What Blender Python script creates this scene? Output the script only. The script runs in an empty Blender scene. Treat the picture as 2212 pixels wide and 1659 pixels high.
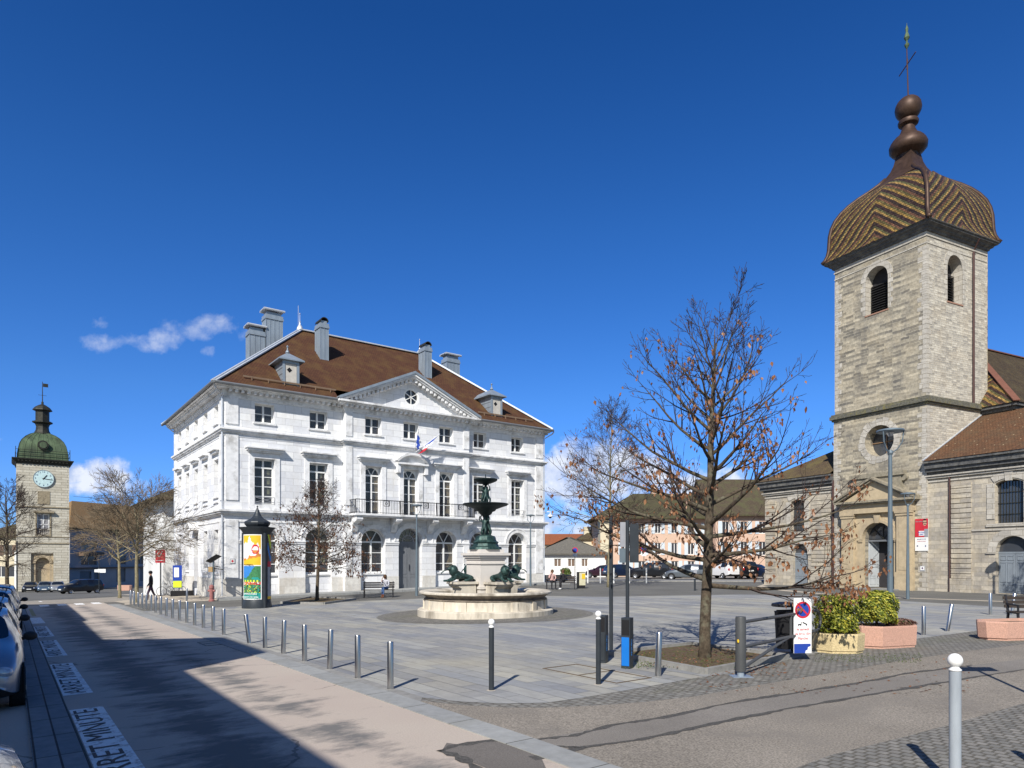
import bpy, bmesh, math, random
from mathutils import Vector, Matrix, Euler
from mathutils.geometry import tessellate_polygon
R = random.Random(7)
SC = bpy.context.scene
COL = SC.collection
rad = math.radians

# ---------------------------------------------------------------- camera
FPX, CX, CY, WPX = 1468.0, 1106.0, 1205.0, 2212.0      # principal point measured on the photograph
cam_d = bpy.data.cameras.new('camera')
cam_d.sensor_width = 36; cam_d.lens = 36 * FPX / WPX
cam_d.shift_y = (CY - 829.5) / WPX
cam_d.clip_start = 0.05; cam_d.clip_end = 6000
cam = bpy.data.objects.new('camera', cam_d); COL.objects.link(cam)
cam.location = (0, 0, 0); cam.rotation_euler = (rad(90), 0, 0)
SC.camera = cam

# ---------------------------------------------------------------- world, sun, exposure
SUN_EL = rad(38.5)
SDX, SDY = 0.300, 0.954                                   # ground direction in which shadows fall
w = bpy.data.worlds.new("World"); SC.world = w; w.use_nodes = True
nt = w.node_tree; nt.nodes.clear()
def N_(nt, t, **k):
    n = nt.nodes.new(t)
    for a, b in k.items():
        if a == 'inp':
            for i, v in b.items(): n.inputs[i].default_value = v
        else: setattr(n, a, b)
    return n
out = N_(nt, 'ShaderNodeOutputWorld'); bg = N_(nt, 'ShaderNodeBackground')
sky = N_(nt, 'ShaderNodeTexSky', sky_type='NISHITA', sun_disc=False, sun_elevation=SUN_EL)
sky.sun_rotation = math.atan2(-SDX, -SDY) % (2 * math.pi)
sky.altitude = 500; sky.air_density = 1.0; sky.dust_density = 0.6; sky.ozone_density = 3.0
hs = N_(nt, 'ShaderNodeHueSaturation', inp={'Saturation': 1.22, 'Value': 1.0})
L = nt.links.new
L(sky.outputs[0], hs.inputs['Color'])
tc = N_(nt, 'ShaderNodeTexCoord'); sp = N_(nt, 'ShaderNodeSeparateXYZ'); L(tc.outputs['Generated'], sp.inputs[0])
def m_(op, a, b=None, c=None, clamp=False, nt=nt):
    n = nt.nodes.new('ShaderNodeMath'); n.operation = op; n.use_clamp = clamp
    for i, v in enumerate((a, b, c)):
        if v is None: continue
        if isinstance(v, (int, float)): n.inputs[i].default_value = v
        else: nt.links.new(v, n.inputs[i])
    return n.outputs[0]
ax = m_('DIVIDE', sp.outputs[0], m_('MAXIMUM', sp.outputs[1], 0.02)); az = m_('DIVIDE', sp.outputs[2], m_('MAXIMUM', sp.outputs[1], 0.02))
cb = N_(nt, 'ShaderNodeCombineXYZ'); L(ax, cb.inputs[0]); L(az, cb.inputs[1])
n1 = N_(nt, 'ShaderNodeTexNoise', inp={'Scale': 22.0, 'Detail': 8.0, 'Roughness': 0.62}); L(cb.outputs[0], n1.inputs['Vector'])
n2 = N_(nt, 'ShaderNodeTexNoise', inp={'Scale': 7.0, 'Detail': 3.0}); L(cb.outputs[0], n2.inputs['Vector'])
mask = None
# small cumulus low over the roofs: centre (x, z) and radii in tangent space, strength
for cx, cz, rx, rz, st in [(-0.445, 0.342, .045, .020, .85), (-0.475, 0.335, .045, .022, .85), (-0.505, .322, .045, .018, .80), (-0.53, .312, .045, .015, .75), (-0.565, 0.318, .045, .015, .75), (-0.605, .318, .040, .015, .75), (-0.605, .345, .020, .012, .58), (-0.45, .305, .018, .012, .58), (-.39, .33, .02, .02, .4),
                           (-.85, .175, .12, .014, .6), (-0.655, 0.123, .045, .022, 1.1), (-0.60, .122, .045, .026, 1.2), (-0.62, .105, .10, .018, .8), (-.48, .135, .02, .008, .5),
                           (.06, .125, .045, .030, .95), (.115, .135, .06, .045, 1.5), (.17, .125, .07, .04, 1.5), (.05, .05, .05, .024, .95), (.10, .105, .10, .035, 1.0), (.24, .11, .09, .035, .9), (.33, .115, .07, .03, .7), (.12, .038, .12, .026, .8),
                           (.30, .09, .07, .03, .8), (.15, .185, .03, .010, .3), (1.1, .2, .25, .05, .9), (-1.3, .25, .3, .06, .8)]:
    dx = m_('DIVIDE', m_('SUBTRACT', ax, cx), rx * 1.35); dz = m_('DIVIDE', m_('SUBTRACT', az, cz), rz * 1.35)
    e = m_('SUBTRACT', 1.0, m_('SQRT', m_('ADD', m_('MULTIPLY', dx, dx), m_('MULTIPLY', dz, dz))), clamp=True)
    e = m_('MULTIPLY', e, st)
    mask = e if mask is None else m_('MAXIMUM', mask, e)
dens = m_('MULTIPLY', m_('SUBTRACT', m_('ADD', mask, m_('MULTIPLY', m_('SUBTRACT', n1.outputs[0], .5), 1.5)), .28), 2.2, clamp=True)
dens = m_('MULTIPLY', dens, m_('GREATER_THAN', mask, 0.001)); dens = m_('MULTIPLY', dens, m_('SUBTRACT', 1.0, m_('MULTIPLY', m_('GREATER_THAN', az, .24), .55)))
dens = m_('MULTIPLY', m_('MULTIPLY', dens, m_('MULTIPLY', mask, 3.2, clamp=True)), .88)
cc = N_(nt, 'ShaderNodeMixRGB'); cc.inputs[1].default_value = (4.2, 5.3, 8.0, 1); cc.inputs[2].default_value = (9.2, 9.5, 10.2, 1)
L(m_('MULTIPLY', m_('SUBTRACT', n1.outputs[0], .38), 4.0, clamp=True), cc.inputs[0])
tr_ = N_(nt, 'ShaderNodeValToRGB'); L(sp.outputs[2], tr_.inputs[0]); te = tr_.color_ramp.elements
while len(te) < 5: te.new(.5)
for i_, (p_, c_) in enumerate([(0., (.40, .74, 1.62)), (.10, (.50, .82, 1.52)), (.22, (.57, .90, 1.40)), (.43, (.46, .84, 1.30)), (.62, (.31, .70, 1.15))]): te[i_].position = p_; te[i_].color = (c_[0] / 2, c_[1] / 2, c_[2] / 2, 1)
fw_ = N_(nt, 'ShaderNodeMapRange', inp={1: -.45, 2: .15}); fw_.interpolation_type = 'SMOOTHSTEP'; L(sp.outputs[1], fw_.inputs[0])
dbl = N_(nt, 'ShaderNodeMixRGB', blend_type='MULTIPLY'); dbl.inputs[0].default_value = 1; L(hs.outputs[0], dbl.inputs[1]); L(tr_.outputs[0], dbl.inputs[2])
db2 = N_(nt, 'ShaderNodeVectorMath', operation='SCALE'); db2.inputs['Scale'].default_value = 2.0; L(dbl.outputs[0], db2.inputs[0])
hs2 = N_(nt, 'ShaderNodeMixRGB'); L(fw_.outputs[0], hs2.inputs[0]); L(hs.outputs[0], hs2.inputs[1]); L(db2.outputs[0], hs2.inputs[2]); hs = hs2
mx = N_(nt, 'ShaderNodeMixRGB'); L(dens, mx.inputs[0]); L(hs.outputs[0], mx.inputs[1]); L(cc.outputs[0], mx.inputs[2])
L(mx.outputs[0], bg.inputs[0]); bg.inputs[1].default_value = 0.078; L(bg.outputs[0], out.inputs[0])

sl = bpy.data.lights.new('sun', 'SUN'); sl.energy = 4.4; sl.angle = rad(0.55); sl.color = (1.0, 0.955, 0.88)
so = bpy.data.objects.new('sun', sl); COL.objects.link(so)
Ld = Vector((SDX * math.cos(SUN_EL), SDY * math.cos(SUN_EL), -math.sin(SUN_EL)))
so.rotation_euler = Ld.to_track_quat('-Z', 'Y').to_euler(); so.location = (-20, -40, 50)
SC.view_settings.view_transform = 'Standard'; SC.view_settings.look = 'None'
SC.view_settings.exposure = 0.40; SC.view_settings.gamma = 1; SC.view_settings.use_curve_mapping = False
SC.cycles.max_bounces = 6; SC.cycles.transparent_max_bounces = 12; SC.cycles.sample_clamp_indirect = 6

# ---------------------------------------------------------------- ground shape and helpers
def g(X, Y):                           # the square is nearly flat and falls away beyond the end of the street
    return -2.03 - .0015 * Y + (.004 * min(X, 60) if X > 0 else .022 * max(X, -40)) - .0257 * min(150, max(0, -.595 * X + .804 * Y - 50))
def gp(u, v):                         # a point of the ground, from where it is seen in the photograph
    a = (u - CX) / FPX; b = (v - CY) / FPX; Y = 2.05 / b
    for _ in range(60): Y = -g(a * Y, Y) / b
    return Vector((a * Y, Y, g(a * Y, Y)))
DN = Vector((.804, .595, 0)); DD = Vector((-.595, .804, 0))    # across / along the street
def ST(s, t, z=0):                     # street frame to world, on the ground
    p = DD * s + DN * t; return Vector((p.x, p.y, g(p.x, p.y) + z))
ANG = math.atan2(.595, .804)

def link(o, parent=None):
    COL.objects.link(o)
    if parent is not None: o.parent = parent
    return o
def empty(name, loc, rz=0, label=None, cat=None, group=None, kind=None):
    o = bpy.data.objects.new(name, None); COL.objects.link(o); o.location = loc; o.rotation_euler = (0, 0, rz); o.empty_display_size = .3
    tag(o, label, cat, group, kind); return o
def tag(o, label=None, cat=None, group=None, kind=None):
    if label: o['label'] = label
    if cat: o['category'] = cat
    if group: o['group'] = group
    if kind: o['kind'] = kind
    return o
def copy_tree(o, parent=None):
    c = o.copy(); COL.objects.link(c); c.parent = parent
    for ch in list(o.children): copy_tree(ch, c)
    return c

class MB:
    def __init__(s): s.v = []; s.f = []; s.m = []; s.M = Matrix(); s.uv = None
    def add(s, vs, fs, mi=0):
        o = len(s.v); s.v += [s.M @ Vector(p) for p in vs]
        s.f += [tuple(i + o for i in f) for f in fs]; s.m += [mi] * len(fs)
    def box(s, x0, x1, y0, y1, z0, z1, mi=0):
        s.add([(x0, y0, z0), (x1, y0, z0), (x1, y1, z0), (x0, y1, z0), (x0, y0, z1), (x1, y0, z1), (x1, y1, z1), (x0, y1, z1)],
              [(0, 3, 2, 1), (4, 5, 6, 7), (0, 1, 5, 4), (1, 2, 6, 5), (2, 3, 7, 6), (3, 0, 4, 7)], mi)
    def bar(s, a, b, wx, wy=None, mi=0, up=(0, 0, 1)):            # rectangular bar between two points
        a = Vector(a); b = Vector(b); d = (b - a).normalized(); wy = wy or wx
        u = d.cross(Vector(up));
        if u.length < 1e-4: u = d.cross(Vector((1, 0, 0)))
        u.normalize(); v = u.cross(d); q = []
        for p in (a, b):
            for sx, sy in ((-1, -1), (1, -1), (1, 1), (-1, 1)): q.append(p + u * sx * wx / 2 + v * sy * wy / 2)
        s.add(q, [(0, 1, 2, 3), (7, 6, 5, 4), (0, 4, 5, 1), (1, 5, 6, 2), (2, 6, 7, 3), (3, 7, 4, 0)], mi)
    def prism(s, poly, z0, z1, mi=0):                          # vertical extrusion of an xy polygon
        n = len(poly); s.add([(p[0], p[1], z0) for p in poly] + [(p[0], p[1], z1) for p in poly],
            [tuple(range(n))[::-1], tuple(range(n, 2 * n))] + [(i, (i + 1) % n, n + (i + 1) % n, n + i) for i in range(n)], mi)
    def extr(s, pts, vec, mi=0):                               # any planar polygon swept along vec
        n = len(pts); vec = Vector(vec); s.add([Vector(p) for p in pts] + [Vector(p) + vec for p in pts],
            [tuple(range(n))[::-1], tuple(range(n, 2 * n))] + [(i, (i + 1) % n, n + (i + 1) % n, n + i) for i in range(n)], mi)
    def tube(s, path, rads, n=8, mi=0, cap=True):
        if not hasattr(rads, '__len__'): rads = [rads] * len(path)
        path = [Vector(p) for p in path]; o = []; pu = None
        for i, p in enumerate(path):
            d = (path[min(i + 1, len(path) - 1)] - path[max(i - 1, 0)]).normalized()
            if pu is None:
                pu = d.cross(Vector((0, 0, 1)))
                if pu.length < .05: pu = d.cross(Vector((1, 0, 0)))
            u = (pu - d * pu.dot(d)).normalized(); v = d.cross(u); pu = u
            o += [p + (u * math.cos(2 * math.pi * k / n) + v * math.sin(2 * math.pi * k / n)) * rads[i] for k in range(n)]
        f = [(i * n + k, i * n + (k + 1) % n, (i + 1) * n + (k + 1) % n, (i + 1) * n + k) for i in range(len(path) - 1) for k in range(n)]
        if cap: f += [tuple(range(n))[::-1], tuple(range((len(path) - 1) * n, len(path) * n))]
        s.add(o, f, mi)
    def lathe(s, prof, n=24, c=(0, 0, 0), mi=0, a0=0, a1=2 * math.pi, cap=True):
        full = abs(a1 - a0 - 2 * math.pi) < 1e-6; k = n if full else n + 1; o = []
        for r, z in prof:
            for i in range(k):
                a = a0 + (a1 - a0) * i / n; o.append((c[0] + r * math.cos(a), c[1] + r * math.sin(a), c[2] + z))
        f = []
        for j in range(len(prof) - 1):
            for i in range(n):
                i2 = (i + 1) % k if full else i + 1
                f.append((j * k + i, j * k + i2, (j + 1) * k + i2, (j + 1) * k + i))
        if cap and full: f += [tuple(range(k))[::-1], tuple(range((len(prof) - 1) * k, len(prof) * k))]
        s.add(o, f, mi)
    def ball(s, c, r, n=12, mi=0, sz=1.0):
        s.lathe([(max(1e-4, r * math.sin(math.pi * i / n)), -r * sz * math.cos(math.pi * i / n)) for i in range(n + 1)], n * 2, c, mi, cap=False)
    def panel(s, outer, holes, y0, depth, mi=0, mr=None, back=None):
        """wall skin in the local xz plane at y0 facing -y, polygon holes with reveals depth deep; back = material of the closing face"""
        polys = [[Vector((x, z, 0)) for x, z in outer]] + [[Vector((x, z, 0)) for x, z in h] for h in holes]
        flat = [p for q in polys for p in q]
        tr = tessellate_polygon(polys)
        s.add([(p.x, y0, p.y) for p in flat], [t for t in tr], mi)
        for h in holes:
            n = len(h)
            s.add([(x, y0, z) for x, z in h] + [(x, y0 + depth, z) for x, z in h], [(i, (i + 1) % n, n + (i + 1) % n, n + i) for i in range(n)], mi if mr is None else mr)
            if back is not None: s.add([(x, y0 + depth, z) for x, z in h], [tuple(range(n))], back)
    def build(s, name, mats, parent=None, smooth=False, recalc=True, uvf=None, kind=None, merge=False):
        me = bpy.data.meshes.new(name); me.from_pydata([tuple(p) for p in s.v], [], s.f)
        if not isinstance(mats, (list, tuple)): mats = [mats]
        for m in mats: me.materials.append(m)
        me.polygons.foreach_set('material_index', s.m)
        if recalc or merge:
            bm = bmesh.new(); bm.from_mesh(me)
            if merge: bmesh.ops.remove_doubles(bm, verts=bm.verts, dist=1e-4)
            bmesh.ops.recalc_face_normals(bm, faces=bm.faces); bm.to_mesh(me); bm.free()
        if smooth: me.polygons.foreach_set('use_smooth', [True] * len(me.polygons))
        me.update(); uvl = me.uv_layers.new(name='UVMap').data
        for p in me.polygons:
            n = p.normal
            if abs(n.z) > .95 or (n.x == 0 and n.y == 0): t = Vector((1, 0, 0)); b = Vector((0, 1, 0))
            else: t = Vector((-n.y, n.x, 0)).normalized(); b = n.cross(t)
            for li in p.loop_indices:
                co = me.vertices[me.loops[li].vertex_index].co
                uvl[li].uv = uvf(co, n) if uvf else (co.dot(t), co.dot(b))
        o = bpy.data.objects.new(name, me); link(o, parent)
        if kind: o['kind'] = kind
        if smooth == 'auto':
            pass
        return o
def auto_smooth(o, ang=40):
    bm = bmesh.new(); bm.from_mesh(o.data)
    for e in bm.edges:
        if len(e.link_faces) == 2: e.smooth = e.calc_face_angle(0) < rad(ang)
    for f in bm.faces: f.smooth = True
    bm.to_mesh(o.data); bm.free(); return o
def arc(cx, cz, r, a0, a1, n=14): return [(cx + r * math.cos(rad(a0 + (a1 - a0) * i / n)), cz + r * math.sin(rad(a0 + (a1 - a0) * i / n))) for i in range(n + 1)]
def archhole(cx, hw, z0, zs, n=14): return [(cx + hw, z0)] + arc(cx, zs, hw, 0, 180, n) + [(cx - hw, z0)]
def recthole(x0, x1, z0, z1): return [(x0, z0), (x1, z0), (x1, z1), (x0, z1)]
def text(name, txt, size, mat, parent, M, ext=0.003, align='CENTER', sx=1.0):
    cu = bpy.data.curves.new(name, 'FONT'); cu.body = txt; cu.size = size; cu.extrude = ext; cu.align_x = align; cu.align_y = 'CENTER'; cu.resolution_u = 2
    tmp = bpy.data.objects.new('tmp', cu); COL.objects.link(tmp)
    dg = bpy.context.evaluated_depsgraph_get(); me = bpy.data.meshes.new_from_object(tmp.evaluated_get(dg))
    bpy.data.objects.remove(tmp); me.materials.clear(); me.materials.append(mat); me.name = name
    o = bpy.data.objects.new(name, me); link(o, parent); o.matrix_local = M @ Matrix.Diagonal((sx, 1, 1, 1)); return o
FACE_Y = Matrix.Rotation(rad(90), 4, 'X')        # text readable from -y

def split_pieces(o, pad=.03):
    """one object per cluster of touching pieces, same name and parent"""
    me = o.data; n = len(me.vertices); par = list(range(n))
    def fd(a):
        while par[a] != a: par[a] = par[par[a]]; a = par[a]
        return a
    for p in me.polygons:
        v = p.vertices
        for b in v[1:]: par[fd(b)] = fd(v[0])
    isl = {}
    for i in range(n): isl.setdefault(fd(i), []).append(i)
    bx = []
    for k, vs in isl.items():
        cs = [me.vertices[i].co for i in vs]; bx.append([k, [min(c[j] for c in cs) - pad for j in range(3)], [max(c[j] for c in cs) + pad for j in range(3)]])
    cl = {b[0]: b[0] for b in bx}
    def fc(a):
        while cl[a] != a: a = cl[a]
        return a
    for i in range(len(bx)):
        for j in range(i):
            if all(bx[i][1][q] <= bx[j][2][q] and bx[j][1][q] <= bx[i][2][q] for q in range(3)): cl[fc(bx[i][0])] = fc(bx[j][0])
    roots = sorted({fc(b[0]) for b in bx})
    if len(roots) < 2: return [o]
    uv = me.uv_layers[0].data if me.uv_layers else None; out = []; store = {r: ([], {}, [], [], [], []) for r in roots}
    for p in me.polygons:
        vs, mp, fs, mi, uvs, sm = store[fc(fd(p.vertices[0]))]; f = []
        for vi, li in zip(p.vertices, p.loop_indices):
            if vi not in mp: mp[vi] = len(vs); vs.append(tuple(me.vertices[vi].co))
            f.append(mp[vi]); uvs.append(tuple(uv[li].uv) if uv else (0, 0))
        fs.append(f); mi.append(p.material_index); sm.append(p.use_smooth)
    for r in roots:
        vs, mp, fs, mi, uvs, sm = store[r]; m2 = bpy.data.meshes.new(me.name); m2.from_pydata(vs, [], fs)
        for m in me.materials: m2.materials.append(m)
        m2.polygons.foreach_set('material_index', mi); m2.polygons.foreach_set('use_smooth', sm); l = m2.uv_layers.new(name='UVMap').data
        for i, q in enumerate(uvs): l[i].uv = q
        q = bpy.data.objects.new(o.name.split('.')[0], m2); link(q, o.parent); q.matrix_local = o.matrix_local.copy(); out.append(q)
    for c in list(o.children): c.parent = out[0]
    bpy.data.objects.remove(o); return out
# ---------------------------------------------------------------- materials
MATS = {}
def base_mat(name, rough=.8, metal=0.0, spec=.3):
    m = bpy.data.materials.new(name); m.use_nodes = True; nt = m.node_tree; b = nt.nodes['Principled BSDF']
    b.inputs['Roughness'].default_value = rough; b.inputs['Metallic'].default_value = metal; b.inputs['Specular IOR Level'].default_value = spec
    MATS[name] = m; return m, nt, b
def c4(c): return (c[0], c[1], c[2], 1)
def coords(nt, kind='Object', scale=(1, 1, 1)):
    t = N_(nt, 'ShaderNodeTexCoord'); mp = N_(nt, 'ShaderNodeMapping'); mp.inputs['Scale'].default_value = scale
    nt.links.new(t.outputs[kind], mp.inputs['Vector']); return mp.outputs[0]
def mixc(nt, f, a, b, mode='MIX'):
    n = nt.nodes.new('ShaderNodeMixRGB'); n.blend_type = mode
    for i, v in enumerate((f, a, b)):
        if isinstance(v, (int, float)): n.inputs[i].default_value = v
        elif isinstance(v, tuple): n.inputs[i].default_value = c4(v)
        else: nt.links.new(v, n.inputs[i])
    return n.outputs[0]
def noise(nt, vec, scale, detail=4, rough=.55, dist=0):
    n = N_(nt, 'ShaderNodeTexNoise', inp={'Scale': scale, 'Detail': detail, 'Roughness': rough, 'Distortion': dist}); nt.links.new(vec, n.inputs['Vector']); return n.outputs[0]
def ramp(nt, f, stops, interp='LINEAR'):
    n = nt.nodes.new('ShaderNodeValToRGB'); n.color_ramp.interpolation = interp; nt.links.new(f, n.inputs[0]); e = n.color_ramp.elements
    while len(e) < len(stops): e.new(.5)
    for i, (p, c) in enumerate(stops):
        e[i].position = p; e[i].color = c4(c) if isinstance(c, tuple) else (c, c, c, 1)
    return n.outputs[0]
def bump(nt, b, h, dist=.01, strength=.6):
    n = N_(nt, 'ShaderNodeBump', inp={'Distance': dist, 'Strength': strength}); nt.links.new(h, n.inputs['Height']); nt.links.new(n.outputs[0], b.inputs['Normal'])
def plain(name, col, rough=.6, metal=0, var=.12, scale=4, spec=.3, bmp=0, stain=None, streak=False, kind='Object'):
    m, nt, b = base_mat(name, rough, metal, spec); v = coords(nt, kind, (1, 1, .25) if streak else (1, 1, 1))
    n = noise(nt, v, scale, 5, .6)
    c = mixc(nt, ramp(nt, n, [(.3, 0.), (.72, 1.)]), tuple(x * (1 - var) for x in col), tuple(min(1, x * (1 + var)) for x in col))
    if stain: c = mixc(nt, ramp(nt, noise(nt, v, scale * .35, 6, .65), [(.5, 0.), (.68, stain[1])]), c, stain[0])
    nt.links.new(c, b.inputs['Base Color'])
    if bmp: bump(nt, b, noise(nt, v, scale * 6, 4), bmp)
    return m
def masonry(name, c1, c2, mortar, bw, rh, ms=.012, rough=.9, distort=.0, stain=None, bmp=.012, tint=None, off=.5, squash=1, nvar=.18, mbias=0):
    m, nt, b = base_mat(name, rough, 0, .2); v = coords(nt, 'UV')
    if distort:
        nn = N_(nt, 'ShaderNodeTexNoise', inp={'Scale': 1.6, 'Detail': 3}); nt.links.new(v, nn.inputs['Vector'])
        va = N_(nt, 'ShaderNodeVectorMath', operation='SCALE'); va.inputs['Scale'].default_value = distort
        vs = N_(nt, 'ShaderNodeVectorMath', operation='SUBTRACT'); vs.inputs[1].default_value = (.5, .5, .5)
        nt.links.new(nn.outputs['Color'], vs.inputs[0]); nt.links.new(vs.outputs[0], va.inputs[0])
        ad = N_(nt, 'ShaderNodeVectorMath', operation='ADD'); nt.links.new(v, ad.inputs[0]); nt.links.new(va.outputs[0], ad.inputs[1]); vb = ad.outputs[0]
    else: vb = v
    br = N_(nt, 'ShaderNodeTexBrick', offset=off, squash=squash); nt.links.new(vb, br.inputs['Vector'])
    br.inputs['Scale'].default_value = 1; br.inputs['Brick Width'].default_value = bw; br.inputs['Row Height'].default_value = rh; br.inputs['Mortar Size'].default_value = ms; br.inputs['Mortar Smooth'].default_value = .25
    br.inputs['Bias'].default_value = mbias
    br.inputs['Color1'].default_value = c4(c1); br.inputs['Color2'].default_value = c4(c2); br.inputs['Mortar'].default_value = c4(mortar)
    c = br.outputs['Color']
    nz = noise(nt, v, 5.5, 6, .65); c = mixc(nt, 1.0, c, ramp(nt, nz, [(.25, 1 - nvar), (.75, 1 + nvar * .6)]), 'MULTIPLY')
    if tint: c = mixc(nt, ramp(nt, noise(nt, v, .9, 4, .6), [(.45, 0.), (.7, tint[1])]), c, tint[0])
    if stain: c = mixc(nt, ramp(nt, noise(nt, coords(nt, 'UV', (1, .35, 1)), .8, 7, .68), [(.5, 0.), (.72, stain[1])]), c, stain[0])
    nt.links.new(c, b.inputs['Base Color'])
    h = mixc(nt, .5, ramp(nt, br.outputs['Fac'], [(0., 1.), (1., 0.)]), nz); bump(nt, b, h, bmp, .8)
    return m
def glassy(name, col=(.02, .025, .03), alpha=.55):
    m = bpy.data.materials.new(name); m.use_nodes = True; nt = m.node_tree; b = nt.nodes['Principled BSDF']
    b.inputs['Base Color'].default_value = c4(col); b.inputs['Roughness'].default_value = .04; b.inputs['Specular IOR Level'].default_value = .9
    if alpha < 1:
        tr = N_(nt, 'ShaderNodeBsdfTransparent'); mxs = N_(nt, 'ShaderNodeMixShader'); mxs.inputs[0].default_value = alpha
        nt.links.new(tr.outputs[0], mxs.inputs[1]); nt.links.new(b.outputs[0], mxs.inputs[2]); nt.links.new(mxs.outputs[0], nt.nodes['Material Output'].inputs[0])
    MATS[name] = m; return m
M = {}
M['white'] = masonry('white_limestone', (.87, .87, .86), (.66, .67, .70), (.52, .52, .52), 1.05, .42, .011, .8, 0, ((.56, .51, .43), .38), .008, ((.62, .63, .67), .25), nvar=.10)
M['trim'] = plain('white_stone_trim', (.78, .78, .78), .8, var=.12, scale=3.5, stain=((.36, .35, .33), .75))
M['base_stone'] = masonry('stained_base_stone', (.70, .68, .63), (.62, .60, .56), (.5, .48, .44), .9, .45, .008, .85, 0, ((.42, .36, .28), .55), .008)
M['zinc'] = plain('zinc_sheet', (.30, .35, .40), .42, .35, var=.15, scale=3, streak=True)
M['zinc_light'] = plain('pale_zinc_sheet', (.55, .58, .62), .4, .3, var=.1, scale=3)
M['gutter'] = plain('grey_gutter_metal', (.20, .21, .22), .5, .3)
M['frame'] = plain('white_window_paint', (.80, .80, .78), .5, var=.04)
M['glass'] = glassy('window_glass', (.09, .095, .11), .55)
M['pane'] = glassy('opaque_pane', (.05, .055, .065), 1)
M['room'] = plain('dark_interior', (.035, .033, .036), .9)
M['curtain'] = plain('yellow_curtain', (.55, .42, .18), .8, var=.35, scale=6)
M['blind'] = plain('grey_blind', (.30, .30, .32), .8, var=.15)
M['door_grey'] = plain('grey_door_paint', (.16, .17, .185), .55, var=.12, streak=True)
M['iron'] = plain('black_iron', (.025, .025, .03), .45, .4, var=.2)
M['steel'] = plain('brushed_steel', (.55, .54, .53), .28, 1.0, var=.1, scale=12, streak=True)
M['lamp_grey'] = plain('lamp_post_grey', (.13, .17, .20), .5, .2, var=.1)
M['anth'] = plain('anthracite_paint', (.035, .042, .05), .45, .1, var=.2)
M['ballwhite'] = plain('white_paint', (.85, .85, .83), .4, var=.03)
M['bronze'] = plain('green_bronze', (.024, .052, .048), .5, .3, var=.5, scale=14, stain=((.10, .19, .165), .5))
M['bronze_dark'] = plain('dark_bronze', (.018, .03, .03), .5, .3, var=.4, scale=7)
M['wood_bench'] = plain('dark_bench_wood', (.045, .035, .03), .6, var=.3, scale=8)
M['bark_dark'] = plain('oak_bark', (.085, .065, .045), .95, var=.55, scale=14, bmp=.02, stain=((.20, .20, .14), .7))
M['bark_pale'] = plain('pale_bark', (.22, .19, .12), .95, var=.4, scale=8, bmp=.01, stain=((.30, .29, .18), .6))
M['twig'] = plain('twig_bark', (.05, .035, .03), .9, var=.3)
M['twig_pale'] = plain('pale_twig_bark', (.17, .13, .085), .9, var=.4, scale=2)
M['black'] = plain('matte_black', (.012, .012, .014), .6)
M['red'] = plain('red_paint', (.55, .03, .05), .45, var=.08)
M['blue'] = plain('blue_paint', (.02, .06, .35), .45, var=.06)
M['bblue'] = plain('bright_blue_paint', (.01, .16, .55), .4, var=.06)
M['yellow'] = plain('yellow_paint', (.75, .48, .03), .5, var=.08)
M['lime'] = plain('lime_yellow_paint', (.62, .75, .04), .5, var=.05)
M['green'] = plain('green_print', (.05, .20, .08), .5, var=.4, scale=15)
M['teal'] = plain('teal_print', (.02, .30, .26), .5, var=.08)
M['orange'] = plain('orange_print', (.60, .22, .05), .5, var=.25, scale=15)
M['skyblue'] = plain('sky_blue_print', (.04, .22, .60), .5, var=.1)
M['navy'] = plain('navy_paint', (.015, .03, .14), .5, var=.08)
M['purple'] = plain('purple_print', (.10, .05, .14), .5, var=.08)
M['pgrey'] = plain('grey_print', (.30, .31, .34), .5, var=.1)
M['skin'] = plain('skin', (.52, .31, .22), .6, var=.05)
M['hair'] = plain('brown_hair', (.09, .045, .02), .7, var=.2, scale=20)
M['jeans'] = plain('blue_denim', (.06, .11, .24), .85, var=.2, scale=20)
M['shirt'] = plain('pale_shirt', (.50, .50, .55), .85, var=.1)
M['blackcloth'] = plain('black_cloth', (.018, .018, .022), .9)
M['boots'] = plain('brown_leather', (.16, .06, .03), .6)
M['tyre'] = plain('tyre_rubber', (.016, .016, .017), .8)
M['rim'] = plain('alloy_rim', (.40, .41, .43), .35, .8)
M['carglass'] = glassy('car_glass', (.012, .016, .02), 1)
M['lens'] = plain('headlight_lens', (.55, .58, .62), .1, .3, var=.3, scale=10)
M['redlens'] = plain('tail_light_lens', (.35, .02, .02), .2)
M['trim_black'] = plain('black_plastic', (.02, .02, .022), .6)
M['plate'] = plain('number_plate', (.75, .75, .72), .5)
def paint(name, col, metal=.3):
    m, nt, b = base_mat(name, .28, metal, .5); b.inputs['Base Color'].default_value = c4(col); b.inputs['Coat Weight'].default_value = .7; b.inputs['Coat Roughness'].default_value = .05; return m
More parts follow.
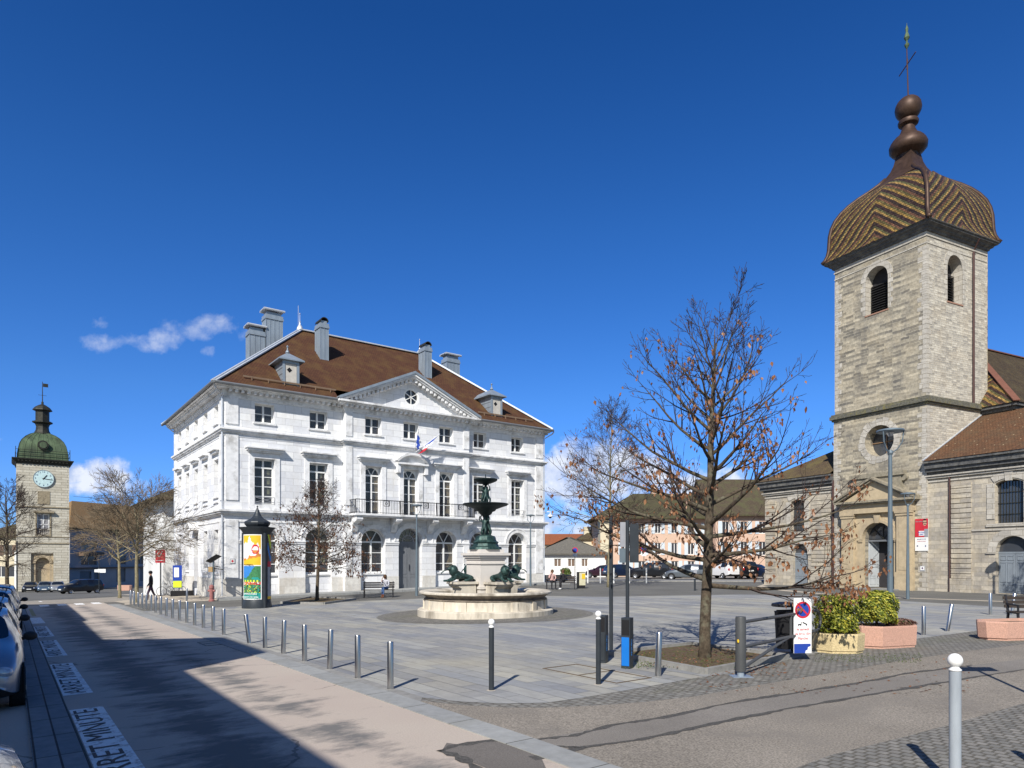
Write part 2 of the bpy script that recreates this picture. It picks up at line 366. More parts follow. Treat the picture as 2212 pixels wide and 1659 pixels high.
# church stones
M['tower'] = masonry('tower_rubble_stone', (.545, .48, .36), (.185, .17, .145), (.46, .415, .32), .55, .18, .018, .95, .13, ((.115, .113, .112), .72), .035, ((.42, .34, .22), .3), nvar=.42, squash=1.6)
M['tower_pale'] = masonry('tower_pale_stone', (.66, .615, .52), (.32, .30, .27), (.52, .47, .38), .38, .135, .02, .95, .08, ((.24, .23, .21), .35), .03, ((.46, .37, .25), .3), nvar=.35, squash=1.5)
M['ashlar'] = masonry('church_ashlar', (.56, .50, .40), (.35, .32, .28), (.34, .31, .25), .75, .26, .012, .92, .04, ((.18, .165, .15), .6), .015, ((.50, .40, .24), .4), nvar=.25)
M['quoin'] = masonry('quoin_stone', (.56, .52, .45), (.42, .39, .34), (.32, .28, .22), .6, .30, .014, .92, .03, ((.26, .25, .23), .5), .015, nvar=.22)
M['portal'] = plain('portal_sandstone', (.47, .38, .25), .9, var=.14, scale=3, stain=((.30, .24, .17), .6), bmp=.008)
M['cornice_dark'] = plain('weathered_dark_cornice', (.10, .10, .10), .9, var=.45, scale=6, stain=((.22, .21, .18), .7), bmp=.02)
M['moss_stone'] = plain('mossy_string_course', (.13, .125, .10), .95, var=.5, scale=9, stain=((.22, .19, .06), .7), bmp=.02)
M['clock_stone'] = masonry('clock_tower_stone', (.64, .60, .50), (.50, .46, .37), (.33, .30, .23), 1.2, .30, .022, .92, .02, ((.34, .28, .19), .4), .02, nvar=.22)
def roofmat(name, c1, c2, mottle=None, row=.17, bw=.17, nv=.3, lich=None, dots=None):
    m = masonry(name, c1, c2, tuple(x * .45 for x in c1), bw, row, .012, .9, 0, None, .02, mottle, nvar=nv); nt = m.node_tree; b = nt.nodes['Principled BSDF']
    if lich:
        src = b.inputs['Base Color'].links[0].from_socket; v = coords(nt, 'UV')
        nt.links.new(mixc(nt, ramp(nt, noise(nt, v, 1.1, 8, .72), [(lich[1], 0.), (lich[1] + .1, lich[2])]), src, lich[0]), b.inputs['Base Color'])
    if dots:
        src = b.inputs['Base Color'].links[0].from_socket; v = coords(nt, 'UV', (1.6, 1.1, 1)); vo = N_(nt, 'ShaderNodeTexVoronoi', inp={'Scale': 2.2, 'Randomness': .6}); nt.links.new(v, vo.inputs['Vector'])
        nt.links.new(mixc(nt, ramp(nt, vo.outputs['Distance'], [(.10, 1.), (.14, 0.)]), src, dots), b.inputs['Base Color'])
    return m
M['th_roof'] = roofmat('brown_flat_tiles', (.105, .047, .025), (.080, .036, .022), ((.135, .082, .030), .55), nv=.2)
M['aisle_roof'] = roofmat('mottled_aisle_tiles', (.165, .082, .042), (.115, .062, .036), ((.11, .09, .055), .4), dots=(.42, .33, .20), nv=.35)
M['nave_roof'] = roofmat('dark_nave_tiles', (.085, .06, .035), (.06, .045, .03), ((.10, .08, .04), .5), lich=((.42, .25, .02), .66, .9), nv=.45)
M['left_roof'] = roofmat('mossy_aisle_tiles', (.14, .10, .055), (.10, .07, .045), ((.17, .14, .05), .6), nv=.4)
M['tan_roof'] = roofmat('tan_tiles', (.30, .19, .09), (.24, .15, .075), nv=.2)
M['brown_roof'] = roofmat('old_brown_tiles', (.11, .085, .055), (.085, .065, .045), ((.10, .11, .045), .6), nv=.3)
M['moss_roof'] = roofmat('moss_green_tiles', (.095, .082, .048), (.08, .07, .042), ((.095, .10, .04), .55), nv=.3)
M['orange_roof'] = roofmat('orange_tiles', (.36, .12, .05), (.28, .10, .05), nv=.3)
M['grey_roof'] = roofmat('grey_tiles', (.20, .185, .155), (.16, .15, .13), nv=.25)
M['copper'] = plain('green_copper', (.095, .135, .075), .6, .25, var=.35, scale=2.5, stain=((.04, .05, .035), .8), streak=True)
M['copper_dark'] = plain('dark_copper', (.035, .035, .028), .6, .25, var=.4)
M['brown_zinc'] = plain('brown_finial_sheet', (.075, .045, .032), .5, .35, var=.3, scale=3)
M['plaster_white'] = plain('white_plaster', (.72, .72, .70), .9, var=.06, scale=.8, stain=((.5, .48, .44), .4))
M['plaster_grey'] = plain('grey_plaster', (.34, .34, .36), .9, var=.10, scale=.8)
M['plaster_pink'] = plain('pink_plaster', (.60, .42, .32), .9, var=.08, scale=.6, stain=((.55, .42, .30), .4))
M['plaster_cream'] = plain('cream_plaster', (.62, .55, .40), .9, var=.07, scale=.7)
M['shutter'] = plain('pale_blue_shutter', (.55, .62, .68), .6, var=.06)
M['shutter_brown'] = plain('brown_shutter', (.16, .11, .08), .7, var=.15)
M['planter_pink'] = plain('pink_washed_concrete', (.56, .33, .25), .95, var=.22, scale=38, bmp=.012, stain=((.44, .27, .21), .5))
M['planter_yellow'] = plain('yellow_washed_concrete', (.62, .50, .28), .95, var=.28, scale=38, bmp=.012)
M['fount'] = plain('fountain_limestone', (.60, .545, .45), .85, var=.15, scale=4, stain=((.20, .17, .13), .85), bmp=.01, streak=True)
M['fount_pale'] = plain('pale_pedestal_stone', (.62, .58, .53), .85, var=.07, scale=2)
M['fount_dark'] = plain('dark_fountain_stone', (.20, .17, .14), .85, var=.4, scale=6, stain=((.42, .36, .27), .6), bmp=.01)
M['soil'] = plain('tree_pit_soil', (.13, .09, .055), 1, var=.5, scale=10, bmp=.05, stain=((.10, .12, .03), .8))
M['kerb'] = plain('grey_kerb_stone', (.26, .255, .24), .9, var=.22, scale=6, bmp=.006)
# ================================================================ SETTING
def stuv(co, n): return (-.595 * co.x + .804 * co.y, .804 * co.x + .595 * co.y)
def sheet(name, poly, off, mat, uvf=stuv, kind='structure', thick=0, parent=None):
    """flat sheet over the ground, split where the ground bends; poly = xy points; thick adds a skirt"""
    bm = bmesh.new(); vs = [bm.verts.new((p[0], p[1], 0)) for p in poly]; f = bm.faces.new(vs)
    for X in (0, -40, 60):
        gm = bm.verts[:] + bm.edges[:] + bm.faces[:]
        bmesh.ops.bisect_plane(bm, geom=gm, plane_co=(X, 0, 0), plane_no=(1, 0, 0))
    for S_ in (50, 200):
        gm = bm.verts[:] + bm.edges[:] + bm.faces[:]; bmesh.ops.bisect_plane(bm, geom=gm, plane_co=DD * S_, plane_no=DD)
    bmesh.ops.triangulate(bm, faces=bm.faces[:])
    if thick:
        r = bmesh.ops.extrude_face_region(bm, geom=bm.faces[:]); top = [e for e in r['geom'] if isinstance(e, bmesh.types.BMVert)]
        ts = set(top)
        for v in bm.verts: v.co.z = g(v.co.x, v.co.y) + (off if v in ts else -.15)
    else:
        for v in bm.verts: v.co.z = g(v.co.x, v.co.y) + off
    bmesh.ops.recalc_face_normals(bm, faces=bm.faces[:])
    if not thick:
        for fc in bm.faces:
            if fc.normal.z < 0: fc.normal_flip()
    me = bpy.data.meshes.new(name); bm.to_mesh(me); bm.free(); me.materials.append(mat)
    uvl = me.uv_layers.new(name='UVMap').data
    for p in me.polygons:
        for li in p.loop_indices: uvl[li].uv = uvf(me.vertices[me.loops[li].vertex_index].co, p.normal)
    o = bpy.data.objects.new(name, me); link(o, parent)
    if kind: o['kind'] = kind
    return o
def xy(*uv): return [tuple(gp(*p)[:2]) for p in uv]
def sts(*q): return [tuple(ST(*p)[:2]) for p in q]
def asphalt(name, col, speck=.35, warm=None, scale=60):
    m, nt, b = base_mat(name, .95, 0, .25); v = coords(nt, 'Object')
    f = noise(nt, v, scale, 3, .7); c = mixc(nt, ramp(nt, f, [(.3, 0.), (.72, 1.)]), tuple(x * (1 - speck) for x in col), tuple(x * (1 + speck) for x in col))
    big = noise(nt, v, .45, 5, .6); c = mixc(nt, 1., c, ramp(nt, big, [(.3, .82), (.7, 1.12)]), 'MULTIPLY')
    if warm: c = mixc(nt, ramp(nt, noise(nt, v, .8, 5, .65), [(.5, 0.), (.66, .6)]), c, warm)
    nt.links.new(c, b.inputs['Base Color']); bump(nt, b, f, .006, .8); return m
A_ground = asphalt('grey_asphalt', (.15, .145, .13), .25)
A_side = asphalt('beige_worn_asphalt', (.265, .235, .195), .55, (.20, .18, .155), 42)
A_far = asphalt('far_asphalt', (.30, .27, .23), .2)
A_beige = asphalt('beige_pavement', (.46, .40, .32), .15)
def pink_road():
    m, nt, b = base_mat('pink_worn_asphalt', .9, 0, .25); v = coords(nt, 'UV')
    s_ = N_(nt, 'ShaderNodeSeparateXYZ'); nt.links.new(v, s_.inputs[0]); T = s_.outputs[1]
    f = noise(nt, v, 45, 3, .7); c = mixc(nt, ramp(nt, f, [(.3, 0.), (.7, 1.)]), (.42, .36, .30), (.52, .45, .38))
    c = mixc(nt, ramp(nt, noise(nt, v, .6, 4), [(.35, .0), (.7, .55)]), c, (.43, .35, .30))
    def band(t0, wd): return m_('SUBTRACT', 1., m_('DIVIDE', m_('ABSOLUTE', m_('SUBTRACT', T, t0, nt=nt), nt=nt), wd, nt=nt), clamp=True, nt=nt)
    bands = m_('MAXIMUM', m_('MULTIPLY', band(1.95, 1.0), 1.0, nt=nt), m_('MULTIPLY', band(3.15, .75), .8, nt=nt), nt=nt)
    dn = noise(nt, coords(nt, 'UV', (1.9, .9, 1)), .95, 9, .70)
    big = noise(nt, coords(nt, 'UV'), .22, 2)
    d = m_('MULTIPLY', m_('SUBTRACT', m_('ADD', m_('ADD', dn, m_('MULTIPLY', bands, .30, nt=nt), nt=nt), m_('MULTIPLY', big, .25, nt=nt), nt=nt), .72, nt=nt), 5.5, clamp=True, nt=nt)
    c = mixc(nt, m_('MULTIPLY', d, .88, nt=nt), c, (.125, .127, .125))
    vo = N_(nt, 'ShaderNodeTexVoronoi', feature='DISTANCE_TO_EDGE', inp={'Scale': .28}); nt.links.new(coords(nt, 'UV'), vo.inputs['Vector'])
    wv = noise(nt, coords(nt, 'UV'), 2.2, 5, .6)
    vv = N_(nt, 'ShaderNodeVectorMath', operation='SCALE'); 
    nn = N_(nt, 'ShaderNodeTexNoise', inp={'Scale': 1.2, 'Detail': 5}); nt.links.new(v, nn.inputs['Vector']); nt.links.new(nn.outputs['Color'], vv.inputs[0]); vv.inputs['Scale'].default_value = .8
    ad = N_(nt, 'ShaderNodeVectorMath', operation='ADD'); nt.links.new(v, ad.inputs[0]); nt.links.new(vv.outputs[0], ad.inputs[1]); nt.links.new(ad.outputs[0], vo.inputs['Vector'])
    c = mixc(nt, m_('MULTIPLY', m_('MULTIPLY', m_('LESS_THAN', vo.outputs['Distance'], .0035, nt=nt), m_('GREATER_THAN', big, .48, nt=nt), nt=nt), .6, nt=nt), c, (.10, .09, .085))
    c = mixc(nt, ramp(nt, noise(nt, v, 7, 8, .8), [(.70, 0.), (.76, .55)]), c, (.15, .14, .13))
    nt.links.new(c, b.inputs['Base Color']); bump(nt, b, f, .005, .7); return m
A_pink = pink_road()
def slabs():
    m, nt, b = base_mat('grey_stone_slabs', .85, 0, .3); v = coords(nt, 'UV')
    br = N_(nt, 'ShaderNodeTexBrick', offset=.37, offset_frequency=2, squash=1.0); nt.links.new(v, br.inputs['Vector'])
    for k, x in (('Scale', 1), ('Brick Width', 1.15), ('Row Height', .34), ('Mortar Size', .009), ('Mortar Smooth', .2), ('Bias', -.1)): br.inputs[k].default_value = x
    br.inputs['Color1'].default_value = (.25, .256, .262, 1); br.inputs['Color2'].default_value = (.40, .38, .32, 1); br.inputs['Mortar'].default_value = (.15, .145, .13, 1)
    br2 = N_(nt, 'ShaderNodeTexBrick', offset=.37, offset_frequency=2); nt.links.new(coords(nt, 'UV', (1, 1, 1)), br2.inputs['Vector'])
    for k, x in (('Scale', 1), ('Brick Width', 2.3), ('Row Height', .68), ('Mortar Size', 0)): br2.inputs[k].default_value = x
    br2.inputs['Color1'].default_value = (.80, .80, .82, 1); br2.inputs['Color2'].default_value = (1.14, 1.14, 1.12, 1)
    c = mixc(nt, 1., br.outputs['Color'], br2.outputs['Color'], 'MULTIPLY')
    c = mixc(nt, ramp(nt, noise(nt, v, .14, 4, .6), [(.42, 0.), (.62, .45)]), c, (.27, .28, .30))
    c = mixc(nt, ramp(nt, noise(nt, v, .2, 3, .6), [(.52, 0.), (.7, .5)]), c, (.42, .385, .29))
    c = mixc(nt, 1., c, ramp(nt, noise(nt, coords(nt, 'UV', (1, 2.2, 1)), 3.0, 8, .7), [(.3, .84), (.7, 1.1)]), 'MULTIPLY')
    c = mixc(nt, ramp(nt, noise(nt, v, 9, 8, .75), [(.68, 0.), (.74, .5)]), c, (.16, .155, .14))
    nt.links.new(c, b.inputs['Base Color']); bump(nt, b, mixc(nt, .3, ramp(nt, br.outputs['Fac'], [(0., 1.), (1., 0.)]), noise(nt, v, 30, 4)), .006); return m
A_slab = slabs()
A_sett = masonry('dark_grey_setts', (.185, .18, .165), (.26, .245, .22), (.13, .12, .10), .12, .12, .014, .95, .03, ((.11, .12, .06), .35), .012, nvar=.35)
A_sett2 = masonry('grey_setts', (.26, .25, .225), (.19, .185, .17), (.13, .12, .10), .14, .14, .014, .95, .05, None, .012, nvar=.35)
A_gut = masonry('gutter_slabs', (.20, .225, .24), (.25, .265, .27), (.06, .06, .06), 1.1, .22, .012, .9, 0, None, .006, off=.0, nvar=.25)
A_kerb = masonry('kerb_slabs', (.335, .34, .33), (.28, .285, .28), (.10, .10, .09), 1.2, 3.0, .010, .9, 0, ((.20, .19, .15), .4), .006, off=0, nvar=.2)
A_tar = plain('tar_seam', (.085, .08, .073), .9, var=.45, scale=30, bmp=.004)

sheet('ground', [(-3000, -60), (3000, -60), (3000, 3000), (-3000, 3000)], 0, A_ground)
FRONT = [(830, 1499), (905, 1507), (1000, 1517), (1095, 1521), (1180, 1519), (1260, 1508), (1330, 1496), (1400, 1484), (1500, 1466), (1600, 1452), (1700, 1426), (1760, 1412), (1990, 1379), (2212, 1350)]
plz = xy(*FRONT) + [(16.5, 17.6), (24.5, 17.5), (20.3, 26.0), (16.2, 36.2), (12.6, 37.6), (4.7, 35.9)] + sts((31, 22), (34.5, 9.5), (34.9, 4.9), (12, 4.9))
sheet('plaza_paving', plz, .008, A_slab)
sheet('road', sts((-25, .68), (46, .68), (46, 4.4), (-25, 4.4)), .004, A_pink)
sheet('parking_lane', sts((-25, -2.3), (46, -2.3), (46, .22), (-25, .22)), .004, A_pink)
sheet('gutter_strip', sts((-25, .2), (46, .2), (46, .66), (-25, .66)), .022, A_gut, thick=1)
sheet('kerb_strip', sts((-12, 4.36), (43.4, 4.36), (43.4, 4.74), (-12, 4.74)), .016, A_kerb, uvf=lambda co, n: (stuv(co, n)[0], stuv(co, n)[1] - 4.3), thick=1)
sheet('gutter_pavement', sts((8.6, 4.74), (43.4, 4.74), (43.4, 4.93), (8.9, 4.93)), .010, A_beige if 0 else M['kerb'])
sheet('left_pavement', sts((-25, -5), (46, -5), (46, -2.3), (-25, -2.3)), .12, A_ground, thick=1)
LOW = [(2212, 1392), (2080, 1408), (1950, 1427), (1820, 1450), (1700, 1470), (1600, 1487), (1500, 1505), (1400, 1516), (1300, 1524), (1180, 1529), (1095, 1529), (1000, 1524), (905, 1514), (850, 1507)]
side_up = xy(*LOW)[::-1] + [(19, 16.7), (26, 17)]
sheet('side_road', side_up + [(26, 3)] + [(9.8, 3.0)] + sts((-12, 9), (-12, 4.74), (8.3, 4.74)), .004, A_side)
cob = xy(*FRONT) + [(16.5, 17.6), (24.5, 17.5), (26, 17), (19, 16.7)] + xy(*LOW)
sheet('sett_border', cob, .0045, A_sett2)
setr = xy((1560, 1448), (1600, 1452), (1700, 1426), (1760, 1412), (1990, 1379), (2212, 1350)) + [(16.5, 17.6), (24.5, 17.5), (26, 17), (19, 16.7)] + xy((2212, 1392), (2080, 1408), (1950, 1427), (1820, 1450), (1700, 1468), (1600, 1478), (1480, 1495), (1400, 1500), (1440, 1482), (1500, 1466))
sheet('sett_pavement', setr, .0065, A_sett)
near = xy((1640, 1690), (1727, 1659), (1798, 1633), (1954, 1594), (2080, 1560), (2212, 1521)) + [(14, 10.2), (14, 2), (2.0, 2), (2.1, 5.2)]
sheet('near_pavement', near, .014, A_sett, thick=1)
sheet('cross_street', sts((46, -20), (62, -30), (62, 7.2), (52, 7.8), (46, 5.2)), .005, A_far)
sheet('corner_pavement', sts((43.4, 5.2), (46.5, 5.0), (50, 7.4), (56, 8.2), (80, 9), (80, 13), (60, 10.4), (43.2, 10.4), (41.6, 10.4), (41.9, 5.0)), .012, A_beige)
sheet('far_pavement', sts((62, -40), (190, -60), (190, 60), (62, 9)), .009, A_ground)
sheet('hall_pavement', sts((41.0, 9.6), (40.6, 12), (40.6, 35.8), (43.1, 36.6), (43.1, 10.4), (42, 9.7)), .13, A_kerb, thick=1)
sheet('car_park', xy((1175, 1252), (1660, 1252)) + [(30, 60), (34, 110), (-4, 110)], .006, A_far)
sheet('car_park_kerb', xy((1168, 1256), (1650, 1257), (1650, 1254.5), (1168, 1253.5)), .09, M['kerb'], thick=1)
arcpts = [(1635, 1267), (1665, 1273), (1694, 1277), (1800, 1286), (1960, 1293), (2212, 1302)]
arcin = [(2212, 1300.3), (1960, 1291.4), (1800, 1284.2), (1694, 1274.4), (1668, 1270), (1648, 1265.5), (1665, 1263), (1650, 1262)]
sheet('pale_paving_band', xy(*arcpts) + xy(*arcin), .007, A_beige)
# fountain surround ring
FC = Vector((1049 - CX, 0, 0)); FC = Vector(((1049 - CX) / FPX * 25.35, 25.35, 0)); FC.z = g(FC.x, FC.y)
ring = [(FC.x + 3.75 * math.cos(a * math.pi / 24), FC.y + 3.75 * math.sin(a * math.pi / 24)) for a in range(48)]
ring2 = [(FC.x + 4.0 * math.cos(a * math.pi / 24), FC.y + 4.0 * math.sin(a * math.pi / 24)) for a in range(48)]
sheet('paving_ring', ring2, .011, A_beige if 0 else A_sett2); sheet('sett_circle', ring, .015, A_sett)
# tar seams across the side road
def seam(pts, wd, name='tar_seam'):
    a, b = [], []
    P = [gp(*p) for p in pts]
    for i, p in enumerate(P):
        d = (P[min(i + 1, len(P) - 1)] - P[max(i - 1, 0)]).normalized(); n = Vector((-d.y, d.x, 0)); h = wd * (0.35 + .95 * R.random()) / 2
        a.append(tuple((p + n * h)[:2])); b.append(tuple((p - n * h)[:2]))
    return sheet(name, a + b[::-1], .008, A_tar)
def dense(pts, k=9, j=1.5):
    o = []
    for (x0, y0), (x1, y1) in zip(pts, pts[1:]):
        for i in range(k): o.append((x0 + (x1 - x0) * i / k + R.uniform(-j, j) * 2, y0 + (y1 - y0) * i / k + R.uniform(-j, j) * .5))
    return o + [pts[-1]]
seam(dense([(1115, 1604), (1240, 1590), (1330, 1566), (1440, 1550), (1560, 1522), (1700, 1500), (1830, 1480), (1960, 1456), (2100, 1437)]), .09)
seam(dense([(1180, 1612), (1260, 1616), (1400, 1596), (1560, 1560), (1680, 1536), (1800, 1515), (1960, 1488), (2090, 1466), (2212, 1447)]), .10)
seam(dense([(1150, 1640), (1225, 1625), (1250, 1616)], 4), .14)
patch = sheet('asphalt_patch', xy((1120, 1605), (1330, 1568), (1560, 1524), (1830, 1482), (1960, 1459), (2100, 1438), (2212, 1424), (2212, 1447), (2090, 1466), (1960, 1488), (1800, 1515), (1560, 1560), (1400, 1594), (1260, 1614), (1180, 1611)), .006, asphalt('patch_asphalt', (.225, .205, .18), .3))
sheet('asphalt_patch', xy((965, 1606), (1010, 1612), (1060, 1600), (1110, 1608), (1170, 1640), (1180, 1662), (1060, 1665), (1000, 1640), (955, 1622)), .0075, asphalt('patch_dark_asphalt', (.16, .145, .13), .3))
seam(dense([(945, 1624), (990, 1611), (1040, 1603), (1100, 1597)], 4), .12); seam(dense([(950, 1622), (1000, 1640), (1030, 1662)], 4), .12)
seam(dense([(520, 1397), (548, 1406), (590, 1416)], 4), .08); seam(dense([(645, 1440), (690, 1455), (740, 1470), (790, 1484)], 5), .07)

# road markings: worn white boxes with the words cut out dark, crosswalk bars
def worn_white():
    m, nt, b = base_mat('worn_white_marking', .85); v = coords(nt, 'UV')
    f = ramp(nt, noise(nt, v, 9, 8, .72), [(.50, 0.), (.62, 1.)])
    nt.links.new(mixc(nt, f, (.85, .85, .83), (.42, .36, .33)), b.inputs['Base Color']); return m
A_mark = worn_white(); A_word = plain('faded_letter_marking', (.12, .10, .09), .9, var=.3, scale=12)
for i in range(5):
    s0 = [7.15, 12.92, 18.9, 24.55, 30.85][i]; s1 = [11.55, 17.35, 23.25, 29.2, 34.7][i]
    mk = sheet('road_marking', sts((s0, .69), (s1, .69), (s1, 1.10 - .01 * i), (s0, 1.10)), .009, A_mark)
    if i < 4:
        p = ST((s0 + s1) / 2, .885, .0115); ex = (ST(s1, .885) - ST(s0, .885)).normalized(); ey = (ST(s0, .7) - ST(s0, 1.07)).normalized(); ez = ex.cross(ey); Mt = Matrix((ex, ey, ez)).transposed().to_4x4(); Mt.translation = p
        text('marking_lettering', 'ARRET MINUTE', .42, A_word, mk, Mt, .0015, sx=1.45)
sheet('road_marking', sts((36, .80), (42.5, .80), (42.5, .95), (36, .95)), .009, plain('ochre_marking', (.36, .30, .15), .9, var=.2))
for i in range(4): sheet('crosswalk_bar', sts((44.6, 1.35 + i * .82), (46.6, 1.35 + i * .82), (46.6, 1.78 + i * .82), (44.6, 1.78 + i * .82)), .010, A_mark)
sheet('road_marking', sts((53, 1.6), (57, 1.6), (57, 1.75), (53, 1.75)), .010, A_mark)

# drain covers and frames set in the paving
for (u, v_, w_, h_, lb) in [(1285, 1684 * .8641, .95, .42, 'framed rectangular paving cover behind the front ball bollard'), ((600 + 645 / 2.633) * .8641, 1539 * .8641, .75, .4, 'square cover in slabs between advertising column and fountain'), ((600 + 560 / 2.633) * .8641, 1523 * .8641, .6, .28, 'small dark drain cover in front of the small oak'), (462, 1390, .5, .3, 'dark drain cover at the road kerb by the bollards')]:
    p = gp(u, v_); mb = MB(); s, t = -.595 * p.x + .804 * p.y, .804 * p.x + .595 * p.y
    for a0, a1, b0, b1 in [(-w_, w_, -h_, -h_ + .03), (-w_, w_, h_ - .03, h_), (-w_, -w_ + .03, -h_ + .03, h_ - .03), (w_ - .03, w_, -h_ + .03, h_ - .03), (-.012, .012, -h_ + .03, h_ - .03)]:
        q = [ST(s + x, t + y) for x, y in ((a0, b0), (a1, b0), (a1, b1), (a0, b1))]; mb.extr([v + Vector((0, 0, .006)) for v in q], (0, 0, .012))
    o = mb.build('drain_cover', M['kerb'] if 'framed' not in lb else plain('rusty_frame', (.13, .10, .07), .8)); tag(o, lb, 'drain cover')

# ================================================================ TOWN HALL
TZ = -2.5
TH = empty('town_hall', (-17.3, 40.8, 0), ANG, 'white stone three-storey hall with brown hipped roof, pediment and balcony behind the fountain', 'building')
BAY = [2.4, 5.85, 9.53, 12.40, 15.28, 18.5, 22.05]; TW = 24.7; TD = 15.0; AV0, AV1 = 7.5, 17.25; AY = -.38
Z_B1, Z_B2, Z_TOP = 2.6, 7.54, 9.75
def th_wall():
    mb = MB()
    def holes(bays, avant):
        hs = []
        for x in bays:
            hs.append(recthole(x - .59, x + .59, 8.37, 9.55))
            if avant: hs.append(recthole(x - .6, x + .6, 2.92, 6.22))
            else: hs.append(recthole(x - .62, x + .62, 3.30, 6.15))
        return hs
    def gh(bays):
        return [archhole(x, .88, -2.45, 1.08) for x in bays]
    mb.panel([(0, TZ), (AV0, TZ), (AV0, Z_TOP + .5), (0, Z_TOP + .5)], holes(BAY[:2], 0) + gh(BAY[:2]), 0, .45)
    mb.panel([(AV1, TZ), (TW, TZ), (TW, Z_TOP + .5), (AV1, Z_TOP + .5)], holes(BAY[5:], 0) + gh(BAY[5:]), 0, .45)
    mb.panel([(AV0, TZ), (AV1, TZ), (AV1, 10.2), (AV0, 10.2)], holes(BAY[2:5], 1) + gh([BAY[2], BAY[4]]) + [archhole(12.35, .92, -2.3, 1.16)], AY, .5)
    for x in (AV0, AV1): mb.add([(x, AY, TZ), (x, .01, TZ), (x, .01, 10.2), (x, AY, 10.2)], [(0, 1, 2, 3)])
    # left side (local x = 0), panel rotated
    mb.M = Matrix(((0, 1, 0, 0), (-1, 0, 0, TD), (0, 0, 1, 0), (0, 0, 0, 1)))
    sb = [TD - y for y in (1.9, 4.75, 7.55, 10.35, 13.1)]
    hs = []
    for i, x in enumerate(sb):
        hs += [recthole(x - .52, x + .52, 8.37, 9.5), recthole(x - .55, x + .55, 3.9, 6.12)]
        hs.append(recthole(x - .6, x + .6, -2.1, 1.75) if i == 2 else recthole(x - .52, x + .52, -.9, 1.75))
    mb.panel([(0, TZ - .3), (TD, TZ - .3), (TD, Z_TOP + .5), (0, Z_TOP + .5)], hs, 0, .42)
    mb.M = Matrix()
    mb.add([(TW, 0, TZ), (TW, TD, TZ), (TW, TD, 10.2), (TW, 0, 10.2)], [(0, 1, 2, 3)]); mb.add([(0, TD, TZ - .4), (TW, TD, TZ), (TW, TD, 10.2), (0, TD, 10.2)], [(0, 1, 2, 3)])
    o = mb.build('wall', [M['white']], TH)
    mb = MB(); mb.box(.75, TW - .3, 1.0, TD - .3, TZ, 10.1); return mb.build('interior', M['room'], TH)
th_wall()
def arch_strip(mb, cx, cz, r0, r1, y0, y1, a0=0, a1=180, n=18, mi=0):
    for i in range(n):
        b0 = rad(a0 + (a1 - a0) * i / n); b1 = rad(a0 + (a1 - a0) * (i + 1) / n)
        q = [(cx + r * math.cos(b), cz + r * math.sin(b)) for r, b in ((r0, b0), (r1, b0), (r1, b1), (r0, b1))]
        mb.add([(x, y0, z) for x, z in q] + [(x, y1, z) for x, z in q], [(0, 1, 2, 3), (4, 7, 6, 5), (0, 4, 5, 1), (1, 5, 6, 2), (2, 6, 7, 3), (3, 7, 4, 0)], mi)
# pilasters, architraves, string courses, cornices
mb = MB()
for x0, x1, y, s in [(.08, .82, 0, .07), (TW - .82, TW - .08, 0, .07), (AV0 + .02, AV0 + .5, AY, .06), (AV1 - .5, AV1 - .02, AY, .06)]:
    for z0, z1 in ((-1.25, Z_B1 - .3), (3.5, Z_B2 - .05), (8.1, 9.72)): mb.box(x0, x1, y - s, y + .02, z0, z1)
mb.box(-.07, .02, .08, .8, -1.25, 2.3); mb.box(-.07, .02, .08, .8, 3.5, 7.5); mb.box(-.07, .02, .08, .8, 8.1, 9.7); mb.box(-.07, .02, TD - .8, TD - .08, -1.25, 9.7)
for x in BAY[:2] + BAY[5:]:                         # first-floor architraves
    mb.box(x - .93, x - .625, -.06, .02, 3.05, 6.16); mb.box(x + .625, x + .93, -.06, .02, 3.05, 6.16); mb.box(x - .93, x + .93, -.06, .02, 6.16, 6.48); mb.box(x - .93, x + .93, -.05, .02, 2.95, 3.29)
for x in BAY[2:5]:
    mb.box(x - .93, x - .605, AY - .06, AY + .02, 2.95, 6.23); mb.box(x + .605, x + .93, AY - .06, AY + .02, 2.95, 6.23); mb.box(x - .93, x + .93, AY - .06, AY + .02, 6.23, 6.50)
for i, x in enumerate(BAY):                          # attic sills
    y = AY if 2 <= i <= 4 else 0
    mb.box(x - .70, x + .70, y - .09, y + .02, 8.27, 8.365)
for i, x in enumerate(BAY):                          # hoods over the first-floor windows
    y = AY if 2 <= i <= 4 else 0
    if i == 3: continue
    for d_, z0, z1, hw in ((.20, 6.50, 6.60, 1.02), (.34, 6.60, 6.72, 1.12), (.44, 6.72, 6.80, 1.2)): mb.box(x - hw, x + hw, y - d_, y + .02, z0, z1)
x = BAY[3]; y = AY
mb.box(x - 1.2, x + 1.2, y - .42, y + .02, 6.50, 6.62)
arch_strip(mb, x, 5.55, 1.62, 1.78, y - .45, y + .02, 42, 138, 14); arch_strip(mb, x, 5.55, 1.08, 1.62, y - .12, y + .03, 48, 132, 12)
for sx in (-1, 1): mb.box(x + sx * 1.08 - .12, x + sx * 1.08 + .12, y - .30, y + .02, 5.9, 6.5)
for s in (1.9, 4.75, 7.55, 10.35, 13.1):             # left side hoods and sills
    mb.box(-.34, .02, s - .85, s + .85, 6.62, 6.80); mb.box(-.2, .02, s - .72, s + .72, 6.46, 6.62); mb.box(-.12, .02, s - .65, s + .65, 3.70, 3.78); mb.box(-.10, .02, s - .62, s + .62, 3.40, 3.48); mb.box(-.10, .02, s - .62, s + .62, 8.24, 8.33)
    if abs(s - 7.55) > .1: mb.box(-.1, .02, s - .62, s + .62, -1.02, -.92)
for sx in (-1, 1): mb.bar((-.28, 7.55 + sx * .85, 1.98), (-.28, 7.55, 2.42), .55, .12)
mb.box(-.5, .02, 6.7, 8.4, 1.88, 1.98)
